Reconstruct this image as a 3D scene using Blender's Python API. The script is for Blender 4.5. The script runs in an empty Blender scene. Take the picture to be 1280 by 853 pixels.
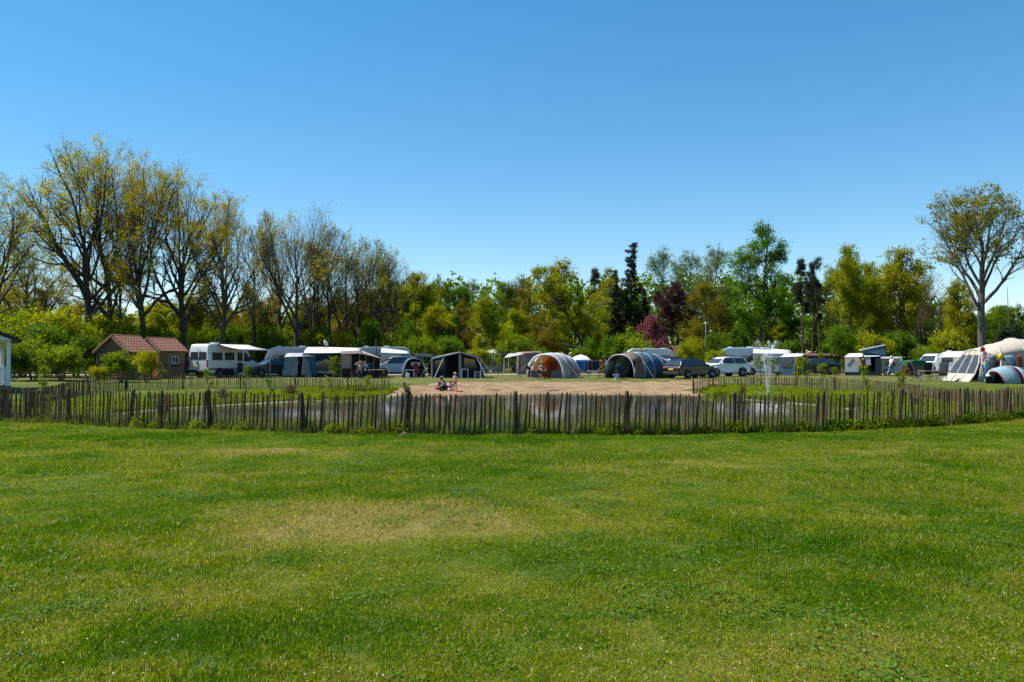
import bpy, math, random
import numpy as np
from mathutils import Vector, Matrix

R = math.radians
scene = bpy.context.scene

# ------------------------------------------------------------------ camera, sky, sun, exposure
F = 996.0          # focal length in photograph pixels (1280 wide)
HOR = 447.0        # horizon row
CAM_H = 1.6
cam_data = bpy.data.cameras.new('camera')
cam = bpy.data.objects.new('camera', cam_data)
scene.collection.objects.link(cam)
cam_data.sensor_width = 36.0
cam_data.lens = 28.0
cam_data.clip_end = 5000
cam.location = (0, 0, CAM_H)
cam.rotation_euler = (R(90) + math.atan((HOR - 426.5) / F), 0, 0)
scene.camera = cam

SUN_EL, SUN_LEFT = 55.0, 82.0        # sun high, behind the scene and to the left
to_sun = Vector((-math.sin(R(SUN_LEFT)) * math.cos(R(SUN_EL)),
                 math.cos(R(SUN_LEFT)) * math.cos(R(SUN_EL)), math.sin(R(SUN_EL))))
world = bpy.data.worlds.new('World')
scene.world = world
world.use_nodes = True
wn = world.node_tree
wn.nodes.clear()
sky = wn.nodes.new('ShaderNodeTexSky')
sky.sky_type = 'NISHITA'
sky.sun_disc = False
sky.sun_elevation = R(SUN_EL)
sky.sun_rotation = R(-SUN_LEFT)
sky.altitude = 900
sky.air_density = 1.0
sky.dust_density = 0.0
sky.ozone_density = 1.6
bgn = wn.nodes.new('ShaderNodeBackground')
bgn.inputs['Strength'].default_value = 0.108
won = wn.nodes.new('ShaderNodeOutputWorld')
shs = wn.nodes.new('ShaderNodeHueSaturation')      # the photograph's deep, saturated spring sky
shs.inputs['Saturation'].default_value = 1.57
shs.inputs['Value'].default_value = 1.27
shs.inputs['Hue'].default_value = 0.494
sga = wn.nodes.new('ShaderNodeGamma')              # evens the fall-off from zenith to horizon
sga.inputs['Gamma'].default_value = 0.75
wn.links.new(sky.outputs[0], sga.inputs['Color'])
wn.links.new(sga.outputs[0], shs.inputs['Color'])
wn.links.new(shs.outputs[0], bgn.inputs['Color'])
wn.links.new(bgn.outputs[0], won.inputs['Surface'])

sun_data = bpy.data.lights.new('sun', 'SUN')
sun_data.energy = 5.0
sun_data.angle = R(0.53)
sun_data.color = (1.0, 0.955, 0.88)
sun = bpy.data.objects.new('sun', sun_data)
scene.collection.objects.link(sun)
sun.rotation_euler = (-to_sun).to_track_quat('-Z', 'Y').to_euler()
sun.location = (0, 0, 60)

vs = scene.view_settings
vs.view_transform = 'Standard'
vs.look = 'None'
vs.exposure = 0.9
vs.gamma = 1.0
vs.use_curve_mapping = False
scene.cycles.max_bounces = 5
scene.cycles.transparent_max_bounces = 12
scene.cycles.caustics_reflective = False
scene.cycles.caustics_refractive = False

# ------------------------------------------------------------------ helpers
COL = scene.collection
rnd = random.Random(7)

def los(px):                        # how far a column looks away from straight ahead, degrees
    return math.degrees(math.atan((640.0 - px) / F))

def at(px, d):                      # a column of the photograph at a distance -> X, Y
    return ((px - 640.0) / F * d, d)

class MB:
    """collects shapes that become one mesh"""
    def __init__(s):
        s.v = []; s.f = []
    def add(s, vs_, fs_):
        o = len(s.v)
        s.v += [tuple(p) for p in vs_]
        s.f += [tuple(i + o for i in f) for f in fs_]
        return s
    def box(s, c, size, rz=0.0, taper=1.0):
        hx, hy, hz = size[0] / 2, size[1] / 2, size[2] / 2
        ca, sa = math.cos(rz), math.sin(rz)
        P = []
        for z, k in ((-hz, 1), (hz, taper)):
            for x, y in ((-hx, -hy), (hx, -hy), (hx, hy), (-hx, hy)):
                x2, y2 = x * k, y * k
                P.append((c[0] + x2 * ca - y2 * sa, c[1] + x2 * sa + y2 * ca, c[2] + z))
        return s.add(P, [(3, 2, 1, 0), (4, 5, 6, 7), (0, 1, 5, 4), (1, 2, 6, 5), (2, 3, 7, 6), (3, 0, 4, 7)])
    def poly(s, pts):
        return s.add(pts, [tuple(range(len(pts)))])
    def slab(s, pts, th):               # polygon given thickness along its normal
        P = [Vector(p) for p in pts]
        n = (P[1] - P[0]).cross(P[2] - P[0])
        if n.length < 1e-9: n = Vector((0, 0, 1))
        n.normalize(); n *= th
        k = len(P)
        return s.add([p for p in P] + [p - n for p in P],
                     [tuple(range(k)), tuple(range(2 * k - 1, k - 1, -1))] +
                     [(i, i + k, (i + 1) % k + k, (i + 1) % k) for i in range(k)])
    def tube(s, pts, r, n=6, caps=True):
        pts = [Vector(p) for p in pts]
        rr = r if isinstance(r, (list, tuple)) else [r] * len(pts)
        V = []; Fc = []
        for i, p in enumerate(pts):
            a = pts[max(i - 1, 0)]; b = pts[min(i + 1, len(pts) - 1)]
            d = (b - a).normalized()
            u = d.orthogonal().normalized() if i == 0 else (u - d * u.dot(d)).normalized()
            w = d.cross(u)
            for k in range(n):
                t = 2 * math.pi * k / n
                V.append(p + (u * math.cos(t) + w * math.sin(t)) * rr[i])
        for i in range(len(pts) - 1):
            for k in range(n):
                Fc.append((i * n + k, i * n + (k + 1) % n, (i + 1) * n + (k + 1) % n, (i + 1) * n + k))
        if caps:
            Fc.append(tuple(range(n - 1, -1, -1)))
            Fc.append(tuple(range((len(pts) - 1) * n, len(pts) * n)))
        return s.add(V, Fc)
    def lathe(s, prof, n=16, c=(0, 0, 0), axis='z'):
        V = []; Fc = []
        for r, h in prof:
            for k in range(n):
                t = 2 * math.pi * k / n
                a, b = r * math.cos(t), r * math.sin(t)
                p = (a, b, h) if axis == 'z' else ((a, h, b) if axis == 'y' else (h, a, b))
                V.append((p[0] + c[0], p[1] + c[1], p[2] + c[2]))
        m = len(prof)
        for i in range(m - 1):
            for k in range(n):
                Fc.append((i * n + k, i * n + (k + 1) % n, (i + 1) * n + (k + 1) % n, (i + 1) * n + k))
        return s.add(V, Fc)
    def prism(s, prof, w0, w1=None, wf=None):
        """profile in (x,z) extruded across y; half width may depend on z"""
        k = len(prof)
        hw = [wf(p[1]) if wf else w0 for p in prof]
        V = [(p[0], -h, p[1]) for p, h in zip(prof, hw)] + [(p[0], h, p[1]) for p, h in zip(prof, hw)]
        return s.add(V, [tuple(range(k)), tuple(range(2 * k - 1, k - 1, -1))] +
                     [(i + k, (i + 1) % k + k, (i + 1) % k, i) for i in range(k)])
    def grid(s, P):                      # rows x cols of points
        m, n = len(P), len(P[0])
        return s.add([p for row in P for p in row],
                     [(i * n + j, i * n + j + 1, (i + 1) * n + j + 1, (i + 1) * n + j) for i in range(m - 1) for j in range(n - 1)])
    def mesh(s, name, smooth=False):
        me = bpy.data.meshes.new(name)
        me.from_pydata(s.v, [], s.f)
        if smooth:
            me.polygons.foreach_set('use_smooth', [True] * len(me.polygons))
        me.update()
        return me

def link(name, me, m=None, parent=None, loc=None, rot=None):
    o = bpy.data.objects.new(name, me)
    COL.objects.link(o)
    if m is not None and me is not None and not me.materials:
        me.materials.append(m)
    if parent is not None: o.parent = parent
    if loc is not None: o.location = loc
    if rot is not None: o.rotation_euler = rot
    return o

def part(name, mb, m, parent, smooth=False, bevel=0.0, solid=0.0, seg=2):
    me = mb.mesh(name, smooth)
    o = link(name, me, m, parent)
    if solid:
        md = o.modifiers.new('s', 'SOLIDIFY'); md.thickness = solid; md.offset = 0
    if bevel:
        md = o.modifiers.new('b', 'BEVEL'); md.width = bevel; md.segments = seg; md.limit_method = 'ANGLE'; md.angle_limit = R(25); md.harden_normals = smooth
    return o

def tag(o, label, cat, group=None, kind=None):
    if label: o['label'] = label
    if cat: o['category'] = cat
    if group: o['group'] = group
    if kind: o['kind'] = kind
    return o

def thing(name, label, cat, loc=(0, 0, 0), rz=0.0, group=None):
    o = bpy.data.objects.new(name, None)
    COL.objects.link(o)
    o.empty_display_size = 0.3
    o.location = loc; o.rotation_euler = (0, 0, rz)
    return tag(o, label, cat, group)

def copy_tree(o, parent=None):
    c = o.copy(); COL.objects.link(c)
    if parent is not None: c.parent = parent
    for ch in o.children: copy_tree(ch, c)
    return c

def np_mesh(name, V, Q, smooth=False):
    """fast mesh from numpy arrays; Q is (n,4) quads or (n,3) tris"""
    me = bpy.data.meshes.new(name)
    V = np.asarray(V, dtype=np.float32); Q = np.asarray(Q, dtype=np.int32)
    n, k = Q.shape
    me.vertices.add(len(V)); me.vertices.foreach_set('co', V.ravel())
    me.loops.add(n * k); me.loops.foreach_set('vertex_index', Q.ravel())
    me.polygons.add(n)
    me.polygons.foreach_set('loop_start', np.arange(0, n * k, k, dtype=np.int32))
    me.polygons.foreach_set('loop_total', np.full(n, k, dtype=np.int32))
    if smooth: me.polygons.foreach_set('use_smooth', np.ones(n, dtype=bool))
    me.update(calc_edges=True)
    return me

# ------------------------------------------------------------------ materials
class NT:
    def __init__(s, name):
        s.m = bpy.data.materials.new(name); s.m.use_nodes = True
        s.t = s.m.node_tree; s.t.nodes.clear()
        s.out = s.n('ShaderNodeOutputMaterial')
    def n(s, typ, **kw):
        x = s.t.nodes.new(typ)
        for k, v in kw.items():
            if hasattr(x, k): setattr(x, k, v)
            else: s.set(x, k, v)
        return x
    def set(s, x, k, v):
        i = x.inputs[k]
        if isinstance(v, bpy.types.NodeSocket): s.t.links.new(v, i)
        elif isinstance(v, bpy.types.Node): s.t.links.new(v.outputs[0], i)
        else: i.default_value = v
    def noise(s, scale, detail=3, vec=None, rough=0.55):
        x = s.n('ShaderNodeTexNoise'); s.set(x, 'Scale', scale); s.set(x, 'Detail', detail); s.set(x, 'Roughness', rough)
        if vec is not None: s.set(x, 'Vector', vec)
        return x.outputs[0]
    def math(s, op, a, b=0.0, clamp=False):
        x = s.n('ShaderNodeMath', operation=op); x.use_clamp = clamp
        s.set(x, 0, a); s.set(x, 1, b)
        return x.outputs[0]
    def mix(s, fac, a, b, mode='MIX'):
        x = s.n('ShaderNodeMix'); x.data_type = 'RGBA'; x.blend_type = mode
        s.set(x, 0, fac); s.set(x, 6, a); s.set(x, 7, b)
        return x.outputs[2]
    def ramp(s, fac, stops):
        x = s.n('ShaderNodeValToRGB'); s.set(x, 0, fac)
        e = x.color_ramp.elements
        while len(e) < len(stops): e.new(0.5)
        for i, (p, c) in enumerate(stops):
            e[i].position = p; e[i].color = c if len(c) == 4 else (*c, 1)
        return x.outputs[0]
    def mapr(s, v, a, b, c=0.0, d=1.0):
        x = s.n('ShaderNodeMapRange'); s.set(x, 0, v); s.set(x, 1, a); s.set(x, 2, b); s.set(x, 3, c); s.set(x, 4, d)
        return x.outputs[0]
    def bump(s, h, strength=0.3, dist=0.02):
        x = s.n('ShaderNodeBump'); s.set(x, 'Height', h); s.set(x, 'Strength', strength); s.set(x, 'Distance', dist)
        return x.outputs[0]
    def pos(s):
        return s.n('ShaderNodeNewGeometry').outputs['Position']
    def obj(s):
        return s.n('ShaderNodeTexCoord').outputs['Object']
    def finish(s, sh):
        s.t.links.new(sh if isinstance(sh, bpy.types.NodeSocket) else sh.outputs[0], s.out.inputs['Surface'])
        return s.m

def c4(c): return (c[0], c[1], c[2], 1.0)

def mk(name, col, rough=0.6, var=0.18, scale=6.0, metal=0.0, spec=0.4, bump=0.0, bscale=40.0, stretch=None, coat=0.0):
    """plain material: colour with uneven tone, optional fine relief"""
    g = NT(name)
    vec = g.obj()
    if stretch:
        mp = g.n('ShaderNodeMapping'); g.set(mp, 'Vector', vec); g.set(mp, 'Scale', stretch); vec = mp.outputs[0]
    n = g.noise(scale, 4, vec)
    k = g.mapr(n, 0.25, 0.75, 1.0 - var, 1.0 + var)
    hs = g.n('ShaderNodeHueSaturation'); g.set(hs, 'Color', c4(col)); g.set(hs, 'Value', k)
    b = g.n('ShaderNodeBsdfPrincipled')
    g.set(b, 'Base Color', hs.outputs[0]); g.set(b, 'Roughness', rough); g.set(b, 'Metallic', metal)
    g.set(b, 'Specular IOR Level', spec)
    if coat: g.set(b, 'Coat Weight', coat); g.set(b, 'Coat Roughness', 0.06)
    if bump:
        g.set(b, 'Normal', g.bump(g.noise(bscale, 3, vec), bump, 0.01))
    return g.finish(b)

def mk_cloth(name, col, trans=0.25, var=0.10):
    """tent fabric: lets some light through, faint creases"""
    g = NT(name)
    vec = g.obj()
    n = g.noise(2.2, 4, vec)
    hs = g.n('ShaderNodeHueSaturation'); g.set(hs, 'Color', c4(col)); g.set(hs, 'Value', g.mapr(n, 0.25, 0.75, 1 - var, 1 + var))
    nor = g.bump(g.noise(5.0, 3, vec), 0.35, 0.03)
    d = g.n('ShaderNodeBsdfPrincipled'); g.set(d, 'Base Color', hs.outputs[0]); g.set(d, 'Roughness', 0.75); g.set(d, 'Normal', nor); g.set(d, 'Specular IOR Level', 0.25)
    t = g.n('ShaderNodeBsdfTranslucent'); g.set(t, 'Color', hs.outputs[0]); g.set(t, 'Normal', nor)
    m = g.n('ShaderNodeMixShader'); g.set(m, 0, trans); g.set(m, 1, d.outputs[0]); g.set(m, 2, t.outputs[0])
    return g.finish(m)

def mk_leaf(name, c1, c2, trans=0.45, clump=0.35, tint=None):
    """leaves: each leaf its own tone, clumps lighter and darker, sunlight glowing through"""
    g = NT(name)
    ge = g.n('ShaderNodeNewGeometry')
    oi = g.n('ShaderNodeObjectInfo')
    col = g.mix(ge.outputs['Random Per Island'], c4(c1), c4(c2))
    n = g.noise(0.45, 2, ge.outputs['Position'])
    hs = g.n('ShaderNodeHueSaturation'); g.set(hs, 'Color', col)
    g.set(hs, 'Value', g.mapr(n, 0.3, 0.7, 1 - clump, 1 + clump))
    g.set(hs, 'Hue', g.mapr(oi.outputs['Random'], 0, 1, 0.488, 0.512))
    col = hs.outputs[0]
    tc = g.n('ShaderNodeHueSaturation'); g.set(tc, 'Color', col); g.set(tc, 'Hue', 0.492); g.set(tc, 'Saturation', 1.1); g.set(tc, 'Value', 1.5)
    d = g.n('ShaderNodeBsdfPrincipled'); g.set(d, 'Base Color', col); g.set(d, 'Roughness', 0.6); g.set(d, 'Specular IOR Level', 0.06)
    t = g.n('ShaderNodeBsdfTranslucent'); g.set(t, 'Color', tc.outputs[0])
    m = g.n('ShaderNodeMixShader'); g.set(m, 0, trans); g.set(m, 1, d.outputs[0]); g.set(m, 2, t.outputs[0])
    return g.finish(m)

def mk_bark(name, c1, c2):
    g = NT(name)
    vec = g.obj()
    mp = g.n('ShaderNodeMapping'); g.set(mp, 'Vector', vec); g.set(mp, 'Scale', (5, 5, 1.2))
    n = g.noise(2.0, 5, mp.outputs[0], 0.65)
    b = g.n('ShaderNodeBsdfPrincipled'); g.set(b, 'Base Color', g.mix(n, c4(c1), c4(c2))); g.set(b, 'Roughness', 0.9)
    g.set(b, 'Normal', g.bump(n, 0.8, 0.05))
    return g.finish(b)

def mk_glass(name, col=(0.02, 0.025, 0.03)):
    g = NT(name)
    n = g.noise(1.2, 2, g.obj())
    b = g.n('ShaderNodeBsdfPrincipled'); g.set(b, 'Base Color', g.mix(n, c4(col), c4([x * 2.2 for x in col]))); g.set(b, 'Roughness', 0.06); g.set(b, 'Specular IOR Level', 0.7)
    return g.finish(b)

def mk_paint(name, col, metal=0.0):
    g = NT(name)
    n = g.noise(1.5, 3, g.obj())
    hs = g.n('ShaderNodeHueSaturation'); g.set(hs, 'Color', c4(col)); g.set(hs, 'Value', g.mapr(n, 0.3, 0.7, 0.9, 1.08))
    b = g.n('ShaderNodeBsdfPrincipled'); g.set(b, 'Base Color', hs.outputs[0]); g.set(b, 'Roughness', 0.32); g.set(b, 'Metallic', metal)
    g.set(b, 'Coat Weight', 0.35); g.set(b, 'Coat Roughness', 0.08)
    return g.finish(b)
# ------------------------------------------------------------------ ground, pond, beach
WATER = -0.55
def chaikin(P, it=3):
    for _ in range(it):
        Q = []
        for i in range(len(P)):
            a, b = P[i], P[(i + 1) % len(P)]
            Q += [(0.75 * a[0] + 0.25 * b[0], 0.75 * a[1] + 0.25 * b[1]), (0.25 * a[0] + 0.75 * b[0], 0.25 * a[1] + 0.75 * b[1])]
        P = Q
    return P
shore_px = [(105, 27.5), (190, 33.0), (330, 37.6), (450, 41.5), (505, 45.4), (560, 47.2), (660, 47.8), (800, 47.6), (868, 46.0), (900, 42), (960, 39.2), (1060, 34.0), (1110, 28.5)]
POND = [at(*p) for p in shore_px] + [(11.2, 23.0), (8.0, 20.9), (2, 20.3), (-5, 20.6), (-11, 22.6)]
POND = np.array(chaikin(POND, 2))

def sdist(x, y, P=POND):
    """signed distance to a polygon, negative inside"""
    x = np.asarray(x, float); y = np.asarray(y, float)
    d = np.full(x.shape, 1e9); ins = np.zeros(x.shape, bool)
    for i in range(len(P)):
        ax, ay = P[i]; bx, by = P[(i + 1) % len(P)]
        ex, ey = bx - ax, by - ay
        t = np.clip(((x - ax) * ex + (y - ay) * ey) / (ex * ex + ey * ey), 0, 1)
        d = np.minimum(d, np.hypot(x - ax - t * ex, y - ay - t * ey))
        c = ((ay > y) != (by > y))
        with np.errstate(divide='ignore', invalid='ignore'):
            xi = ax + (y - ay) * ex / np.where(ey == 0, 1e-12, ey)
        ins ^= c & (x < xi)
    return np.where(ins, -d, d)

def terr(x, y):
    x = np.asarray(x, float); y = np.asarray(y, float)
    s = sdist(x, y)
    L = np.interp(y, [19, 22, 30], [3.0, 3.6, 13.5])
    t = np.clip(s / L, 0, 1)
    pw = np.interp(y, [22, 30, 44, 50], [1.2, 1.7, 1.5, 1.05])
    z = WATER * (1 - t ** pw)
    z = np.where(s < 0, WATER - 0.55 * np.clip(-s / 3.5, 0, 1), z)
    w = np.clip((s - 0.5) / 3, 0, 1)
    z = z + w * 0.02 * (np.sin(x * 1.3 + 0.6 * np.sin(y * 0.9)) * np.cos(y * 1.1 + 0.4 * x))
    return z

def tz(x, y):
    return float(terr(np.array([x]), np.array([y]))[0])

def axis(lo, hi, step, far, first):
    a = list(np.arange(lo, hi + 1e-6, step))
    s = step
    while a[-1] < far: s *= 1.35; a.append(a[-1] + s)
    s = step; b = []
    q = lo
    while q > first: s *= 1.35; q -= s; b.append(q)
    return np.array(b[::-1] + a)

xs = axis(-34, 34, 0.45, 900, -900)
ys = axis(1, 66, 0.45, 1400, -60)
GX, GY = np.meshgrid(xs, ys)
GZ = terr(GX, GY)
nx, ny = len(xs), len(ys)
idx = np.arange(nx * ny).reshape(ny, nx)
Q = np.stack([idx[:-1, :-1], idx[:-1, 1:], idx[1:, 1:], idx[1:, :-1]], -1).reshape(-1, 4)

BLOBS = [(-1.5, 7.9, 2.2, 1.15, 0.38), (0.3, 7.7, 1.2, 0.7, 0.10), (-5.4, 13.4, 3.2, 0.6, 0.30), (-4.2, 13.6, 0.9, 0.3, 0.3), (7.4, 13.4, 2.0, 0.45, 0.20),
         (2.4, 4.2, 2.4, 0.9, 0.10), (-1.4, 4.6, 0.9, 0.45, -0.2), (0.9, 6.3, 1.2, 0.5, -0.2), (-4.6, 8.0, 1.9, 1.6, -0.10),
         (4.6, 7.4, 2.0, 1.2, -0.12), (0.0, 16.0, 14.0, 1.2, -0.16), (2.4, 11.8, 2.6, 0.4, 0.16), (-0.4, 5.6, 0.4, 0.25, 0.15), (-2.1, 5.5, 0.7, 0.4, 0.10), (-9, 16.5, 5, 1.6, -0.06), (1.2, 9.3, 1.5, 0.4, 0.12), (-3.6, 11.0, 1.6, 0.4, 0.1)]

def vnoise(x, y, s, seed=0):
    """smooth value noise"""
    x = np.asarray(x) * s + 71.3 * seed; y = np.asarray(y) * s + 33.7 * seed
    xi = np.floor(x).astype(np.int64); yi = np.floor(y).astype(np.int64); fx_ = x - xi; fy_ = y - yi
    fx_ = fx_ * fx_ * (3 - 2 * fx_); fy_ = fy_ * fy_ * (3 - 2 * fy_)
    def h(a, b_):
        q = (a * 374761393 + b_ * 668265263 + seed * 974711) & 0x7fffffff
        q = ((q ^ (q >> 13)) * 1274126177) & 0x7fffffff
        return ((q ^ (q >> 16)) & 0xffff) / 65535.0
    return (h(xi, yi) * (1 - fx_) + h(xi + 1, yi) * fx_) * (1 - fy_) + (h(xi, yi + 1) * (1 - fx_) + h(xi + 1, yi + 1) * fx_) * fy_

def dryness(x, y):
    """how scorched the turf is at a place: patches of lush and of yellowed grass"""
    wx = x + 0.7 * (vnoise(x, y, 1.1, 8) - 0.5); wy = y + 0.7 * (vnoise(x, y, 1.1, 9) - 0.5)
    v = 0.10 * vnoise(wx, wy, 0.45, 1) + 0.15 * vnoise(wx, wy, 1.2, 2) + 0.24 * vnoise(wx, wy, 2.9, 3) + 0.40 * vnoise(x, y, 8.5, 4) + 0.03
    for cx, cy, rx, ry, a in BLOBS:
        q = np.hypot((wx - cx) / rx, (wy - cy) / ry)
        t = np.clip((1.25 - q) / 0.9, 0, 1)
        v = v + a * t * t * (3 - 2 * t)
    v = v + 0.16 * np.clip((y - 52) / 8, 0, 1) * (np.abs(x) < 400)  # campsite end: drier turf, some of its shaded dullness counted in
    return v

def lawn_nodes(g, typ):
    p = g.pos()
    at_ = g.n('ShaderNodeAttribute'); at_.attribute_type = typ; at_.attribute_name = 'dry'
    n3 = g.noise(16.0, 3, p)
    v = g.math('ADD', at_.outputs['Fac'], g.math('MULTIPLY', g.math('SUBTRACT', n3, 0.5), 0.55))
    return p, v

LAWN_RAMP = [(0.18, (0.042, 0.118, 0.002)), (0.36, (0.078, 0.160, 0.002)), (0.54, (0.165, 0.212, 0.004)), (0.70, (0.235, 0.240, 0.012)), (0.92, (0.34, 0.285, 0.07))]

g = NT('turf_ground')
p, dry = lawn_nodes(g, 'GEOMETRY')
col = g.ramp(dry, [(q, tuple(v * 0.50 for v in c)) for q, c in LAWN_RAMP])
fine = g.noise(38.0, 3, p)
col = g.mix(g.mapr(fine, 0.35, 0.65, 0.0, 0.45), col, (0.055, 0.05, 0.012, 1))
sy = g.n('ShaderNodeSeparateXYZ'); g.set(sy, 0, p)
worn_shaded = g.math('MULTIPLY', g.mapr(sy.outputs[1], 44, 57), g.mapr(g.noise(0.5, 3, p), 0.3, 0.6, 0.45, 1.0), True)      # trodden campsite turf, its partly shadowed tone put into the colour
col = g.mix(worn_shaded, col, g.ramp(g.noise(1.4, 4, p), [(0.3, (0.062, 0.078, 0.014)), (0.55, (0.105, 0.105, 0.030)), (0.75, (0.19, 0.155, 0.075))]))
b = g.n('ShaderNodeBsdfPrincipled'); g.set(b, 'Base Color', col); g.set(b, 'Roughness', 0.9); g.set(b, 'Specular IOR Level', 0.15)
g.set(b, 'Normal', g.bump(g.noise(22.0, 4, p), 0.9, 0.05))
M_TURF = g.finish(b)

V = np.stack([GX, GY, GZ], -1).reshape(-1, 3)
gme = np_mesh('ground', V, Q, True)
a_ = gme.attributes.new('dry', 'FLOAT', 'POINT'); a_.data.foreach_set('value', dryness(V[:, 0], V[:, 1]).astype(np.float32))
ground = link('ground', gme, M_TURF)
tag(ground, 'mown green lawn and campsite ground with scorched yellow patches', 'ground', kind='structure')

# beach: a sheet of sand lying on the bank
BEACH = np.array(chaikin([at(*p) for p in [(488, 42.6), (497, 47), (506, 51.0), (526, 54.0), (566, 56.6), (640, 57.8), (740, 57.0), (800, 56.8), (868, 57.6), (900, 57.0), (882, 51), (868, 44.5), (868, 42), (640, 44.5), (520, 41.5)]], 2))
bx = np.arange(-11, 19, 0.22); by = np.arange(39, 64, 0.22)
BX, BY = np.meshgrid(bx, by)
jit = 0.55 * np.sin(BX * 2.1 + 1.7 * np.sin(BY * 1.3)) * np.sin(BY * 2.7 + BX) + 2.2 * (vnoise(BX, BY, .35, 31) - .5) + 1.4 * (vnoise(BX, BY, 1.3, 32) - .5)
sb = sdist(BX, BY, BEACH) + jit * 0.7
hum = 0.10 * (vnoise(BX, BY, .9, 33) - .5) + 0.07 * (vnoise(BX, BY, 2.6, 34) - .5) + 0.02 * np.sin(BX * 1.9 + 2 * np.sin(BY * 0.8)) * np.sin(BY * 1.6 + 0.7 * BX) + 0.02 * np.sin(BX * 5.1 + BY * 3) * np.sin(BY * 4.7)
BZ = terr(BX, BY) + 0.016 + np.clip(-sb / 1.5, 0, 1) * (0.05 + hum)
i2 = np.arange(BX.size).reshape(BX.shape)
q2 = np.stack([i2[:-1, :-1], i2[:-1, 1:], i2[1:, 1:], i2[1:, :-1]], -1).reshape(-1, 4)
keep = (sb.ravel()[q2].max(1) < 0)
g = NT('sand')
p = g.pos()
n = g.noise(0.9, 5, p, 0.6); n2 = g.noise(6.0, 4, p)
col = g.ramp(n, [(0.3, (0.165, 0.108, 0.058)), (0.5, (0.25, 0.17, 0.096)), (0.7, (0.33, 0.24, 0.145))])
col = g.mix(g.mapr(n2, 0.52, 0.75), col, (0.13, 0.08, 0.042, 1))
b = g.n('ShaderNodeBsdfPrincipled'); g.set(b, 'Base Color', col); g.set(b, 'Roughness', 0.95); g.set(b, 'Specular IOR Level', 0.1)
g.set(b, 'Normal', g.bump(g.noise(9.0, 4, p), 1.0, 0.12))
M_SAND = g.finish(b)
Vb = np.stack([BX, BY, BZ], -1).reshape(-1, 3)
used = np.unique(q2[keep]); remap = -np.ones(len(Vb), int); remap[used] = np.arange(len(used))
beach = link('beach', np_mesh('beach', Vb[used], remap[q2[keep]], True), M_SAND)
tag(beach, 'trampled pinkish sand beach sloping to the pond', 'beach', kind='structure')

# pale gravel margin right at the waterline
g = NT('shore_gravel')
p = g.pos()
n = g.noise(14.0, 4, p)
b = g.n('ShaderNodeBsdfPrincipled'); g.set(b, 'Base Color', g.ramp(n, [(0.3, (0.06, 0.052, 0.03)), (0.55, (0.15, 0.13, 0.09)), (0.75, (0.28, 0.25, 0.20))])); g.set(b, 'Roughness', 0.9)
g.set(b, 'Normal', g.bump(n, 1.0, 0.05))
M_GRAV = g.finish(b)
mb = MB(); rows = []
k = len(POND)
PP = POND; nrm = []
for i in range(k):
    t = PP[(i + 1) % k] - PP[i - 1]; t = t / np.linalg.norm(t); nrm.append((t[1], -t[0]))
area = 0.5 * sum(PP[i][0] * PP[(i + 1) % k][1] - PP[(i + 1) % k][0] * PP[i][1] for i in range(k))
sg = 1 if area > 0 else -1
for off in (-0.5, -0.15, 0.06, 0.26):
    row = []
    for i in range(k + 1):
        j = i % k
        o_ = off * (1 + 0.8 * math.sin(j * 1.7 + 2 * math.sin(j * .6))) if off > 0 else off
        x_ = PP[j][0] + sg * nrm[j][0] * o_; y_ = PP[j][1] + sg * nrm[j][1] * o_
        brk = 0.10 * max(0.0, 0.58 - float(vnoise(x_, y_, 0.55, 61)))*2.2
        row.append((x_, y_, tz(x_, y_) + 0.04 - (0.038 if off in (-0.5, 0.26) else 0) - (brk if y_ < 45 else 0)))
    rows.append(row)
mb.grid(rows)
o = link('shore_gravel', mb.mesh('shore_gravel', True), M_GRAV)
tag(o, 'pale gravel margin along the pond waterline', 'gravel', kind='structure')

# camp road
mb = MB()
rows = []
for off in (-1.1, 1.1):
    rows.append([(x, 73.5 + 1.2 * math.sin(x * 0.05) + off + 0.15 * math.sin(x * 1.3 + off), 0.03) for x in np.arange(-60, 70, 1.5)])
mb.grid(rows)
M_ROAD = mk('road_grit', (0.40, 0.35, 0.27), 0.95, 0.25, 0.8, bump=0.6, bscale=12)
o = link('road', mb.mesh('road'), M_ROAD)
tag(o, 'pale grit camp road behind the tents', 'road', kind='structure')

# water
WP = POND
mb = MB(); cx, cy = WP.mean(0)
big = [(q[0] + (q[0] - cx) * 0.05, q[1] + (q[1] - cy) * 0.05) for q in WP]
mb.poly([(q[0], q[1], WATER) for q in (big if sg > 0 else big[::-1])])
g = NT('pond_water')
p = g.pos()
sc_ = g.n('ShaderNodeMapping'); g.set(sc_, 'Vector', p); g.set(sc_, 'Scale', (1.0, 2.2, 1.0))
n = g.noise(2.2, 4, sc_.outputs[0], 0.6)
murk = g.mix(g.noise(0.25, 3, p), (0.040, 0.033, 0.014, 1), (0.095, 0.074, 0.038, 1))
b = g.n('ShaderNodeBsdfPrincipled'); g.set(b, 'Base Color', murk); g.set(b, 'Roughness', 0.06); g.set(b, 'IOR', 1.33)
rip = g.mapr(g.noise(0.18, 2, p), 0.45, 0.62, 0.15, 1.0)
g.set(b, 'Normal', g.bump(g.math('MULTIPLY', n, rip), 0.07, 0.05))
M_WATER = g.finish(b)
o = link('pond_water', mb.mesh('pond_water'), M_WATER)
tag(o, 'murky brown pond water with ripples behind the fence', 'water', kind='structure')

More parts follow.
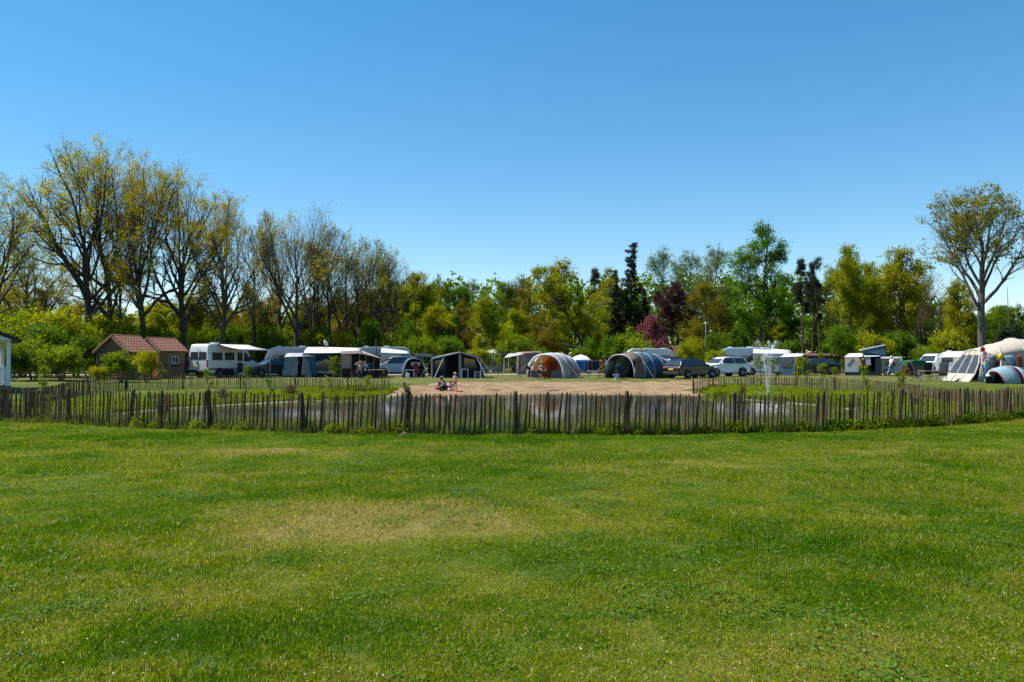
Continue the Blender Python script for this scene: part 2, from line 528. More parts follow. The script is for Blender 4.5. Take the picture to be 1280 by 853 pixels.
# ------------------------------------------------------------------ scatter helper (geometry nodes) for grass and ground cover
def scatter_group(coll):
    ng = bpy.data.node_groups.new('scatter', 'GeometryNodeTree')
    ng.interface.new_socket('Geometry', in_out='INPUT', socket_type='NodeSocketGeometry')
    ng.interface.new_socket('Geometry', in_out='OUTPUT', socket_type='NodeSocketGeometry')
    gi = ng.nodes.new('NodeGroupInput'); go = ng.nodes.new('NodeGroupOutput')
    ip = ng.nodes.new('GeometryNodeInstanceOnPoints'); ci = ng.nodes.new('GeometryNodeCollectionInfo')
    ci.inputs['Collection'].default_value = coll
    ci.inputs['Separate Children'].default_value = True
    ci.inputs['Reset Children'].default_value = True
    ip.inputs['Pick Instance'].default_value = True
    def na(name, typ):
        x = ng.nodes.new('GeometryNodeInputNamedAttribute'); x.data_type = typ; x.inputs['Name'].default_value = name
        return x.outputs[0]
    er = ng.nodes.new('FunctionNodeEulerToRotation')
    L = ng.links.new
    L(gi.outputs[0], ip.inputs['Points']); L(ci.outputs[0], ip.inputs['Instance'])
    L(na('idx', 'INT'), ip.inputs['Instance Index']); L(na('rot', 'FLOAT_VECTOR'), er.inputs[0]); L(er.outputs[0], ip.inputs['Rotation'])
    L(na('scl', 'FLOAT_VECTOR'), ip.inputs['Scale']); L(ip.outputs[0], go.inputs[0])
    return ng

def scatter(name, P, scl, meshes, m, label, cat, seed=1, tilt=0.12, dry=None):
    rs = np.random.RandomState(seed)
    coll = bpy.data.collections.new(name + '_pieces')
    for k, me in enumerate(meshes):
        o = bpy.data.objects.new('%s_clump' % name, me)
        if not me.materials: me.materials.append(m)
        coll.objects.link(o)
    n = len(P)
    me = bpy.data.meshes.new(name)
    me.vertices.add(n); me.vertices.foreach_set('co', np.asarray(P, np.float32).ravel())
    a = me.attributes.new('idx', 'INT', 'POINT'); a.data.foreach_set('value', rs.randint(0, len(meshes), n).astype(np.int32))
    rot = np.stack([rs.normal(0, tilt, n), rs.normal(0, tilt, n), rs.uniform(0, 6.283, n)], -1).astype(np.float32)
    a = me.attributes.new('rot', 'FLOAT_VECTOR', 'POINT'); a.data.foreach_set('vector', rot.ravel())
    S = np.asarray(scl, np.float32)
    if S.ndim == 1: S = np.stack([S, S, S * rs.uniform(0.8, 1.2, n)], -1).astype(np.float32)
    a = me.attributes.new('scl', 'FLOAT_VECTOR', 'POINT'); a.data.foreach_set('vector', S.ravel())
    if dry is not None:
        a = me.attributes.new('dry', 'FLOAT', 'POINT'); a.data.foreach_set('value', np.asarray(dry, np.float32))
    o = link(name, me)
    md = o.modifiers.new('scatter', 'NODES'); md.node_group = scatter_group(coll)
    tag(o, label, cat, kind='stuff')
    return o

def blades(seed, n, rad, h0, h1, w, lean=0.5, seg=2):
    """a patch of curved grass blades"""
    rs = np.random.RandomState(seed)
    r = rad * np.sqrt(rs.rand(n)); a = rs.uniform(0, 6.283, n)
    bx_, by_ = r * np.cos(a), r * np.sin(a)
    h = rs.uniform(h0, h1, n); ln = rs.uniform(0.15, 1, n) * lean * h; da = rs.uniform(0, 6.283, n); wa = rs.uniform(0, 6.283, n)
    ww = w * rs.uniform(0.6, 1.3, n)
    V = []; Fq = []
    ts = [0, 0.55, 1.0]
    rows = []
    for t in ts:
        ox = bx_ + np.cos(da) * ln * t * t; oy = by_ + np.sin(da) * ln * t * t; z = h * t * (1 - 0.25 * t * (ln / h)) - 0.01 * (t == 0)
        k = ww * (1 - t) if t < 1 else ww * 0.12
        if t == 0.55: k = ww * 0.8
        rows.append(np.stack([ox - np.cos(wa) * k, oy - np.sin(wa) * k, z], -1)); rows.append(np.stack([ox + np.cos(wa) * k, oy + np.sin(wa) * k, z], -1))
    V = np.stack(rows, 1).reshape(-1, 3)
    b0 = np.arange(n)[:, None] * 6
    Fq = np.concatenate([b0 + np.array([[0, 1, 3, 2]]), b0 + np.array([[2, 3, 5, 4]])])
    return np_mesh('blades', V, Fq)

# lawn blades share the dryness of the turf they stand on
g = NT('lawn_blades')
p, dry = lawn_nodes(g, 'INSTANCER')
ge = g.n('ShaderNodeNewGeometry')
ri = ge.outputs['Random Per Island']
col = g.ramp(dry, LAWN_RAMP)
hs = g.n('ShaderNodeHueSaturation'); g.set(hs, 'Color', col); g.set(hs, 'Value', g.mapr(ri, 0, 1, 0.42, 1.6)); g.set(hs, 'Saturation', 1.0)
straw = g.math('GREATER_THAN', g.math('ADD', ri, g.math('MULTIPLY', dry, 0.34)), 1.06)
col = g.mix(straw, hs.outputs[0], (0.42, 0.36, 0.16, 1))
d = g.n('ShaderNodeBsdfPrincipled'); g.set(d, 'Base Color', col); g.set(d, 'Roughness', 0.6); g.set(d, 'Specular IOR Level', 0.03)
tc = g.n('ShaderNodeHueSaturation'); g.set(tc, 'Color', col); g.set(tc, 'Value', 1.4); g.set(tc, 'Saturation', 1.05)
t = g.n('ShaderNodeBsdfTranslucent'); g.set(t, 'Color', tc.outputs[0])
m = g.n('ShaderNodeMixShader'); g.set(m, 0, 0.45); g.set(m, 1, d.outputs[0]); g.set(m, 2, t.outputs[0])
M_BLADE = g.finish(m)

rs = np.random.RandomState(11)
pts = []; scl = []
for y0, y1, dens, sc in ((0.8, 6, 75, 0.95), (6, 10, 50, 1.1), (10, 24.5, 28, 1.4)):
    hwid = 0.7 * y1 + 5.5
    A = (y1 - y0) * 2 * hwid
    n = int(A * dens)
    y = rs.uniform(y0, y1, n); x = rs.uniform(-hwid, hwid, n)
    k = np.abs(x) < 0.67 * y + 5.5
    x, y = x[k], y[k]
    front = np.interp(x / y * F + 640, [-150, -60, 0, 160, 380, 640, 900, 1040, 1130, 1200, 1280, 1340, 1420], [22.2, 20.9, 19.95, 18.3, 16.95, 16.4, 16.8, 17.3, 17.9, 19.0, 21.0, 22.6, 24.4])
    k = y < front - 0.02
    x, y = x[k], y[k]
    pts.append(np.stack([x, y, terr(x, y)], -1))
    scl.append(np.full(len(x), sc) * rs.uniform(0.75, 1.25, len(x)))
pts = np.concatenate(pts); scl = np.concatenate(scl)
hgt = 0.75 + 0.5 * np.sin(pts[:, 0] * 0.9 + 1.3 * np.sin(pts[:, 1] * 0.7)) * np.sin(pts[:, 1] * 1.1 + 0.5)
scl3 = np.stack([scl, scl, scl * np.clip(hgt, 0.45, 1.3)], -1)
scatter('lawn_grass', pts, scl3, [blades(20 + i, 330, 0.2, 0.008, 0.034, 0.0021, 1.35) for i in range(6)], M_BLADE, 'short sunlit lawn grass with dry straw in front of the fence', 'grass', 3, 0.05, dryness(pts[:, 0], pts[:, 1]))

# small dry leaves, clover heads and crumbs of soil lying in the turf
def crumbs(seed):
    rs_ = np.random.RandomState(seed)
    C_ = np.stack([rs_.uniform(-.3, .3, 16), rs_.uniform(-.3, .3, 16), rs_.uniform(.010, .028, 16)], -1)
    V_, Q_ = leaves_pre(C_, rs_)
    return np_mesh('crumbs', V_, Q_)
def leaves_pre(C, rs_):
    n_ = len(C); a_ = rs_.uniform(0, 6.28, n_); s_ = rs_.uniform(.0025, .0065, n_)
    u_ = np.stack([np.cos(a_), np.sin(a_), rs_.uniform(-.4, .4, n_)], -1) * s_[:, None]; w_ = np.stack([-np.sin(a_), np.cos(a_), rs_.uniform(-.4, .4, n_)], -1) * s_[:, None] * .7
    return np.stack([C - u_, C - w_, C + u_, C + w_], 1).reshape(-1, 3), np.arange(4 * n_).reshape(n_, 4)
g = NT('dry_bits')
ge = g.n('ShaderNodeNewGeometry')
b = g.n('ShaderNodeBsdfPrincipled'); g.set(b, 'Roughness', 0.8)
g.set(b, 'Base Color', g.ramp(ge.outputs['Random Per Island'], [(0.0, (0.12, 0.08, 0.04)), (0.45, (0.30, 0.23, 0.12)), (0.85, (0.42, 0.37, 0.25)), (1.0, (0.50, 0.44, 0.10))]))
M_BITS = g.finish(b)
rs = np.random.RandomState(41)
n = 1900
y = 3.0 + 14.5 * rs.rand(n) ** 0.8; x = rs.uniform(-.66, .66, n) * y
k = dryness(x, y) + rs.uniform(-.25, .25, n) > 0.42
x, y = x[k], y[k]; k = y < 16.2; x, y = x[k], y[k]
scatter('lawn_litter', np.stack([x, y, terr(x, y)], -1), rs.uniform(.7, 1.3, len(x)), [crumbs(60 + i) for i in range(5)], M_BITS, 'dry leaf bits and pale specks scattered in the lawn', 'litter', 17, 0.03)

# low weeds in the turf: clover mats and plantain rosettes
def rosette(seed):
    rs_ = np.random.RandomState(seed); n_ = 46
    a_ = rs_.uniform(0, 6.28, n_); r_ = .13 * np.sqrt(rs_.rand(n_))
    C_ = np.stack([r_ * np.cos(a_), r_ * np.sin(a_), rs_.uniform(.012, .034, n_)], -1)
    b_ = rs_.uniform(0, 6.28, n_); s_ = rs_.uniform(.006, .013, n_)[:, None]
    u_ = np.stack([np.cos(b_), np.sin(b_), rs_.uniform(-.3, .5, n_)], -1) * s_; w_ = np.stack([-np.sin(b_), np.cos(b_), rs_.uniform(-.3, .3, n_)], -1) * s_ * .8
    return np_mesh('rosette', np.stack([C_ - u_, C_ - w_, C_ + u_, C_ + w_], 1).reshape(-1, 3), np.arange(4 * n_).reshape(n_, 4))
g = NT('turf_weed_leaf')
ge = g.n('ShaderNodeNewGeometry')
col = g.mix(ge.outputs['Random Per Island'], (0.045, 0.115, 0.006, 1), (0.10, 0.175, 0.010, 1))
d = g.n('ShaderNodeBsdfPrincipled'); g.set(d, 'Base Color', col); g.set(d, 'Roughness', 0.5); g.set(d, 'Specular IOR Level', 0.15)
t = g.n('ShaderNodeBsdfTranslucent'); g.set(t, 'Color', col)
m = g.n('ShaderNodeMixShader'); g.set(m, 0, 0.3); g.set(m, 1, d.outputs[0]); g.set(m, 2, t.outputs[0])
M_WEEDL = g.finish(m)
rs = np.random.RandomState(43)
n = 3400
y = 3.0 + 13.3 * rs.rand(n) ** 0.75; x = rs.uniform(-.66, .66, n) * y
k = vnoise(x, y, 1.6, 51) + 0.5 * vnoise(x, y, 5.0, 52) > 0.86
x, y = x[k], y[k]
scatter('lawn_weeds', np.stack([x, y, terr(x, y)], -1), rs.uniform(.6, 1.3, len(x)), [rosette(70 + i) for i in range(5)], M_WEEDL, 'patches of clover and low weeds growing in the lawn', 'weeds', 19, 0.04)
# ------------------------------------------------------------------ chestnut paling fences
M_PALE = []
for i, c in enumerate([(0.100, 0.068, 0.038), (0.076, 0.052, 0.029), (0.135, 0.102, 0.068), (0.085, 0.066, 0.040)]):
    M_PALE.append(mk('paling_wood', c, 0.95, 0.35, 3.0, spec=0.04, bump=0.8, bscale=6.0, stretch=(8, 8, 1)))
M_POST = mk('fence_post_wood', (0.070, 0.052, 0.033), 0.95, 0.35, 3.0, spec=0.04, bump=0.9, bscale=5.0, stretch=(8, 8, 1))
M_WIRE = mk('fence_wire', (0.22, 0.21, 0.20), 0.5, 0.1, metal=0.8)

def paling_mesh(seed, h=1.0, w=0.028, post=False):
    r = random.Random(seed)
    n = 8 if post else 5
    mb = MB(); rings = []
    zs = [-0.12, 0.02, h * 0.35, h * 0.7, h * 0.94, h]
    bx_ = r.uniform(-0.02, 0.02) * (0.6 if post else 1); by_ = r.uniform(-0.015, 0.015)
    shape = [r.uniform(0.7, 1.2) for _ in range(n)]
    tipx = r.uniform(-0.3, 0.3) * w
    for i, z in enumerate(zs):
        t = z / h
        cx_ = bx_ * math.sin(math.pi * max(t, 0)) + r.uniform(-0.003, 0.003); cy_ = by_ * math.sin(math.pi * max(t, 0))
        k = 1.0 - 0.12 * t
        if i == 5: k *= (0.86 if post else r.uniform(0.25, 0.6)); cx_ += tipx
        for j in range(n):
            a = 2 * math.pi * j / n + 0.3
            q = w * k * shape[j] * r.uniform(0.92, 1.08)
            mb.v.append((cx_ + q * math.cos(a), cy_ + q * math.sin(a) * (1 if post else 0.7), z))
    for i in range(5):
        for j in range(n):
            mb.f.append((i * n + j, i * n + (j + 1) % n, (i + 1) * n + (j + 1) % n, (i + 1) * n + j))
    mb.f.append(tuple(range(5 * n, 6 * n)))
    return mb.mesh('paling' if not post else 'post', post)

PALES = []
for i in range(16):
    me = paling_mesh(i, 1.0, rnd.uniform(0.022, 0.032)); me.materials.append(M_PALE[i % 4]); PALES.append(me)
POSTS = []
for i in range(5):
    me = paling_mesh(100 + i, 1.0, 0.054, True); me.materials.append(M_POST); POSTS.append(me)

def densify(path, step=0.05):
    P = [np.array(p, float) for p in path]
    out = []
    for i in range(len(P) - 1):
        p0 = P[max(i - 1, 0)]; p1 = P[i]; p2 = P[i + 1]; p3 = P[min(i + 2, len(P) - 1)]
        n = max(2, int(np.linalg.norm(p2 - p1) / step))
        for k in range(n):
            t = k / n
            out.append(0.5 * ((2 * p1) + (p2 - p0) * t + (2 * p0 - 5 * p1 + 4 * p2 - p3) * t * t + (3 * p1 - p0 - 3 * p2 + p3) * t ** 3))
    out.append(P[-1])
    return np.array(out)

def fence(label, path, pitch, h, posts_px=None, post_gap=None, seed=1, post_h=1.02, zf=tz):
    r = random.Random(seed)
    pts = densify(path)
    seg = np.concatenate([[0], np.cumsum(np.linalg.norm(np.diff(pts, axis=0), axis=1))])
    Ltot = seg[-1]
    def loc(s):
        return np.array([np.interp(s, seg, pts[:, 0]), np.interp(s, seg, pts[:, 1])])
    a0 = loc(0)
    t = thing('paling_fence', label, 'fence', (a0[0], a0[1], zf(*a0)))
    base = Vector(t.location)
    s = 0.0; n = 0
    wires = [[], []]
    zs = None
    ex_v = []; ex_f = []
    while s < Ltot and n < 420:
        p_ = loc(s); tn = loc(min(s + 0.05, Ltot)) - loc(max(s - 0.05, 0)); ang = math.atan2(tn[1], tn[0])
        z = zf(*p_)
        pxn = p_[0] / p_[1] * F + 640
        o = link('paling', PALES[r.randrange(16)], None, t)
        hh = h * r.uniform(0.95, 1.05) * (1.0 if r.random() > 0.04 else 0.9)
        o.location = Vector((p_[0], p_[1], z - 0.01)) - base
        o.scale = (r.choice((-1, 1)) * r.uniform(0.85, 1.25), 1, hh)
        o.rotation_euler = (r.gauss(0, 0.015), r.gauss(0.04, 0.025), ang + r.uniform(-0.4, 0.4))
        if pxn < -4 or pxn > 1284:              # the run beyond the photograph's edges: one joined part
            mt = Matrix.LocRotScale(o.location, o.rotation_euler, o.scale); off_ = len(ex_v)
            ex_v += [tuple(mt @ v.co) for v in o.data.vertices]; ex_f += [tuple(i + off_ for i in pl.vertices) for pl in o.data.polygons]
            bpy.data.objects.remove(o)
        for k, f_ in enumerate((0.28, 0.8)):
            wires[k].append(Vector((p_[0] + 0.012 * math.sin(n * 3.1) - math.sin(ang) * 0.03, p_[1] + math.cos(ang) * 0.03, z + h * f_ + 0.006 * math.sin(n * 1.7))) - base)
        pt_ = pitch(p_[0] / p_[1] * F + 640) if callable(pitch) else pitch
        s += pt_ * r.uniform(0.88, 1.12); n += 1
    if ex_v:
        eb = MB(); eb.v = ex_v; eb.f = ex_f
        part('paling_run', eb, M_PALE[0], t)['kind'] = 'stuff'
    if posts_px:
        col_px = pts[:, 0] / pts[:, 1] * F + 640
        ss = [seg[int(np.argmin(np.abs(col_px - q)))] for q in posts_px]
    else:
        ss = list(np.arange(0.02, Ltot, post_gap))
    for s in ss:
        p_ = loc(s); tn = loc(min(s + 0.1, Ltot)) - loc(max(s - 0.1, 0)); ang = math.atan2(tn[1], tn[0])
        o = link('post', POSTS[r.randrange(5)], None, t)
        o.location = Vector((p_[0] - math.sin(ang) * 0.075, p_[1] + math.cos(ang) * 0.075, zf(*p_) - 0.01)) - base
        o.scale = (1, 1, h * post_h * r.uniform(0.97, 1.06)); o.rotation_euler = (r.gauss(0, 0.02), r.gauss(0.02, 0.03), r.uniform(0, 6))
    for w in wires:
        part('wire', MB().tube(w, 0.0035, 4), M_WIRE, t)
    return t, n

def gp(px, y):
    d = 1593.6 / (y - HOR); return at(px, d)
front = [gp(-140, 519), gp(-60, 523.5), gp(0, 527), gp(80, 531), gp(160, 534.5), gp(262, 538), gp(378, 541), gp(507, 543.3), gp(645, 544), gp(785, 543.3), gp(920, 541.5), gp(1034, 538.5), gp(1127, 535.5), gp(1206, 530), gp(1262, 524), gp(1340, 517.5), gp(1410, 512.5)]
FRONT = densify(front, 0.2)
ft, nf = fence('long curved chestnut paling fence between the lawn and the near side of the pond', front,
               lambda px: 0.064 if px < 84 else 0.1035, 0.845,
               [-100, -40, 2, 30, 84, 163, 262, 378, 508, 645, 786, 919, 1034, 1127, 1205, 1262, 1330, 1395], None, 5, 1.03)
farl = [at(40, 31.0), at(62, 34.0), at(95, 38.5), at(160, 43), at(240, 45.5), at(320, 46.8), at(400, 47.5), at(486, 47.6)]
fl_, nl = fence('paling fence on the grassy bank in front of the camper van and awnings', farl, lambda px: 0.080 if px < 100 else 0.108, 0.80, None, 3.1, 9)
farr = [at(868, 46.0), at(890, 48.0), at(914, 48.8), at(960, 48.0), at(1040, 44.5), at(1110, 39.5), at(1155, 35.5), at(1205, 31.0), at(1250, 28.5), at(1330, 25.5)]
fr_, nr = fence('paling fence running from the beach past the fountain to the big pale tent', farr, lambda px: 0.125 if px < 914 else 0.092, 0.82, None, 2.7, 13)

# ------------------------------------------------------------------ trees
M_BARK = mk_bark('oak_bark', (0.022, 0.018, 0.014), (0.060, 0.050, 0.040))
M_BARK2 = mk_bark('grey_bark', (0.035, 0.030, 0.024), (0.085, 0.075, 0.060))
M_BARKP = mk_bark('pine_bark', (0.035, 0.024, 0.018), (0.095, 0.058, 0.038))
LEAF = {
    'oak_young': mk_leaf('leaf_oak_young', (0.33, 0.285, 0.012), (0.22, 0.215, 0.012), 0.5),
    'yellow': mk_leaf('leaf_yellow_green', (0.235, 0.240, 0.012), (0.150, 0.180, 0.010), 0.5),
    'green': mk_leaf('leaf_green', (0.100, 0.159, 0.009), (0.053, 0.104, 0.009), 0.45),
    'maple': mk_leaf('leaf_maple', (0.106, 0.195, 0.007), (0.057, 0.124, 0.007), 0.48),
    'olive': mk_leaf('leaf_olive', (0.177, 0.147, 0.014), (0.106, 0.106, 0.014), 0.45),
    'birch': mk_leaf('leaf_birch', (0.112, 0.153, 0.031), (0.073, 0.109, 0.024), 0.45),
    'lone': mk_leaf('leaf_lone', (0.190, 0.175, 0.020), (0.110, 0.115, 0.016), 0.45),
    'copper': mk_leaf('leaf_copper', (0.062, 0.020, 0.024), (0.030, 0.011, 0.015), 0.3),
    'rose': mk_leaf('leaf_rose', (0.20, 0.060, 0.060), (0.105, 0.036, 0.036), 0.35),
    'needle': mk_leaf('needle_dark', (0.026, 0.044, 0.018), (0.013, 0.025, 0.012), 0.15),
    'pine': mk_leaf('needle_pine', (0.038, 0.052, 0.024), (0.020, 0.032, 0.018), 0.15),
    'hazel': mk_leaf('leaf_hazel', (0.165, 0.206, 0.009), (0.083, 0.136, 0.009), 0.48),
    'brown': mk_leaf('leaf_bud_brown', (0.120, 0.085, 0.040), (0.080, 0.062, 0.028), 0.3),
}

def tubes_np(polys):
    """polys: (points, radii, sides) -> one quad mesh, grouped for speed"""
    groups = {}
    for P, r, k in polys: groups.setdefault((len(P), k), []).append((P, r))
    Vs = []; Qs = []; off = 0
    for (n, k), L in groups.items():
        P = np.array([[tuple(q) for q in a[0]] for a in L], float); r = np.array([a[1] for a in L], float)
        T = np.empty_like(P); T[:, 1:-1] = P[:, 2:] - P[:, :-2]; T[:, 0] = P[:, 1] - P[:, 0]; T[:, -1] = P[:, -1] - P[:, -2]
        T /= np.linalg.norm(T, axis=-1, keepdims=True) + 1e-9
        ref = np.where(np.abs(T[:, :1, 2:3]) > 0.9, np.array([[[1., 0, 0]]]), np.array([[[0, 0, 1.]]]))
        U = np.cross(T, np.broadcast_to(ref, T.shape)); U /= np.linalg.norm(U, axis=-1, keepdims=True) + 1e-9
        W = np.cross(T, U)
        a = np.arange(k) * 2 * math.pi / k
        ring = P[:, :, None, :] + r[:, :, None, None] * (U[:, :, None, :] * np.cos(a)[None, None, :, None] + W[:, :, None, :] * np.sin(a)[None, None, :, None])
        m = len(L)
        ix = off + np.arange(m * n * k).reshape(m, n, k)
        nxt = np.roll(ix, -1, axis=2)
        Qs.append(np.stack([ix[:, :-1], nxt[:, :-1], nxt[:, 1:], ix[:, 1:]], -1).reshape(-1, 4))
        Vs.append(ring.reshape(-1, 3)); off += m * n * k
    return np.concatenate(Vs), np.concatenate(Qs)

def leaves_np(C, size, rs, aspect=0.6, upbias=0.4, elong=1.0):
    """one folded leaf quad at each centre"""
    n = len(C)
    nrm = rs.normal(size=(n, 3)); nrm[:, 2] = np.abs(nrm[:, 2]) + upbias
    nrm /= np.linalg.norm(nrm, axis=1, keepdims=True)
    a = rs.normal(size=(n, 3)); u = np.cross(nrm, a); u /= np.linalg.norm(u, axis=1, keepdims=True) + 1e-9
    w = np.cross(nrm, u)
    s = size * rs.uniform(0.65, 1.35, (n, 1))
    fold = nrm * s * 0.18
    V = np.stack([C - u * s * elong, C - w * s * aspect + fold, C + u * s * elong, C + w * s * aspect + fold], 1).reshape(-1, 3)
    return V, np.arange(4 * n).reshape(n, 4)

class Tree:
    def __init__(s, seed, H, env, base, cfg, maxlev, lean=(0, 0), trunk_r=0.3, wob0=0.03, multi=1, tl=1.0):
        s.r = random.Random(seed); s.H = H; s.env = env; s.base = base; s.cfg = cfg; s.maxlev = maxlev
        s.polys = []; s.tips = []; s.rug = 1.35 if maxlev == 3 else 0.9
        s.ph = [s.r.uniform(0, 6.28) for _ in range(6)]
        s.lean = lean
        for k in range(multi):
            a = s.r.uniform(0, 6.28) if multi > 1 else 0
            d0 = Vector((lean[0], lean[1], 1))
            p0 = Vector((0, 0, -0.25))
            if multi > 1:
                a = 6.28 * k / multi + s.r.uniform(-0.4, 0.4)
                d0 += Vector((math.cos(a), math.sin(a), 0)) * s.r.uniform(0.15, 0.5); p0 += Vector((math.cos(a), math.sin(a), 0)) * trunk_r * 1.5
            s.grow(p0, d0.normalized(), H * (tl if multi == 1 else s.r.uniform(0.75, 1.0)), trunk_r * (1 if multi == 1 else 0.75), 0)
    def Rad(s, z, a):
        t = (z / s.H - s.base) / (1 - s.base)
        if t < -0.02 or t > 1.02: return 0.0
        k = 1 + s.rug * (0.18 * math.sin(2 * a + s.ph[0]) + 0.16 * math.sin(3 * a + s.ph[1] + z * 0.5) + 0.16 * math.sin(5 * a + s.ph[2] + z * 1.3) + 0.10 * math.sin(4 * a + s.ph[3] - z * 2.1))
        return np.interp(t, s.env[0], s.env[1]) * k
    def inside(s, p):
        lx = p.x - s.lean[0] * p.z; ly = p.y - s.lean[1] * p.z
        return math.hypot(lx, ly) < s.Rad(p.z, math.atan2(ly, lx))
    def grow(s, p, d, L, r0, lev):
        c = s.cfg[min(lev, len(s.cfg) - 1)]; r = s.r
        n = c['n']; pts = [p.copy()]; dirs = [d.copy()]; was = lev > 1
        for i in range(n):
            d = (d + Vector((r.gauss(0, 1), r.gauss(0, 1), r.gauss(0, 1))) * c['wob'] + Vector((s.lean[0] * 0.3 if lev == 0 else 0, 0, c['trop']))).normalized()
            p = p + d * (L / n)
            pts.append(p.copy()); dirs.append(d.copy())
            ins = s.inside(p)
            if lev > 0 and was and not ins: break
            was = was or ins
            if lev == 0 and p.z > s.H: break
        m = len(pts) - 1
        r1 = r0 * c['tap']
        rad = [r0 + (r1 - r0) * (i / m) for i in range(m + 1)]
        if lev == 0: rad[0] *= 1.5
        s.polys.append((pts, rad, c['k']))
        if lev >= s.maxlev:
            s.tips += [(q, lev) for q in pts[1:]]
            return
        if lev >= s.maxlev - 1: s.tips += [(q, lev) for q in pts[2:]]
        az = r.uniform(0, 6.28)
        nch = c['ch']
        if lev > 0:
            ref = 0.85 * max(s.env[1])
            for q_ in range(1, lev): ref *= s.cfg[min(q_, len(s.cfg) - 1)]['lr']
            nch = max(1, int(round(nch * min(1.7, max(0.2, L / ref)))))
        for j in range(nch):
            t = c['t0'] + (1 - c['t0']) * (j + r.uniform(0.1, 0.9)) / nch
            f = t * m; i = min(int(f), m - 1); q = pts[i].lerp(pts[i + 1], f - i); dd = dirs[i + 1]
            az += 2.4 + r.uniform(-0.6, 0.6)
            pr = dd.orthogonal().normalized(); pr.rotate(Matrix.Rotation(az, 3, dd))
            an = R(r.uniform(*c['ang'])) * (1.0 - c.get('ac', 0.35) * t)
            nd = dd * math.cos(an) + pr * math.sin(an)
            if lev == 0:
                e = 0.4; last = 0.0
                ndu = (nd + Vector((0, 0, s.cfg[1]['trop'] * 2.5))).normalized()
                while e < s.H:
                    if s.inside(q + ndu * e): last = e
                    e += 0.4
                cl = max(last, 0.025 * s.H) * (r.uniform(0.62, 1.08) if s.maxlev == 3 else r.uniform(0.82, 1.05)) * c['lr']
            else:
                cl = L * c['lr'] * r.uniform(0.7, 1.25) * (1.1 - 0.45 * t)
            s.grow(q, nd, cl, max(rad[i] * c['rr'] * r.uniform(0.75, 1.1), 0.007), lev + 1)

def lv(n, wob, trop, ch, ang, lr, rr, tap, k, t0, ac=0.35):
    return dict(n=n, wob=wob, trop=trop, ch=ch, ang=ang, lr=lr, rr=rr, tap=tap, k=k, t0=t0, ac=ac)

def build_tree(seed, H, env, base, cfg, maxlev, bark, leaf, nleaf, lsize, spread, thr=None, lean=(0, 0), trunk_r=0.3, multi=1, elong=1.0, aspect=0.6, upbias=0.4, topbias=0.0, tl=1.0, clumps=0):
    T = Tree(seed, H, env, base, cfg, maxlev, lean, trunk_r, multi=multi, tl=tl)
    V, Qd = tubes_np(T.polys)
    wood = np_mesh('trunk', V, Qd, True); wood.materials.append(bark)
    rs = np.random.RandomState(seed)
    C = np.array([tuple(t[0]) for t in T.tips])
    if thr is not None:
        fld = sum(np.sin(C @ k_ + ph) for k_, ph in [(rs.normal(size=3) * 1.1, rs.uniform(0, 6)) for _ in range(6)]) / 3.0
        prob = np.clip((fld - thr) * 1.6 + 0.5 + topbias * (C[:, 2] / H - 0.6), 0.02, 1)
        C = C[rs.rand(len(C)) < prob]
    if clumps and len(C) > clumps: C = C[rs.permutation(len(C))[:clumps]]
    k = max(1, int(round(nleaf / max(len(C), 1))))
    if len(C) * k > nleaf * 1.4: C = C[rs.permutation(len(C))[:int(nleaf)]]; k = 1
    cs = np.repeat(rs.uniform(0.6, 1.5, len(C)), k)[:, None] * spread
    P = np.repeat(C, k, 0) + rs.normal(size=(len(C) * k, 3)) * cs * np.array([1, 1, 0.7])
    LV, LQ = leaves_np(P, lsize, rs, aspect, upbias, elong)
    lm = np_mesh('crown', LV, LQ); lm.materials.append(leaf)
    rxy = float(np.percentile(np.hypot(C[:, 0], C[:, 1]), 97)); top = float(C[:, 2].max())
    return dict(wood=wood, leaf=lm, H=top, R=rxy, n=len(P), w=len(Qd))

OAK = [lv(7, 0.05, 0.02, 12, (52, 88), 1.0, 0.64, 0.42, 8, 0.46, 0.58), lv(7, 0.13, 0.025, 7, (30, 62), 0.5, 0.56, 0.2, 5, 0.22), lv(5, 0.15, 0.03, 5, (28, 58), 0.55, 0.50, 0.35, 4, 0.2), lv(4, 0.17, 0.03, 4, (25, 55), 0.58, 0.5, 0.4, 3, 0.2), lv(3, 0.18, 0.03, 0, (20, 50), 0.5, 0.6, 0.4, 3, 0.2)]
BARE = [lv(8, 0.035, 0.03, 12, (38, 68), 1.0, 0.56, 0.3, 7, 0.30, 0.5), lv(6, 0.10, 0.05, 6, (26, 52), 0.5, 0.54, 0.25, 4, 0.25), lv(4, 0.12, 0.06, 4, (24, 50), 0.55, 0.52, 0.35, 3, 0.2), lv(4, 0.14, 0.06, 3, (22, 48), 0.6, 0.52, 0.4, 3, 0.2), lv(3, 0.16, 0.05, 0, (20, 50), 0.5, 0.6, 0.4, 3, 0.2)]
BROAD = [lv(8, 0.04, 0.02, 20, (40, 80), 1.0, 0.5, 0.15, 7, 0.16), lv(5, 0.12, 0.06, 7, (30, 65), 0.5, 0.6, 0.3, 4, 0.2), lv(4, 0.15, 0.03, 5, (30, 60), 0.55, 0.6, 0.35, 3, 0.2), lv(3, 0.18, 0.02, 0, (30, 60), 0.5, 0.6, 0.4, 3, 0.2)]
E_OAK = ([0, .10, .3, .55, .76, .92, 1], [2.0, 5.0, 6.8, 7.3, 6.6, 4.6, 1.8])
E_TALL = ([0, .12, .35, .65, .85, 1], [1.0, 3.2, 4.6, 5.0, 3.8, 1.2])
E_ROUND = ([0, .1, .35, .65, .85, 1], [1.0, 3.2, 4.3, 3.9, 2.5, .5])
E_COL = ([0, .08, .3, .6, .85, 1], [1.2, 2.7, 3.3, 3.0, 2.0, .5])
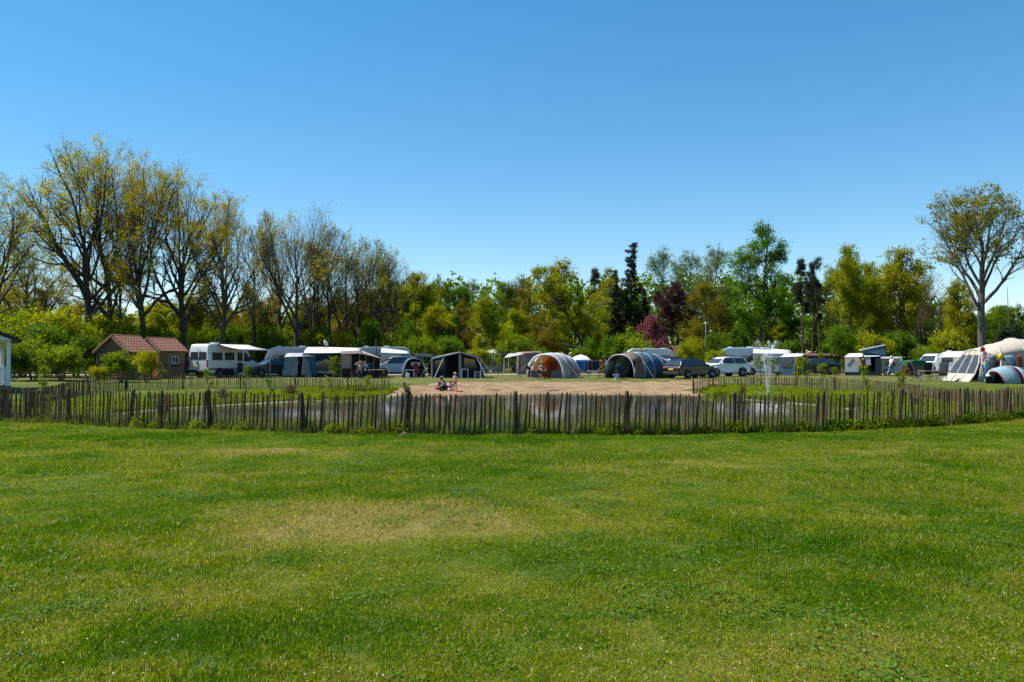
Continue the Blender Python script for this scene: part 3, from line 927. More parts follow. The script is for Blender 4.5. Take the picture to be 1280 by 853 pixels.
E_SHR = ([0, .1, .4, .7, .9, 1], [.6, 1.4, 1.8, 1.6, .9, .2])

HERO = [lv(7, 0.05, 0.02, 12, (36, 62), 1.0, 0.62, 0.42, 8, 0.50, 0.55), lv(7, 0.12, 0.05, 6, (30, 60), 0.5, 0.56, 0.22, 5, 0.3), lv(5, 0.15, 0.03, 5, (28, 58), 0.55, 0.52, 0.35, 4, 0.2), lv(4, 0.17, 0.03, 3, (25, 55), 0.55, 0.55, 0.4, 3, 0.2), lv(3, 0.18, 0.03, 0, (20, 50), 0.5, 0.6, 0.4, 3, 0.2)]
PROTO = {}
def proto(name, *a, **k): PROTO[name] = build_tree(*a, **k)
proto('oak_a', 16, 21.5, E_OAK, 0.20, OAK, 4, M_BARK, LEAF['oak_young'], 19000, 0.076, 0.26, 0.0, trunk_r=0.55, topbias=0.6, tl=0.52, clumps=800)
proto('oak_b', 19, 21.5, E_OAK, 0.20, OAK, 4, M_BARK, LEAF['oak_young'], 19000, 0.076, 0.26, 0.0, trunk_r=0.55, topbias=0.6, tl=0.52, clumps=800)
proto('oak_c', 17, 21.5, E_OAK, 0.20, OAK, 4, M_BARK, LEAF['oak_young'], 19000, 0.076, 0.26, 0.0, trunk_r=0.55, topbias=0.6, tl=0.52, clumps=800)
proto('bare_a', 21, 18.0, E_TALL, 0.25, BARE, 4, M_BARK, LEAF['oak_young'], 4200, 0.085, 0.24, 0.55, trunk_r=0.40, tl=0.56)
proto('bare_b', 23, 17.0, E_COL, 0.25, BARE, 4, M_BARK, LEAF['olive'], 3000, 0.085, 0.24, 0.6, trunk_r=0.30, tl=0.60)
proto('broad_a', 31, 13.0, E_ROUND, 0.10, BROAD, 3, M_BARK2, LEAF['yellow'], 27000, 0.105, 0.33, trunk_r=0.26, clumps=620)
proto('broad_b', 35, 14.0, E_TALL, 0.12, BROAD, 3, M_BARK2, LEAF['green'], 27000, 0.105, 0.33, trunk_r=0.26, clumps=640)
proto('broad_c', 38, 12.0, E_ROUND, 0.10, BROAD, 3, M_BARK, LEAF['olive'], 22000, 0.10, 0.33, -0.3, trunk_r=0.24, clumps=520)
proto('broad_d', 41, 12.0, E_COL, 0.08, BROAD, 3, M_BARK2, LEAF['yellow'], 20000, 0.105, 0.32, trunk_r=0.2, clumps=480)
proto('maple', 44, 17.5, ([0, .1, .3, .55, .8, .93, 1], [1.0, 2.6, 3.6, 3.9, 3.0, 1.9, .5]), 0.14, BROAD, 3, M_BARK, LEAF['maple'], 30000, 0.11, 0.34, trunk_r=0.34, clumps=760)
proto('birch', 47, 15.0, E_COL, 0.2, [dict(BROAD[0], ang=(25, 50)), dict(BROAD[1], trop=-0.02), dict(BROAD[2], trop=-0.10), dict(BROAD[3], trop=-0.15)], 3, M_BARK2, LEAF['birch'], 10000, 0.09, 0.30, -0.1, trunk_r=0.2, clumps=900)
proto('copper', 51, 11.0, E_ROUND, 0.08, BROAD, 3, M_BARK, LEAF['copper'], 20000, 0.105, 0.32, trunk_r=0.24, clumps=560)
proto('rose', 53, 7.0, ([0, .1, .35, .65, .85, 1], [.8, 2.2, 2.9, 2.6, 1.7, .4]), 0.12, BROAD, 3, M_BARK, LEAF['rose'], 7000, 0.11, 0.26, trunk_r=0.15, clumps=350)
proto('leaning', 57, 14.0, ([0, .1, .35, .65, .85, 1], [1.2, 3.2, 4.4, 4.2, 2.7, .6]), 0.16, BROAD, 3, M_BARK, LEAF['yellow'], 20000, 0.105, 0.32, 0.0, lean=(-0.26, 0), trunk_r=0.3, clumps=620)
proto('hero', 61, 18.0, ([0, .1, .3, .55, .8, .93, 1], [.8, 2.6, 4.4, 5.6, 5.4, 3.6, .9]), 0.34, HERO, 4, M_BARK2, LEAF['lone'], 13000, 0.10, 0.24, -0.15, trunk_r=0.42, tl=0.66, clumps=900)
proto('pine', 66, 15.0, ([0, .15, .4, .7, .9, 1], [1.2, 1.9, 2.4, 2.2, 1.4, .4]), 0.52, [dict(BROAD[0], t0=0.52, ang=(55, 90), ch=16), dict(BROAD[1], ch=6), dict(BROAD[2], ch=4), BROAD[3]], 3, M_BARKP, LEAF['pine'], 15000, 0.16, 0.22, -0.1, trunk_r=0.24, elong=1.0, aspect=0.16, upbias=0.0)
proto('spruce', 69, 18.0, ([0, .05, .3, .6, .85, 1], [3.4, 3.3, 2.6, 1.6, .7, .1]), 0.06, [lv(10, 0.01, 0, 120, (82, 105), 1.0, 0.22, 0.12, 6, 0.06, 0.25), lv(5, 0.05, -0.03, 11, (40, 65), 0.32, 0.5, 0.3, 3, 0.1), lv(3, 0.08, -0.08, 0, (30, 50), 0.4, 0.5, 0.4, 3, 0.2)], 2, M_BARKP, LEAF['needle'], 30000, 0.20, 0.12, trunk_r=0.24, aspect=0.16, upbias=0.0)
proto('twiggy', 72, 14.0, E_ROUND, 0.12, BARE, 4, M_BARK2, LEAF['brown'], 7000, 0.08, 0.25, 0.1, trunk_r=0.25, tl=0.72)
SHR = [lv(5, 0.10, 0.05, 7, (25, 60), 0.8, 0.6, 0.3, 4, 0.15), lv(4, 0.14, 0.05, 5, (25, 60), 0.55, 0.6, 0.35, 3, 0.2), lv(3, 0.18, 0.02, 4, (30, 60), 0.55, 0.6, 0.4, 3, 0.2), lv(2, 0.18, 0.02, 0, (30, 60), 0.5, 0.6, 0.4, 3, 0.2)]
proto('shrub_a', 81, 3.6, E_SHR, 0.02, SHR, 3, M_BARK2, LEAF['hazel'], 6500, 0.075, 0.16, trunk_r=0.05, multi=6)
proto('shrub_b', 83, 3.4, E_SHR, 0.02, SHR, 3, M_BARK2, LEAF['green'], 6500, 0.08, 0.16, trunk_r=0.05, multi=6)
proto('shrub_c', 85, 3.4, E_SHR, 0.02, SHR, 3, M_BARK2, LEAF['yellow'], 5500, 0.075, 0.16, trunk_r=0.05, multi=5)
proto('sapling_a', 87, 2.6, ([0, .1, .4, .7, 1], [.2, .5, .75, .6, .1]), 0.12, SHR, 2, M_BARK2, LEAF['hazel'], 420, 0.06, 0.10, trunk_r=0.03)
proto('twig_bush', 89, 1.4, ([0, .1, .4, .7, 1], [.4, .8, 1.1, .9, .2]), 0.02, SHR, 3, M_BARK, LEAF['brown'], 1400, 0.04, 0.1, trunk_r=0.03, multi=6)
proto('dark_bush', 91, 3.4, E_SHR, 0.02, SHR, 3, M_BARK, LEAF['needle'], 6500, 0.085, 0.16, trunk_r=0.05, multi=5)
# dead spruce: whorls of bare drooping branches
T = Tree(5, 9.0, ([0, .1, .5, 1], [1.1, 1.2, .7, .1]), 0.12, [lv(8, 0.01, 0, 40, (75, 105), 1.0, 0.25, 0.15, 5, 0.12, 0.1), lv(4, 0.06, -0.08, 3, (30, 60), 0.4, 0.5, 0.3, 3, 0.3), lv(2, 0.1, -0.05, 0, (30, 50), 0.4, 0.5, 0.4, 3, 0.2)], 2, trunk_r=0.13)
V_, Q_ = tubes_np(T.polys)
DEADSPRUCE = np_mesh('trunk', V_, Q_, True); DEADSPRUCE.materials.append(M_BARK2)

CROWN_MATS = {}
def tree(kind, px, top, d, hw, label, cat='tree', group=None, rz=None, leaf=None, name='tree', z0=None):
    """hw: half width in photograph pixels at distance d"""
    pr = PROTO[kind]
    x, y = at(px, d)
    z = tz(x, y) if z0 is None else z0
    H = CAM_H + (HOR - top) * d / F - z
    W = hw * d / F
    t = thing(name, label, cat, (x, y, z), rnd.uniform(0, 6.28) if rz is None else rz, group)
    t.scale = (W / pr['R'], W / pr['R'], H / pr['H'])
    link('trunk', pr['wood'], None, t)
    me = pr['leaf']
    if leaf:
        key = (kind, leaf)
        if key not in CROWN_MATS:
            c = me.copy(); c.materials.clear(); c.materials.append(LEAF[leaf]); CROWN_MATS[key] = c
        me = CROWN_MATS[key]
    link('crown', me, None, t)
    return t

# the big oaks over the sheds and the camper van
tree('oak_a', 110, 172, 74, 92, 'tallest spreading oak with three main limbs rising behind the wooden sheds', name='oak_tree', rz=0.0)
tree('oak_b', 138, 186, 78, 66, 'oak with a straight dark trunk close beside the tallest oak', name='oak_tree', rz=2.0)
tree('bare_b', 150, 215, 73, 30, 'slender leaning tree squeezed between two big oaks behind the sheds', name='oak_tree', rz=4.0)
tree('oak_b', 180, 200, 73, 64, 'thick-trunked oak directly behind the two red-roofed sheds', name='oak_tree', rz=3.2)
tree('oak_c', 230, 204, 76, 66, 'oak with rich yellow young leaves between the sheds and the camper van', name='oak_tree', rz=0.2)
tree('oak_c', 277, 240, 71, 52, 'low spreading oak with crooked limbs right behind the camper van', name='oak_tree', rz=3.2)
tree('oak_a', -8, 211, 69, 62, 'oak with yellow young leaves behind the white porch', name='oak_tree', rz=2.5)
tree('bare_b', 318, 262, 79, 30, 'slim half-bare tree behind the front of the camper van', name='tree')
for px, top, d, hw in ((349, 262, 85, 40), (371, 250, 82, 56), (392, 262, 88, 44), (411, 276, 86, 36), (432, 286, 88, 38), (449, 292, 93, 36), (470, 300, 90, 40), (492, 304, 92, 34)):
    tree('bare_a' if hw > 36 else 'bare_b', px, top, d, hw, 'tall almost bare tree with fine upright twigs behind the awnings', group='almost bare trees behind the awnings', name='bare_tree')
tree('oak_c', 40, 300, 90, 50, 'half-leafed oak in the gap between the porch oak and the tallest oak', name='oak_tree')
# woods in the middle and on the right
WOOD = 'woodland trees behind the campsite'
mid = [
 ('broad_a', 522, 342, 100, 34, None, 'y'), ('broad_b', 550, 346, 112, 32, None, 'g'), ('broad_b', 574, 354, 118, 28, None, 'g'), ('birch', 590, 348, 122, 22, None, 'b'),
 ('broad_d', 607, 372, 94, 22, None, 'y'), ('broad_b', 626, 352, 120, 28, None, 'g'), ('birch', 651, 342, 120, 24, None, 'b'), ('broad_c', 576, 378, 98, 28, None, 'o'),
 ('broad_a', 543, 384, 95, 30, None, 'y'), ('broad_d', 641, 388, 97, 24, None, 'y'), ('broad_c', 662, 352, 116, 30, None, 'o'), ('broad_c', 680, 386, 95, 26, None, 'o'),
 ('broad_c', 760, 337, 110, 30, None, 'o'), ('birch', 828, 308, 115, 28, None, 'b'), ('birch', 860, 312, 118, 30, None, 'b'),
 ('birch', 893, 305, 112, 28, None, 'b'), ('broad_c', 886, 345, 100, 36, None, 'o'), ('broad_b', 915, 350, 118, 30, None, 'g'),
 ('birch', 1042, 330, 112, 30, None, 'b'), ('broad_a', 1062, 309, 100, 30, None, 'y'), ('broad_a', 1088, 330, 104, 30, None, 'y'), ('broad_a', 1124, 312, 100, 38, None, 'y'),
 ('broad_d', 1202, 350, 94, 22, None, 'y'), ('broad_a', 1252, 384, 112, 30, 'hazel', 'y'), ('broad_b', 1282, 378, 104, 30, None, 'g'), ('broad_b', 980, 372, 116, 28, None, 'g'),
 ('broad_c', 505, 352, 108, 26, None, 'o'), ('broad_b', 710, 352, 120, 30, None, 'g'), ('broad_a', 700, 392, 100, 24, None, 'y'), ('broad_b', 740, 380, 104, 26, None, 'g'),
 ('broad_b', 800, 372, 112, 30, None, 'g'), ('broad_b', 1160, 372, 110, 34, None, 'g'), ('broad_c', 1100, 372, 108, 30, None, 'o'), ('broad_b', 1225, 392, 100, 26, None, 'g'),
 ('broad_c', 262, 352, 98, 36, None, 'o'), ('broad_c', 305, 356, 96, 34, None, 'o'), ('broad_c', 350, 362, 98, 38, None, 'o'), ('broad_d', 330, 380, 92, 30, 'olive', 'o'), ('broad_a', 395, 372, 99, 34, 'olive', 'o'),
 ('broad_c', 425, 362, 97, 34, None, 'o'), ('broad_a', 458, 366, 98, 32, 'olive', 'o'), ('broad_a', 485, 352, 102, 30, None, 'y'), ('broad_a', 238, 372, 97, 34, None, 'y'), ('broad_c', 60, 350, 96, 40, None, 'o'), ('broad_b', 20, 348, 98, 44, 'olive', 'o'), ('broad_d', 205, 375, 100, 30, None, 'y'),
 ('broad_b', 990, 396, 118, 30, None, 'g'), ('broad_b', 1030, 392, 120, 30, None, 'g'), ('broad_a', 960, 400, 116, 26, None, 'y'), ('broad_b', 930, 396, 120, 28, None, 'g'), ('broad_b', 1068, 398, 118, 28, None, 'g'),
 ('broad_b', 90, 372, 100, 40, None, 'g'), ('broad_a', 140, 385, 99, 36, None, 'y'), ('broad_c', -30, 340, 92, 44, None, 'o')]
LB = {'y': ('bright yellow-green leafy tree among the woods behind the campsite', 'yellow-green woodland trees'),
      'g': ('mid-green bushy tree among the woods behind the campsite', 'mid-green woodland trees'),
      'o': ('olive-brown young-leafed tree among the woods behind the campsite', 'olive woodland trees'),
      'b': ('airy pale green birch rising above the woods', 'birches above the woods')}
for kind, px, top, d, hw, lf, tg in mid:
    tree(kind, px, top, d, hw, LB[tg][0], group=LB[tg][1], leaf=lf, name='birch_tree' if tg == 'b' else 'woodland_tree')
for px, top, d, hw in ((692, 334, 116, 22), (745, 336, 118, 20), (1004, 324, 106, 20), (1026, 322, 109, 18), (1016, 345, 112, 20)):
    tree('pine', px, top, d, hw, 'dark pine with a bare lower trunk standing in the woods', group='pines in the woods', name='pine_tree')
tree('spruce', 787, 304, 112, 25, 'tall pointed dark spruce rising above all trees around it', name='spruce_tree')
tree('spruce', 769, 338, 106, 20, 'narrow blackish conifer just beside the tall pointed spruce', name='spruce_tree')
tree('spruce', 806, 362, 110, 18, 'low dark conifer between the tall spruce and the copper tree', name='spruce_tree')
tree('leaning', 738, 329, 92, 72, 'yellow-green tree with a dark leaning trunk behind the white party tent', name='leaning_tree', rz=0.0)
tree('copper', 846, 356, 104, 33, 'dark purple copper-leaved tree behind the parked cars', name='copper_tree')
tree('rose', 815, 394, 99, 27, 'low tree with rose-red leaves beside the purple tree', name='red_leaved_tree')
tree('maple', 952, 279, 92, 38, 'tall full green maple standing above the fountain', name='maple_tree')
tree('twiggy', 1154, 330, 106, 34, 'brown twiggy tree coming into bud beside the yellow-green trees', name='budding_tree')
tree('twiggy', 1182, 366, 104, 24, 'small brown twiggy tree between the budding tree and the tall lone tree', name='budding_tree')
tree('hero', 1227, 227, 76, 71, 'tall lone tree with a high airy fan-shaped crown behind the big pale tent', name='tall_tree', rz=1.9)
x_, y_ = at(1262, 100)
t = thing('dead_spruce', 'dead bare spruce with drooping snags behind the big pale tent', 'tree', (x_, y_, 0)); link('trunk', DEADSPRUCE, None, t); t.scale = (1, 1, 1.2)

# hedge and shrubs
def shrub(kind, px, top, d, hw, label, group=None, leaf=None, name='shrub', z0=None):
    return tree(kind, px, top, d, hw, label, 'shrub', group, None, leaf, name, z0)
r_ = random.Random(31)
x = 208
while x < 1200:
    d = r_.uniform(79, 85); k = r_.choice(('shrub_a', 'shrub_b', 'shrub_b', 'shrub_c'))
    top = r_.uniform(398, 424) if x < 560 else r_.uniform(408, 436)
    if x > 560 and r_.random() < 0.42:
        x += r_.uniform(17, 25); continue
    shrub(k, x, top, d, r_.uniform(20, 28), 'green shrub of the hedge behind the caravans', 'shrubs of the hedge behind the caravans')
    x += r_.uniform(17, 25)
for i, (px, top, d, hw) in enumerate(((-5, 402, 66, 40), (28, 398, 64, 36), (60, 406, 62, 36), (95, 402, 66, 34), (42, 418, 56, 34), (78, 425, 54, 30), (110, 420, 60, 26), (130, 396, 72, 34), (165, 402, 74, 34), (198, 398, 74, 28), (15, 430, 53, 28), (70, 385, 78, 40), (20, 375, 80, 44))):
    shrub(('shrub_a', 'shrub_a', 'shrub_b', 'shrub_c')[i % 4], px, top, d, hw, 'big leafy hazel bush between the white porch and the sheds', 'hazel bushes between porch and sheds', name='hazel_bush')
shrub('shrub_a', 152, 434, 51, 22, 'bright green bush in front of the larger wooden shed', name='bush', leaf='hazel')
shrub('shrub_c', 183, 437, 50, 17, 'yellow-green bush with reddish shoots between the two sheds', name='bush')
shrub('shrub_c', 122, 458, 49, 12, 'low yellow-green bush beside the gable of the larger shed', name='bush')
shrub('shrub_c', 862, 428, 72, 17, 'pale yellow-green bush behind the black car', name='bush')
shrub('shrub_c', 897, 437, 74, 15, 'yellow-green bush beside the lamp post behind the white car', name='bush')
shrub('dark_bush', 1264, 404, 84, 20, 'dark evergreen bush behind the big pale tent', name='bush')
shrub('shrub_b', 1052, 408, 76, 22, 'fresh green bush beside the red-brown shed', name='bush', leaf='maple')
shrub('shrub_b', 737, 424, 82, 13, 'green bush wrapped round the foot of the leaning trunk', name='bush')
for px, top, d, hw in ((995, 450, 52, 9), (1010, 447, 51, 10), (1026, 455, 51, 8), (952, 446, 53, 10), (970, 448, 52, 9), (1042, 460, 50, 7)):
    shrub('sapling_a', px, top, d, hw, 'young leafy sapling on the bank near the fountain', 'saplings on the bank near the fountain', name='sapling')
for px, top, d, hw, lb in ((58, 458, 27.5, 9, 'thin sapling growing above the dense end of the fence by the porch'), (413, 447, 43, 9, 'thin sapling in front of the striped awning window'),
                           (262, 462, 42, 6, 'small sapling below the rear wheel of the camper van'), (306, 458, 42, 6, 'small sapling below the front door of the camper van'), (340, 474, 41, 7, 'small sapling on the bank below the dark parked car'),
                           (1085, 458, 37, 8, 'yellow-green sapling on the bank below the folding camper'), (1128, 466, 34, 9, 'leafy sapling on the bank below the orange windbreak'), (458, 470, 43, 7, 'small sapling below the people under the beige canopy')):
    shrub('sapling_a', px, top, d, hw, lb, name='sapling')
for px, top, d, hw, lb in ((365, 479, 42.5, 13, 'brown leafless bush on the bank below the grey annex tent'), (205, 489, 31, 16, 'brown leafless bush on the bank below the smaller shed'), (1142, 494, 31, 10, 'brown leafless bush on the bank behind the fence below the chairs'),
                           (280, 484, 39, 12, 'brown leafless bush on the bank below the middle of the camper van')):
    shrub('twig_bush', px, top, d, hw, lb, name='bare_bush')
shrub('dark_bush', 509, 479, 30, 5.5, 'dark tufted plant rising behind a post beside the beach', name='tufted_plant')
shrub('twig_bush', 929, 476, 36, 8, 'dark twiggy plant in the water margin beside the fountain', name='bare_bush')

# the far wood that closes the view: one mass of foliage
rs = np.random.RandomState(77)
n = 95000
X = rs.uniform(-130, 150, n); Y = rs.uniform(125, 160, n)
px_ = X / Y * F + 640
topy = np.interp(px_, [-200, 100, 330, 480, 560, 700, 800, 900, 1000, 1100, 1180, 1230, 1300, 1500], [395, 396, 392, 372, 360, 358, 352, 350, 358, 352, 372, 402, 398, 380])
topy = topy + 9 * np.sin(px_ * 0.13) + 6 * np.sin(px_ * 0.31 + Y * 0.2) + rs.normal(0, 4, n)
Ht = 1.6 + (447 - topy) * Y / F
Z = Ht * rs.rand(n) ** 1.15
V, Qd = leaves_np(np.stack([X, Y, Z], -1), 0.40, rs, 0.7, 0.3)
o = link('far_wood', np_mesh('far_wood', V, Qd), LEAF['green'])
tag(o, 'deep green mass of the far wood behind the trees', 'woodland', kind='stuff')

# ------------------------------------------------------------------ grass and weeds on the banks
g = NT('bank_blades')
ge = g.n('ShaderNodeNewGeometry'); ri = ge.outputs['Random Per Island']
n1 = g.noise(0.5, 3, ge.outputs['Position'])
col = g.mix(g.mapr(n1, 0.35, 0.65), (0.085, 0.165, 0.004, 1), (0.200, 0.215, 0.008, 1))
hs = g.n('ShaderNodeHueSaturation'); g.set(hs, 'Color', col); g.set(hs, 'Value', g.mapr(ri, 0, 1, 0.6, 1.4))
col = g.mix(g.math('GREATER_THAN', ri, 0.9), hs.outputs[0], (0.27, 0.22, 0.11, 1))
d = g.n('ShaderNodeBsdfPrincipled'); g.set(d, 'Base Color', col); g.set(d, 'Roughness', 0.5)
t = g.n('ShaderNodeBsdfTranslucent'); g.set(t, 'Color', col)
m = g.n('ShaderNodeMixShader'); g.set(m, 0, 0.45); g.set(m, 1, d.outputs[0]); g.set(m, 2, t.outputs[0])
M_BANK = g.finish(m)
def leafy(seed, n, rad, h):
    rs = np.random.RandomState(seed)
    a = rs.uniform(0, 6.283, n); r = rad * np.sqrt(rs.rand(n)); z = h * rs.rand(n) * (1 - 0.6 * (r / rad) ** 2)
    V, Qd = leaves_np(np.stack([r * np.cos(a), r * np.sin(a), z], -1), 0.032, rs, 0.6, 0.6)
    return np_mesh('weeds', V, Qd)
TUFT = [blades(200 + i, 55, 0.12, 0.12, 0.34, 0.004, 0.6) for i in range(4)]
WEED = [leafy(300 + i, 240, 0.26, 0.34) for i in range(4)]

rs = np.random.RandomState(5)
def along(P, n, o0, o1):
    seg = np.concatenate([[0], np.cumsum(np.linalg.norm(np.diff(P, axis=0), axis=1))])
    s = rs.uniform(0, seg[-1], n)
    x = np.interp(s, seg, P[:, 0]); y = np.interp(s, seg, P[:, 1])
    return x, y + rs.uniform(o0, o1, n)
x, y = along(FRONT, 2600, 0.03, 1.6)
k = sdist(x, y) > 0.1; x, y = x[k], y[k]
dd = np.array([np.min(np.hypot(FRONT[:, 0] - a, FRONT[:, 1] - b)) for a, b in zip(x, y)])
x2, y2 = along(FRONT, 900, -0.06, 0.06)
x = np.concatenate([x, x2]); y = np.concatenate([y, y2]); sc = np.concatenate([rs.uniform(0.5, 1.3, len(x) - len(x2)), rs.uniform(0.25, 0.6, len(x2))])
scatter('fence_grass', np.stack([x, y, terr(x, y)], -1), sc, TUFT, M_BANK, 'long grass growing through the foot of the front fence', 'grass', 8)
# far and side banks
x = rs.uniform(-26, 26, 26000); y = rs.uniform(20, 62, 26000)
s = sdist(x, y); sb_ = sdist(x, y, BEACH)
lim = np.where(x < 0, 8.0, 7.0)
k = (s > 0.02) & (s < lim) & (sb_ > 0.5) & (y > 23.5) & (np.abs(x) < 0.68 * y + 4)
x, y, s = x[k], y[k], s[k]
scatter('bank_grass', np.stack([x, y, terr(x, y)], -1), rs.uniform(0.25, 0.55, len(x)), TUFT, M_BANK, 'long grass covering the pond banks on both sides of the beach', 'grass', 9)
# lush weeds: the bank beyond the fountain and along the right-hand fence foot
x = rs.uniform(4, 24, 9000); y = rs.uniform(24, 50, 9000)
s = sdist(x, y); sb_ = sdist(x, y, BEACH)
k = (s > 0.5) & (s < 5.5) & (sb_ > 0.3) & (np.abs(x) < 0.68 * y + 4)
x, y = x[k][:2600], y[k][:2600]
scatter('bank_weeds', np.stack([x, y, terr(x, y)], -1), rs.uniform(0.6, 1.2, len(x)), WEED, LEAF['hazel'], 'lush nettles and weeds on the bank beyond the fountain', 'weeds', 10)
x = rs.uniform(-24, -4, 9000); y = rs.uniform(24, 50, 9000)
s = sdist(x, y); sb_ = sdist(x, y, BEACH)
k = (s > 0.25) & (s < 6.5) & (sb_ > 0.4) & (np.abs(x) < 0.68 * y + 4) & (vnoise(x, y, 0.5, 71) > 0.3)
x, y = x[k][:2600], y[k][:2600]
scatter('bank_herbs', np.stack([x, y, terr(x, y)], -1), rs.uniform(0.3, 0.8, len(x)), WEED, LEAF['hazel'], 'bright green herbs on the bank below the camper van and awnings', 'weeds', 14)
xr, yr = along(FRONT, 3000, -0.12, 0.55)
pxr = xr / yr * F + 640
k = ((pxr > 1000) & (np.sin(pxr * 0.11) + np.sin(pxr * 0.047) > -0.9)) | ((pxr > 730) & (pxr < 770) & (rs.rand(len(pxr)) < 0.3)) | ((pxr > 780) & (pxr < 1000) & (rs.rand(len(pxr)) < 0.18)) | (rs.rand(len(pxr)) < 0.02)
xr, yr = xr[k], yr[k]
scatter('fence_weeds', np.stack([xr, yr, terr(xr, yr)], -1), rs.uniform(0.4, 0.85, len(xr)), WEED, LEAF['green'], 'green weeds tangled along the foot of the front fence', 'weeds', 12)
# ------------------------------------------------------------------ campsite materials
W_WHITE = mk_paint('white_paint', (0.58, 0.58, 0.57))
W_CARAV = mk_paint('caravan_white', (0.48, 0.50, 0.52))
W_GREY = mk_paint('caravan_grey', (0.30, 0.34, 0.38))
W_BLACK = mk_paint('black_paint', (0.005, 0.006, 0.008))
W_NAVY = mk_paint('dark_blue_paint', (0.004, 0.006, 0.010))
W_DGREY = mk_paint('dark_grey_paint', (0.016, 0.018, 0.022))
W_SILVER = mk_paint('silver_paint', (0.40, 0.42, 0.45), 0.5)
GLASS = mk_glass('tinted_glass')
TYRE = mk('tyre_rubber', (0.012, 0.012, 0.012), 0.85)
RIM = mk('alloy', (0.35, 0.35, 0.36), 0.35, metal=0.8)
TRIM = mk('black_trim', (0.018, 0.018, 0.02), 0.6)
LAMP_R = mk('tail_red', (0.30, 0.015, 0.012), 0.25)
LAMP_W = mk('lamp_clear', (0.65, 0.66, 0.68), 0.15)
PLATE = mk('plate_yellow', (0.60, 0.42, 0.02), 0.5)
ALU = mk('pole_metal', (0.45, 0.46, 0.48), 0.4, metal=0.7)
STEEL_D = mk('dark_steel', (0.03, 0.03, 0.034), 0.5)
CL = {
    'white': mk_cloth('cloth_white', (0.60, 0.60, 0.60), 0.2), 'offwhite': mk_cloth('cloth_offwhite', (0.50, 0.44, 0.375), 0.25),
    'lilac': mk_cloth('cloth_lilac', (0.58, 0.54, 0.58), 0.1), 'grey': mk_cloth('cloth_grey', (0.34, 0.35, 0.37), 0.15), 'lgrey': mk_cloth('cloth_light_grey', (0.38, 0.39, 0.42), 0.15),
    'teal': mk_cloth('cloth_teal_grey', (0.18, 0.235, 0.25), 0.2), 'navy': mk_cloth('cloth_navy', (0.012, 0.021, 0.038), 0.06), 'blue': mk_cloth('cloth_steel_blue', (0.045, 0.09, 0.145), 0.12),
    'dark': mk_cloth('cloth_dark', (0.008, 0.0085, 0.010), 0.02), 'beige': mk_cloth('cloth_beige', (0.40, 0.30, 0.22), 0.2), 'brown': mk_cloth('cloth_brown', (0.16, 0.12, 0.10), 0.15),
    'orange': mk_cloth('cloth_orange', (0.66, 0.27, 0.05), 0.55), 'thin': mk_cloth('cloth_thin_grey', (0.44, 0.44, 0.46), 0.5), 'rust': mk_cloth('cloth_rust', (0.26, 0.075, 0.04), 0.3), 'red': mk_cloth('cloth_red', (0.42, 0.03, 0.04), 0.25), 'dkred': mk_cloth('cloth_dark_red', (0.16, 0.016, 0.022), 0.12), 'royal': mk_cloth('cloth_royal_blue', (0.03, 0.14, 0.36), 0.3),
    'maroon': mk_cloth('cloth_maroon', (0.10, 0.02, 0.03), 0.2), 'skyblue': mk_cloth('cloth_pale_blue', (0.25, 0.38, 0.44), 0.25), 'green': mk_cloth('cloth_green', (0.02, 0.10, 0.05), 0.2), 'yellow': mk_cloth('cloth_yellow', (0.60, 0.45, 0.03), 0.3),
    'pvc': mk_glass('clear_window_film', (0.028, 0.030, 0.032)), 'coral': mk_cloth('cloth_coral', (0.52, 0.14, 0.10), 0.3)}

def ground_at(px, d):
    x, y = at(px, d); return (x, y, tz(x, y))

# ------------------------------------------------------------------ vehicles
def wheel(parent, x, y, r=0.33, w=0.21, rim=RIM):
    e = part('wheel', MB().lathe([(r * 0.66, -w / 2), (r * 0.93, -w / 2), (r, -w * 0.32), (r, w * 0.32), (r * 0.93, w / 2), (r * 0.66, w / 2)], 20, axis='y'), TYRE, parent, True)
    e.location = (x, y, r)
    s = 1 if y > 0 else -1
    mb = MB().lathe([(0.0, s * w * 0.30), (r * 0.16, s * w * 0.34), (r * 0.2, s * w * 0.28), (r * 0.62, s * w * 0.24), (r * 0.68, s * w * 0.42)], 20, axis='y')
    for k in range(5):
        a = 2 * math.pi * k / 5
        mb.box((math.cos(a) * r * 0.38, s * w * 0.36, math.sin(a) * r * 0.38), (r * 0.14, 0.02, r * 0.14))
    part('rim', mb, rim, e)
    return e

def off_poly(pts, off):
    P = [Vector(p) for p in pts]; n = (P[1] - P[0]).cross(P[2] - P[0]).normalized()
    return [p + n * off for p in P]

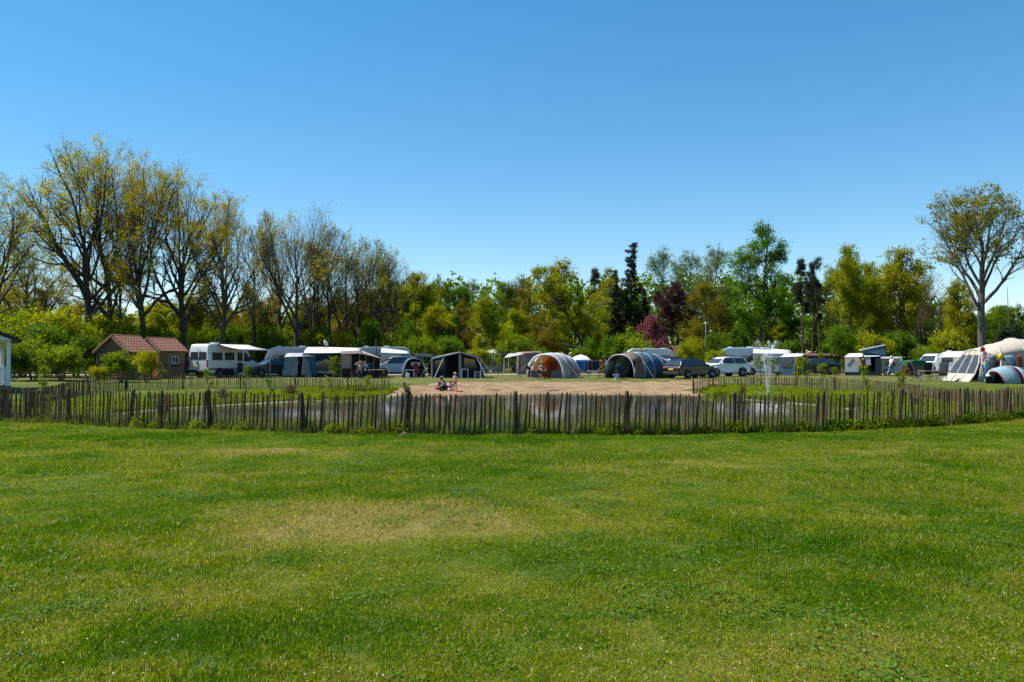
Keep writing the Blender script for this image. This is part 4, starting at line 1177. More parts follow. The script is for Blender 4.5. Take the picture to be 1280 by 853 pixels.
CARS = {
 'estate': dict(L=4.5, W=1.80, low=[(-2.15, .26), (-2.25, .5), (-2.24, .80), (-2.14, .95), (-0.4, .98), (0.85, .99), (1.55, .90), (2.06, .74), (2.22, .55), (2.20, .34), (2.1, .26)],
                cab=[(-2.08, .94), (-1.82, 1.32), (-1.62, 1.43), (-0.5, 1.49), (0.05, 1.46), (0.38, 1.36), (1.10, .96)], wx=(-1.32, 1.36), wr=.32),
 'suv': dict(L=4.5, W=1.86, low=[(-2.12, .32), (-2.23, .55), (-2.22, .95), (-2.10, 1.06), (-0.4, 1.08), (0.85, 1.08), (1.65, 1.00), (2.10, .88), (2.22, .65), (2.20, .40), (2.1, .32)],
                cab=[(-2.06, 1.05), (-1.80, 1.46), (-1.55, 1.60), (-0.5, 1.66), (0.05, 1.63), (0.36, 1.52), (1.05, 1.06)], wx=(-1.35, 1.38), wr=.36),
 'mpv': dict(L=4.6, W=1.84, low=[(-2.15, .28), (-2.28, .5), (-2.27, .9), (-2.2, 1.04), (-0.4, 1.06), (1.2, 1.06), (1.75, .95), (2.14, .76), (2.28, .55), (2.25, .36), (2.15, .28)],
                cab=[(-2.16, 1.03), (-2.05, 1.5), (-1.85, 1.66), (-0.5, 1.72), (0.25, 1.68), (0.62, 1.54), (1.55, 1.03)], wx=(-1.38, 1.45), wr=.33),
 'pickup_van': dict(L=4.9, W=1.92, low=[(-2.35, .3), (-2.45, .5), (-2.45, 1.0), (-2.4, 1.10), (-0.4, 1.12), (1.4, 1.12), (2.0, 1.02), (2.34, .85), (2.45, .6), (2.42, .38), (2.35, .3)],
                cab=[(-2.4, 1.09), (-2.36, 1.8), (-2.2, 1.92), (-0.5, 1.97), (0.6, 1.95), (0.95, 1.82), (1.62, 1.12)], wx=(-1.5, 1.5), wr=.34),
}
def car(label, px, d, head, kind, paint, plate=True, name='parked_car', cat='car', group=None):
    c = CARS[kind]; L, W = c['L'], c['W']; hw = W / 2
    t = thing(name, label, cat, ground_at(px, d), R(head + los(px)), group)
    low, cab = c['low'], c['cab']
    belt = cab[0][1]; top = max(p[1] for p in cab)
    part('body', MB().prism(low, hw, wf=lambda z: hw * (0.93 + 0.07 * math.sin(math.pi * min(1, max(0, (z - .2) / .85))))), paint, t, True, 0.07, seg=3)
    wf = lambda z: hw * 0.94 - hw * 0.22 * max(0, (z - belt)) / (top - belt)
    part('cabin', MB().prism(cab, hw, wf=wf), paint, t, True, 0.06, seg=3)
    for sgn in (-1, 1):
        def side(pts):
            P = [(x, sgn * (wf(z) + 0.012), z) for x, z in pts]
            return P if sgn < 0 else P[::-1]
        ch = top - belt
        b0, b1 = belt + 0.06, top - 0.09
        xr0, xr1 = cab[0][0] + 0.22, cab[1][0] + 0.16
        xf0, xf1 = cab[-1][0] - 0.26, cab[-2][0] - 0.02
        xm = (xr1 + xf1) / 2 + 0.05
        part('side_window', MB().slab(side([(xr0, b0), (xm - .04, b0), (xm - .04, b1), (xr1 + .12, b1)]), 0.01), GLASS, t)
        part('side_window', MB().slab(side([(xm + .04, b0), (xf0, b0), (xf1, b1), (xm + .04, b1)]), 0.01), GLASS, t)
        for x in c['wx']:
            part('wheel_arch', MB().lathe([(c['wr'] * 0.9, sgn * (hw - .10)), (c['wr'] * 1.20, sgn * (hw - .10)), (c['wr'] * 1.20, sgn * (hw + .012)), (c['wr'] * 1.10, sgn * (hw + .012)), (c['wr'] * 0.9, sgn * (hw - .10))], 20, (x, 0, c['wr']), 'y'), TRIM, t)
            part('wheel_well', MB().lathe([(0, sgn * (hw + .004)), (c['wr'] * 1.15, sgn * (hw + .004)), (c['wr'] * 1.15, sgn * (hw - .06))], 20, (x, 0, c['wr']), 'y'), TRIM, t)
            wheel(t, x, sgn * (hw - .06), c['wr'])
        mi = part('mirror', MB().box((cab[-1][0] - 0.3, sgn * (hw + .09), belt + .06), (.10, .20, .14)), paint, t, False, .03)
        part('sill', MB().box((0, sgn * (hw - .02), .30), (L * .48, .06, .10)), TRIM, t)
        part('door_handle', MB().box((xm - .45, sgn * (hw + .005), belt - .12), (.16, .03, .03)), TRIM, t)
        zt = low[2][1] - .02
        part('tail_light', MB().box((low[2][0] + .03, sgn * (hw - .24), zt), (.12, .40, .13)), LAMP_R, t, False, .03)
        part('headlight', MB().box((low[-4][0] - .06, sgn * (hw - .26), low[-4][1] + .06), (.22, .36, .12)), LAMP_W, t, False, .04)
    def across(a, b, sh0, sh1, nrm):
        (x0, z0), (x1, z1) = a, b
        q0 = (x0 + (x1 - x0) * .12, z0 + (z1 - z0) * .12); q1 = (x0 + (x1 - x0) * .90, z0 + (z1 - z0) * .90)
        P = [(q0[0], -wf(q0[1]) + sh0, q0[1]), (q0[0], wf(q0[1]) - sh0, q0[1]), (q1[0], wf(q1[1]) - sh1, q1[1]), (q1[0], -wf(q1[1]) + sh1, q1[1])]
        return off_poly(P if nrm > 0 else P[::-1], 0.014)
    part('windscreen', MB().slab(across(cab[-1], cab[-2], .10, .10, 1), 0.01), GLASS, t)
    part('rear_window', MB().slab(across(cab[0], cab[1], .14, .12, -1), 0.01), GLASS, t)
    part('bumper', MB().box((low[1][0] + .03, 0, .42), (.12, W * .9, .20)), TRIM, t, False, .03)
    part('bumper', MB().box((low[-3][0] - .03, 0, .42), (.12, W * .86, .16)), TRIM, t, False, .03)
    part('grille', MB().box((low[-4][0] + .02, 0, low[-4][1] - .04), (.10, W * .42, .10)), TRIM, t, False, .02)
    if plate:
        part('number_plate', MB().box((low[2][0] - .015, 0, low[2][1] - .10), (.02, .50, .11)), PLATE, t)
        part('number_plate', MB().box((low[-3][0] + .04, 0, .47), (.02, .50, .11)), PLATE, t)
    rr = MB()
    for sgn in (-1, 1): rr.tube([(-1.5, sgn * (wf(top) - .05), top - .02), (-1.4, sgn * (wf(top) - .05), top + .05), (-0.1, sgn * (wf(top) - .05), top + .05), (0.0, sgn * (wf(top) - .05), top - .02)], .018, 6)
    part('roof_rail', rr, TRIM, t)
    return t

def camper_van():
    t = thing('camper_van', 'white high-roofed camper van with its awning rolled out beside the sheds', 'van', ground_at(281, 64.5), R(49 + los(281)))
    hw = 0.99
    prof = [(-2.95, .42), (-2.97, 1.3), (-2.92, 2.2), (-2.80, 2.58), (-2.4, 2.66), (0.9, 2.66), (1.35, 2.52), (1.75, 2.05), (2.28, 1.34), (2.75, 1.16), (2.98, .95), (3.0, .5), (2.9, .42)]
    part('body', MB().prism(prof, hw, wf=lambda z: hw - 0.13 * max(0, (z - 1.2) / 1.45) - .02 * max(0, (.7 - z))), W_WHITE, t, True, .09, seg=3)
    wf = lambda z: hw - 0.13 * max(0, (z - 1.2) / 1.45) + .008
    for sgn in (-1, 1):
        def side(pts):
            P = [(x, sgn * wf(z), z) for x, z in pts]
            return P if sgn < 0 else P[::-1]
        for pts in ([(-2.5, 1.36), (-1.35, 1.36), (-1.35, 1.98), (-2.5, 1.98)], [(-1.1, 1.36), (0.0, 1.36), (0.0, 1.98), (-1.1, 1.98)], [(0.35, 1.30), (1.0, 1.30), (1.0, 2.0), (.35, 2.0)], [(1.1, 1.26), (1.98, 1.26), (1.52, 1.95), (1.1, 2.0)]):
            part('side_window', MB().slab(side(pts), .01), GLASS, t)
        part('rub_strip', MB().slab(side([(-2.9, .62), (2.6, .62), (2.6, .74), (-2.9, .74)]), .02), TRIM, t)
        for x in (-1.75, 1.85):
            part('wheel_arch', MB().lathe([(0, sgn * (hw + .006)), (.43, sgn * (hw + .006)), (.43, sgn * (hw - .08))], 20, (x, 0, .37), 'y'), TRIM, t)
            wheel(t, x, sgn * (hw - .06), .36, .23)
        part('tail_light', MB().box((-2.96, sgn * .90, 1.12), (.08, .14, .55)), LAMP_R, t, False, .02)
        part('headlight', MB().box((2.78, sgn * .70, 1.02), (.30, .42, .26)), LAMP_W, t, False, .06)
        part('mirror', MB().box((1.75, sgn * 1.16, 1.55), (.10, .24, .34)), TRIM, t, False, .04)
        part('rear_window', MB().slab(off_poly([(-2.965, sgn * .07, 1.42), (-2.965, sgn * .78, 1.42), (-2.93, sgn * .76, 2.02), (-2.93, sgn * .07, 2.02)][::sgn * -1 if sgn < 0 else -1], .015), .012), GLASS, t)
    part('windscreen', MB().slab(off_poly([(2.22, -.88, 1.40), (2.22, .88, 1.40), (1.45, .80, 2.40), (1.45, -.80, 2.40)], .02), .01), GLASS, t)
    part('door_seam', MB().box((-2.972, 0, 1.4), (.02, .025, 1.9)), TRIM, t)
    part('door_handle', MB().box((-2.99, .12, 1.20), (.04, .18, .06)), TRIM, t)
    part('bumper', MB().box((-2.98, 0, .50), (.16, 1.85, .24)), TRIM, t, False, .04)
    part('bumper', MB().box((2.98, 0, .55), (.16, 1.8, .28)), TRIM, t, False, .04)
    part('number_plate', MB().box((-2.99, .35, .92), (.02, .52, .11)), PLATE, t)
    part('roof_vent', MB().box((-1.2, 0, 2.72), (.5, .5, .12)), W_CARAV, t, False, .04)
    part('solar_panel', MB().box((.1, .1, 2.72), (1.3, .7, .05)), TRIM, t)
    # awning: cassette, cloth, legs
    aw = part('awning_cassette', MB().box((-.15, -.96, 2.60), (3.4, .16, .16)), W_DGREY if False else TRIM, t, False, .03)
    rows = []
    for i in range(5):
        k = i / 4
        rows.append([(x, -1.03 - 2.3 * k, 2.62 - .42 * k - .06 * math.sin(math.pi * k)) for x in (-1.85, -.7, .4, 1.55)])
    part('awning_cloth', MB().grid(rows), CL['white'], t, True, 0, .012)
    part('awning_bar', MB().box((-.15, -3.34, 2.19), (3.42, .07, .09)), ALU, t)
    for x in (-1.75, 1.45):
        part('awning_leg', MB().tube([(x, -3.32, 0.0), (x, -3.32, 2.16)], .022, 6), ALU, t)
    return t
camper_van()

car('dark grey estate car with a sloping bonnet parked beside the camper van', 340, 67.5, 205, 'estate', W_DGREY)
car('silver-blue people carrier parked behind the small blue tent', 497, 68, 196, 'mpv', W_SILVER)
car('black car half hidden between a caravan and the silver people carrier', 487, 76, 190, 'suv', W_BLACK)
car('black estate car with red tail lights and yellow plate turned away beside the beach', 864, 61.5, 48, 'estate', W_NAVY)
car('dark SUV parked between the blue-sided tent and the black estate car', 842, 71, 60, 'suv', W_BLACK)
car('white SUV parked just past the black estate car', 903, 66.5, 218, 'suv', W_WHITE)
car('silver people carrier parked in front of the bluish caravan', 957, 72, 192, 'mpv', W_SILVER)
car('silver-white delivery van facing the chairs near the big pale tent', 1170, 78, 238, 'pickup_van', W_WHITE, name='delivery_van', cat='van')
car('dark car hidden behind the young saplings by the red-brown shed', 1016, 74, 200, 'estate', W_DGREY)

# ------------------------------------------------------------------ caravans
def caravan(label, px, d, rz, L=5.2, W=2.2, H=2.45, skin=W_CARAV, stripe=W_GREY, front_round=True, hitch=True):
    t = thing('caravan', label, 'caravan', ground_at(px, d), R(rz + los(px)))
    h0 = .38
    prof = [(-L / 2, h0), (-L / 2 - .06, 1.0), (-L / 2 + .04, 1.75), (-L / 2 + .28, H - .18), (-L / 2 + .62, H), (L / 2 - .9, H), (L / 2 - .4, H - .2), (L / 2 - .06, 1.6), (L / 2 + .06, 1.0), (L / 2 - .02, h0)]
    part('body', MB().prism(prof, W / 2), skin, t, True, .07, seg=3)
    for sgn in (-1, 1):
        y = sgn * (W / 2 + .012)
        for x0, w_, z0, hh in ((-L * .36, 1.0, 1.18, .62), (-L * .02, 1.1, 1.18, .62), (L * .30, .9, 1.18, .62)):
            o = part('window', MB().box((x0, y, z0 + hh / 2), (w_, .03, hh)), GLASS, t, False, .03)
        part('stripe', MB().box((0, sgn * (W / 2 + .006), .92), (L * .96, .014, .09)), stripe, t)
        part('skirt', MB().box((0, sgn * (W / 2 + .004), .48), (L * .98, .02, .16)), stripe, t)
        part('wheel_arch', MB().lathe([(0, sgn * (W / 2 + .014)), (.38, sgn * (W / 2 + .014)), (.38, sgn * (W / 2 - .05))], 18, (-.1, 0, .32), 'y'), TRIM, t)
        wheel(t, -.1, sgn * (W / 2 - .08), .31, .19)
    part('front_window', MB().slab(off_poly([(L / 2 - .08, -W * .38, 1.25), (L / 2 - .08, W * .38, 1.25), (L / 2 - .30, W * .36, 1.95), (L / 2 - .30, -W * .36, 1.95)], .06), .02), GLASS, t)
    part('rear_window', MB().box((-L / 2 + .01, 0, 1.5), (.09, W * .66, .55)), GLASS, t, False, .02)
    part('roof_vent', MB().box((-.4, 0, H + .05), (.55, .55, .12)), W_WHITE, t, False, .04)
    part('roof_vent', MB().box((L * .28, .2, H + .03), (.4, .4, .10)), W_WHITE, t, False, .04)
    if hitch:
        part('drawbar', MB().tube([(L / 2 - .1, -.5, .45), (L / 2 + 1.0, 0, .42)], .05, 6).tube([(L / 2 - .1, .5, .45), (L / 2 + 1.0, 0, .42)], .05, 6).tube([(L / 2 + .9, 0, .5), (L / 2 + .9, 0, .06)], .03, 6), STEEL_D, t)
        part('jockey_wheel', MB().lathe([(.0, -.04), (.09, -.04), (.09, .04), (0, .04)], 12, (L / 2 + .9, 0, .09), 'y'), TYRE, t)
    for x in (-L / 2 + .3, L / 2 - .4):
        for y in (-W * .4, W * .4): part('leg', MB().tube([(x, y, .4), (x, y, 0)], .03, 6), STEEL_D, t)
    return t
caravan('pale lilac-white caravan behind the grey annex tent and dark car', 372, 70, 184, 5.6, 2.3, 2.5, mk_paint('caravan_lilac', (0.46, 0.42, 0.45)))
caravan('grey caravan standing behind the beige canopy', 478, 79, 182, 5.6, 2.3, 2.62, W_GREY, W_WHITE)
caravan('white domed caravan beyond the dark blue trailer tent', 613, 88, 170, 4.8, 2.2, 2.35)
caravan('white caravan behind the blue-sided tent and dark SUV', 812, 82, 10, 5.0, 2.2, 2.5)
caravan('bluish caravan with a roof box beyond the white SUV', 932, 77, 186, 5.2, 2.3, 2.55, mk_paint('caravan_blue', (0.30, 0.40, 0.50)), W_WHITE)
caravan('small white caravan under a white sheet beside the big pale tent', 1207, 73, 175, 4.6, 2.1, 2.15)

# ------------------------------------------------------------------ tents: helpers
def panel(name, pts, m, t, th=0.012):
    return part(name, MB().slab(pts, th), m, t)
def poles(name, segs, r, m, t):
    for sgm in segs: part(name, MB().tube(sgm, r, 6), m, t)
def sag(P00, P10, P11, P01, s=.06, n=6):
    """a cloth quad that sags in the middle"""
    a, b, c, d = map(Vector, (P00, P10, P11, P01)); rows = []
    for i in range(n + 1):
        u = i / n; row = []
        for j in range(n + 1):
            v = j / n
            p = a.lerp(b, v).lerp(d.lerp(c, v), u); p.z -= s * 16 * u * (1 - u) * v * (1 - v) * .5 + .012 * math.sin(9 * u + 5 * v)
            row.append(p)
        rows.append(row)
    return MB().grid(rows)
def arch(y, hw, h, n=14, x0=0.0, flat=2.3, lean=0.0):
    """points of an arch rib across x at depth y (superellipse)"""
    out = []
    for i in range(n + 1):
        a = math.pi * i / n
        ca, sa = math.cos(a), math.sin(a)
        x = x0 - hw * math.copysign(abs(ca) ** (2 / flat), ca); z = h * abs(sa) ** (2 / flat)
        out.append((x, y + lean * z, z))
    return out
def rib_tube(pts, r=.05): return MB().tube(pts, r, 8)
def guys(t, segs): 
    for a, b in segs: part('guy_rope', MB().tube([a, b], .008, 4), CL['offwhite'], t)

# grey annex tent
t = thing('annex_tent', 'small teal-grey annex tent with a dark open doorway beside the lilac caravan', 'tent', ground_at(374, 64), R(-8 + los(374)))
W, D, H0, H1 = 2.5, 1.8, 1.72, 1.95
panel('front_panel', [(-1.38, 0, 0), (-.12, 0, 0), (-.12, 0, H0 - .1), (-1.1, 0, H0 - .1)], CL['teal'], t)
panel('front_panel', [(.62, 0, 0), (1.35, 0, 0), (1.25, 0, H0 - .02), (.45, 0, H0 - .06)], CL['blue'], t)
panel('door_flap', [(.45, -.03, 0), (1.0, -.25, 0), (.78, -.05, 1.2), (.48, -.03, 1.5)], CL['teal'], t)
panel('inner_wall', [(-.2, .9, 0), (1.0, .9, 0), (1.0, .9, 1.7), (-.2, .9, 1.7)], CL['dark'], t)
panel('side_panel', [(-1.38, 0, 0), (-1.1, 0, H0 - .1), (-1.15, D, H1 - .1), (-1.42, D, 0)], CL['teal'], t)
panel('side_panel', [(1.35, 0, 0), (1.38, D, 0), (1.25, D, H1 - .1), (1.25, 0, H0 - .02)], CL['teal'], t)
part('roof', sag((-1.16, -.06, H0 - .08), (1.3, -.06, H0), (1.3, D, H1), (-1.2, D, H1), .05), CL['lgrey'], t, True, 0, .012)
panel('valance', [(-1.4, -.02, 0), (1.38, -.02, 0), (1.38, -.02, .16), (-1.38, -.02, .16)], CL['dark'], t)

# big white-roofed awning with navy walls
t = thing('awning', 'large white-roofed caravan awning with navy walls and an arched window', 'awning', ground_at(412, 64.5), R(-6 + los(412)))
rf = part('roof', sag((-2.1, 0, 1.95), (2.4, -.4, 1.98), (2.3, 3.2, 2.42), (-2.2, 3.2, 2.48), .08, 8), CL['white'], t, True, 0, .012)
panel('side_panel', [(-2.15, 3.1, 0), (-2.35, 0, 0), (-2.1, 0, 1.95), (-2.2, 3.2, 2.42)], CL['navy'], t)
panel('front_panel', [(-2.3, 0, 0), (2.3, 0, 0), (2.35, -.1, 1.95), (-2.1, 0, 1.92)], CL['navy'], t)
panel('front_panel', [(-2.24, -.02, .2), (-1.72, -.02, .2), (-1.62, -.02, 1.98), (-2.08, -.02, 1.98)], CL['grey'], t)
w = panel('arched_window', [(-1.45, -.03, .42), (.05, -.03, .30), (.08, -.03, 1.55), (-.35, -.03, 1.62), (-.85, -.03, 1.35), (-1.2, -.03, .9)], CL['lgrey'], t)
part('window_film', MB().slab([(-1.22, -.05, .52), (-.12, -.05, .44), (-.08, -.05, 1.42), (-.36, -.05, 1.46), (-.78, -.05, 1.22), (-1.06, -.05, .85)], .012), CL['pvc'], w)
panel('window', [(.55, -.07, .65), (1.55, -.09, .65), (1.55, -.1, 1.6), (.55, -.09, 1.6)], CL['pvc'], t)
poles('pole', [[(-2.1, -.03, 0), (-2.1, -.03, 1.95)], [(2.4, -.45, 0), (2.4, -.45, 2.0)]], .022, ALU, t)
guys(t, [((-2.1, 0, 1.95), (-2.9, -1.0, 0.02)), ((2.4, -.4, 1.95), (2.9, -1.5, 0.02))])
x_, y_ = at(408, 67.8)
t = thing('satellite_dish', 'white satellite dish raised above the large white-roofed awning', 'satellite dish', (x_, y_, 0))
part('mast', MB().tube([(0, 0, 0), (0, 0, 2.85)], .022, 6), ALU, t)
ds = part('dish', MB().lathe([(.0, .0), (.10, .01), (.20, .04), (.27, .08)], 16, (0, 0, 0), 'y'), W_CARAV, t, True, 0, .01)
ds.location = (0, .03, 2.85); ds.rotation_euler = (R(-28), 0, R(62))
part('feed_arm', MB().tube([(0, -.02, 2.62), (0, .32, 2.75)], .012, 5), ALU, t)

# beige canopy where people sit
t = thing('canopy', 'beige and brown open canopy on poles with people sitting under it', 'canopy', ground_at(452, 62), R(4 + los(452)))
part('roof', sag((-1.55, -.1, 1.86), (.15, -.2, 1.90), (.2, 2.6, 2.15), (-1.5, 2.6, 2.1), .04), CL['brown'], t, True, 0, .012)
part('roof', sag((.12, -.25, 1.92), (1.62, -.35, 1.45), (1.62, 2.4, 1.6), (.2, 2.6, 2.15), .03), CL['beige'], t, True, 0, .012)
panel('wall_panel', [(-1.52, 0, .75), (-.82, 0, .75), (-.82, 0, 1.8), (-1.52, 0, 1.8)], CL['beige'], t)
panel('back_wall', [(-1.5, 2.5, 0), (1.6, 2.4, 0), (1.6, 2.4, 1.6), (-1.5, 2.5, 2.1)], CL['navy'], t)
w = panel('wall_panel', [(.2, .02, 1.2), (.75, .02, 1.1), (.75, .02, 1.62), (.2, .02, 1.82)], CL['dark'], t)
poles('pole', [[(-1.55, -.05, 0), (-1.55, -.05, 1.86)], [(-.78, -.03, 0), (-.78, -.03, 1.86)], [(.3, -.2, 0), (.3, -.2, 1.9)], [(.92, -.3, 0), (.92, -.3, 1.72)], [(1.6, -.33, 0), (1.6, -.33, 1.46)], [(1.6, 2.3, 0), (1.6, 2.3, 1.6)]], .032, mk('tan_pole', (0.22, 0.13, 0.075), 0.6), t)
guys(t, [((1.6, -.33, 1.46), (2.2, -1.2, 0.02))])
x_, y_, z_ = ground_at(434, 61.2)
t = thing('kitchen_cabinet', 'black folding camping cabinet under the beige wall panel', 'cabinet', (x_, y_, z_))
part('carcass', MB().box((0, 0, .36), (.42, .4, .70)), CL['dark'], t, False, .02); part('worktop', MB().box((0, 0, .73), (.5, .46, .03)), STEEL_D, t)
part('leg', MB().box((-.18, 0, .02), (.03, .4, .04)), STEEL_D, t); part('leg', MB().box((.18, 0, .02), (.03, .4, .04)), STEEL_D, t)

# awning with white roof on the grey caravan
t = thing('awning', 'white-edged awning roof stretched from the grey caravan behind the silver people carrier', 'awning', ground_at(497, 76), R(2 + los(497)))
part('roof', sag((-1.6, -1.0, 2.05), (1.1, -1.0, 1.92), (1.1, 1.4, 2.2), (-1.5, 1.4, 2.5), .05), CL['white'], t, True, 0, .012)
panel('front_panel', [(-1.6, -1.0, .0), (.2, -1.0, 0), (.2, -1.0, 1.95), (-1.6, -1.0, 2.0)], CL['grey'], t)
panel('side_panel', [(1.1, -1.0, 0), (1.1, 1.4, 0), (1.1, 1.4, 2.15), (1.1, -1.0, 1.9)], CL['grey'], t)
panel('window', [(-1.2, -1.02, .8), (-.2, -1.02, .8), (-.2, -1.02, 1.5), (-1.2, -1.02, 1.5)], CL['pvc'], t)
poles('pole', [[(-1.6, -1.0, 0), (-1.6, -1.0, 2.05)], [(1.1, -1.0, 0), (1.1, -1.0, 1.92)]], .02, ALU, t)

# small blue tent
t = thing('dome_tent', 'small dark blue dome tent with an open front beside the silver people carrier', 'tent', ground_at(518, 63.5), R(6 + los(518)))
A = [arch(0, .86, 1.52, flat=2.6, lean=.05), arch(.9, .92, 1.6, flat=2.6), arch(1.9, .8, 1.2, flat=2.4), arch(2.5, .5, .45, flat=2.2)]
part('flysheet', MB().grid(A), CL['blue'], t, True, 0, .012)
part('front_rib', rib_tube(A[0], .035), CL['teal'], t, True)
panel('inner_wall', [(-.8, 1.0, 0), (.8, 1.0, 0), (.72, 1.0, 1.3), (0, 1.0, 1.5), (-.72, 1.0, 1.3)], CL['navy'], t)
panel('door_flap', [(-.30, -.04, .95), (.46, -.04, .95), (.46, -.02, 1.22), (-.26, -.02, 1.22)], CL['lgrey'], t)
guys(t, [(A[0][4], (-1.2, -.8, 0.02)), (A[0][10], (1.2, -.8, .02))])

# dark parasol-like tarp next to it
t = thing('tarp_shelter', 'black tarp shelter sagging between the dome tent and the trailer tent', 'shelter', ground_at(532, 67), R(0 + los(532)))
part('tarp', sag((-.9, -.5, 1.75), (.75, -.4, 1.55), (.7, 1.4, 1.9), (-.9, 1.4, 2.0), .12), CL['dark'], t, True, 0, .012)
panel('side_panel', [(.2, .2, 0), (.75, -.3, 0), (.75, -.4, 1.5), (.2, .2, 1.6)], CL['dark'], t)
poles('pole', [[(-.9, -.5, 0), (-.9, -.5, 1.75)], [(.75, -.4, 0), (.75, -.4, 1.55)], [(.7, 1.4, 0), (.7, 1.4, 1.9)], [(-.9, 1.4, 0), (-.9, 1.4, 2.0)]], .02, STEEL_D, t)

# big navy trailer tent
t = thing('trailer_tent', 'large dark navy frame tent with pale roof edges facing the beach', 'tent', ground_at(573, 62.5), R(0 + los(573)))
apex = (.15, 0, 2.02); L_ = (-2.05, 0, 1.55); R_ = (1.6, 0, 1.58); LE = (-2.12, 0, 0); RE = (2.1, .2, 0)
part('roof', sag((-2.1, -.5, 1.50), (.15, -.45, 2.02), (.15, 3.2, 2.1), (-2.1, 3.2, 1.6), .05), CL['lgrey'], t, True, 0, .012)
part('roof', sag((.15, -.45, 2.02), (1.75, -.4, 1.52), (1.75, 3.2, 1.6), (.15, 3.2, 2.1), .05), CL['navy'], t, True, 0, .012)
panel('front_panel', [(-2.0, .35, 0), (-.95, .35, 0), (-.85, .35, 1.78), (-2.0, .35, 1.5)], CL['navy'], t)
panel('front_panel', [(.02, .35, .0), (.22, .35, 0), (.22, .35, 1.95), (.02, .35, 1.95)], CL['lgrey'], t)
panel('front_panel', [(.22, .36, 0), (1.75, .36, 0), (1.65, .36, 1.5), (.22, .36, 1.95)], CL['navy'], t)
panel('window', [(.45, .33, .75), (1.4, .33, .75), (1.3, .33, 1.45), (.45, .33, 1.55)], CL['pvc'], t)
panel('window', [(-1.85, .33, .6), (-1.15, .33, .6), (-1.1, .33, 1.45), (-1.85, .33, 1.35)], CL['pvc'], t)
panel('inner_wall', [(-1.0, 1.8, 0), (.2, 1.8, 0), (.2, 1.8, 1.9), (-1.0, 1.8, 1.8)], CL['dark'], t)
panel('side_panel', [(-2.05, -.4, 0), (-2.05, 3.1, 0), (-2.08, 3.1, 1.55), (-2.08, -.4, 1.5)], CL['white'], t)
panel('side_panel', [(1.72, 0, 0), (2.15, 3.1, 0), (1.75, 3.1, 1.6), (1.72, -.2, 1.5)], CL['navy'], t)
panel('roof_edge', [(-2.12, -.52, 1.44), (.15, -.48, 1.97), (.15, -.48, 2.06), (-2.12, -.52, 1.56)], CL['white'], t)
panel('roof_edge', [(.15, -.48, 1.98), (1.77, -.42, 1.47), (1.77, -.42, 1.53), (.15, -.48, 2.05)], CL['lgrey'], t)
poles('pole', [[(-1.85, -1.2, 0), (-1.15, -.45, 1.62)], [(-2.08, -.48, 0), (-2.08, -.48, 1.5)], [(1.75, -.4, 0), (1.75, -.4, 1.5)], [(2.05, -1.0, .35), (1.45, -.42, 1.55)]], .03, ALU, t)
guys(t, [((-2.1, -.5, 1.5), (-2.9, -1.6, .02)), ((1.75, -.4, 1.5), (2.7, -1.5, .02)), ((1.75, 1.4, 1.5), (3.0, .6, .02))])

# white domed awning of the far caravan
t = thing('awning', 'white arched awning in front of the white domed caravan', 'awning', ground_at(614, 84.5), R(0 + los(614)))
A = [arch(-.3, 1.42, 2.05, flat=2.7), arch(.8, 1.5, 2.2, flat=2.7), arch(2.0, 1.5, 2.25, flat=2.7)]
part('roof', MB().grid(A), CL['white'], t, True, 0, .012)
panel('front_panel', [(-1.3, -.2, 0), (1.3, -.2, 0), (1.25, -.2, 1.3), (.7, -.2, 1.78), (-.7, -.2, 1.78), (-1.25, -.2, 1.3)], CL['grey'], t)
panel('window', [(-1.0, -.23, .8), (-.15, -.23, .8), (-.15, -.23, 1.5), (-.9, -.23, 1.45)], CL['pvc'], t)
panel('window', [(.15, -.23, .8), (1.0, -.23, .8), (.9, -.23, 1.45), (.15, -.23, 1.5)], CL['pvc'], t)

# grey tarp + brown shed-like tent
t = thing('sun_canopy', 'pale grey sun canopy slung out from the brown tent', 'canopy', ground_at(645, 74), R(0 + los(645)))
part('cloth', sag((-1.1, -.8, 1.55), (.55, -.6, 1.85), (.8, 1.0, 2.0), (-.7, 1.2, 1.95), .06), CL['lgrey'], t, True, 0, .012)
poles('pole', [[(-1.1, -.8, 0), (-1.1, -.8, 1.55)], [(.55, -.6, 0), (.55, -.6, 1.85)], [(.8, 1.0, 0), (.8, 1.0, 2.0)], [(-.7, 1.2, 0), (-.7, 1.2, 1.95)]], .03, mk('pale_pole', (0.45, 0.36, 0.25), 0.6), t)
t = thing('brown_tent', 'brown flat-topped tent behind the grey tunnel tent', 'tent', ground_at(660, 77.5), R(4 + los(660)))
part('body', MB().prism([(-1.1, 0), (-1.0, 1.7), (-.7, 2.05), (.9, 2.15), (1.2, 1.9), (1.3, 0)], 1.2), CL['brown'], t, False, .05)
part('roof', sag((-1.1, -1.3, 1.98), (1.3, -1.3, 2.08), (1.3, 1.3, 2.2), (-1.1, 1.3, 2.1), .02), CL['beige'], t, True, 0, .02)
panel('window', [(-.6, -1.22, .8), (.5, -1.22, .8), (.5, -1.22, 1.5), (-.6, -1.22, 1.5)], CL['pvc'], t)

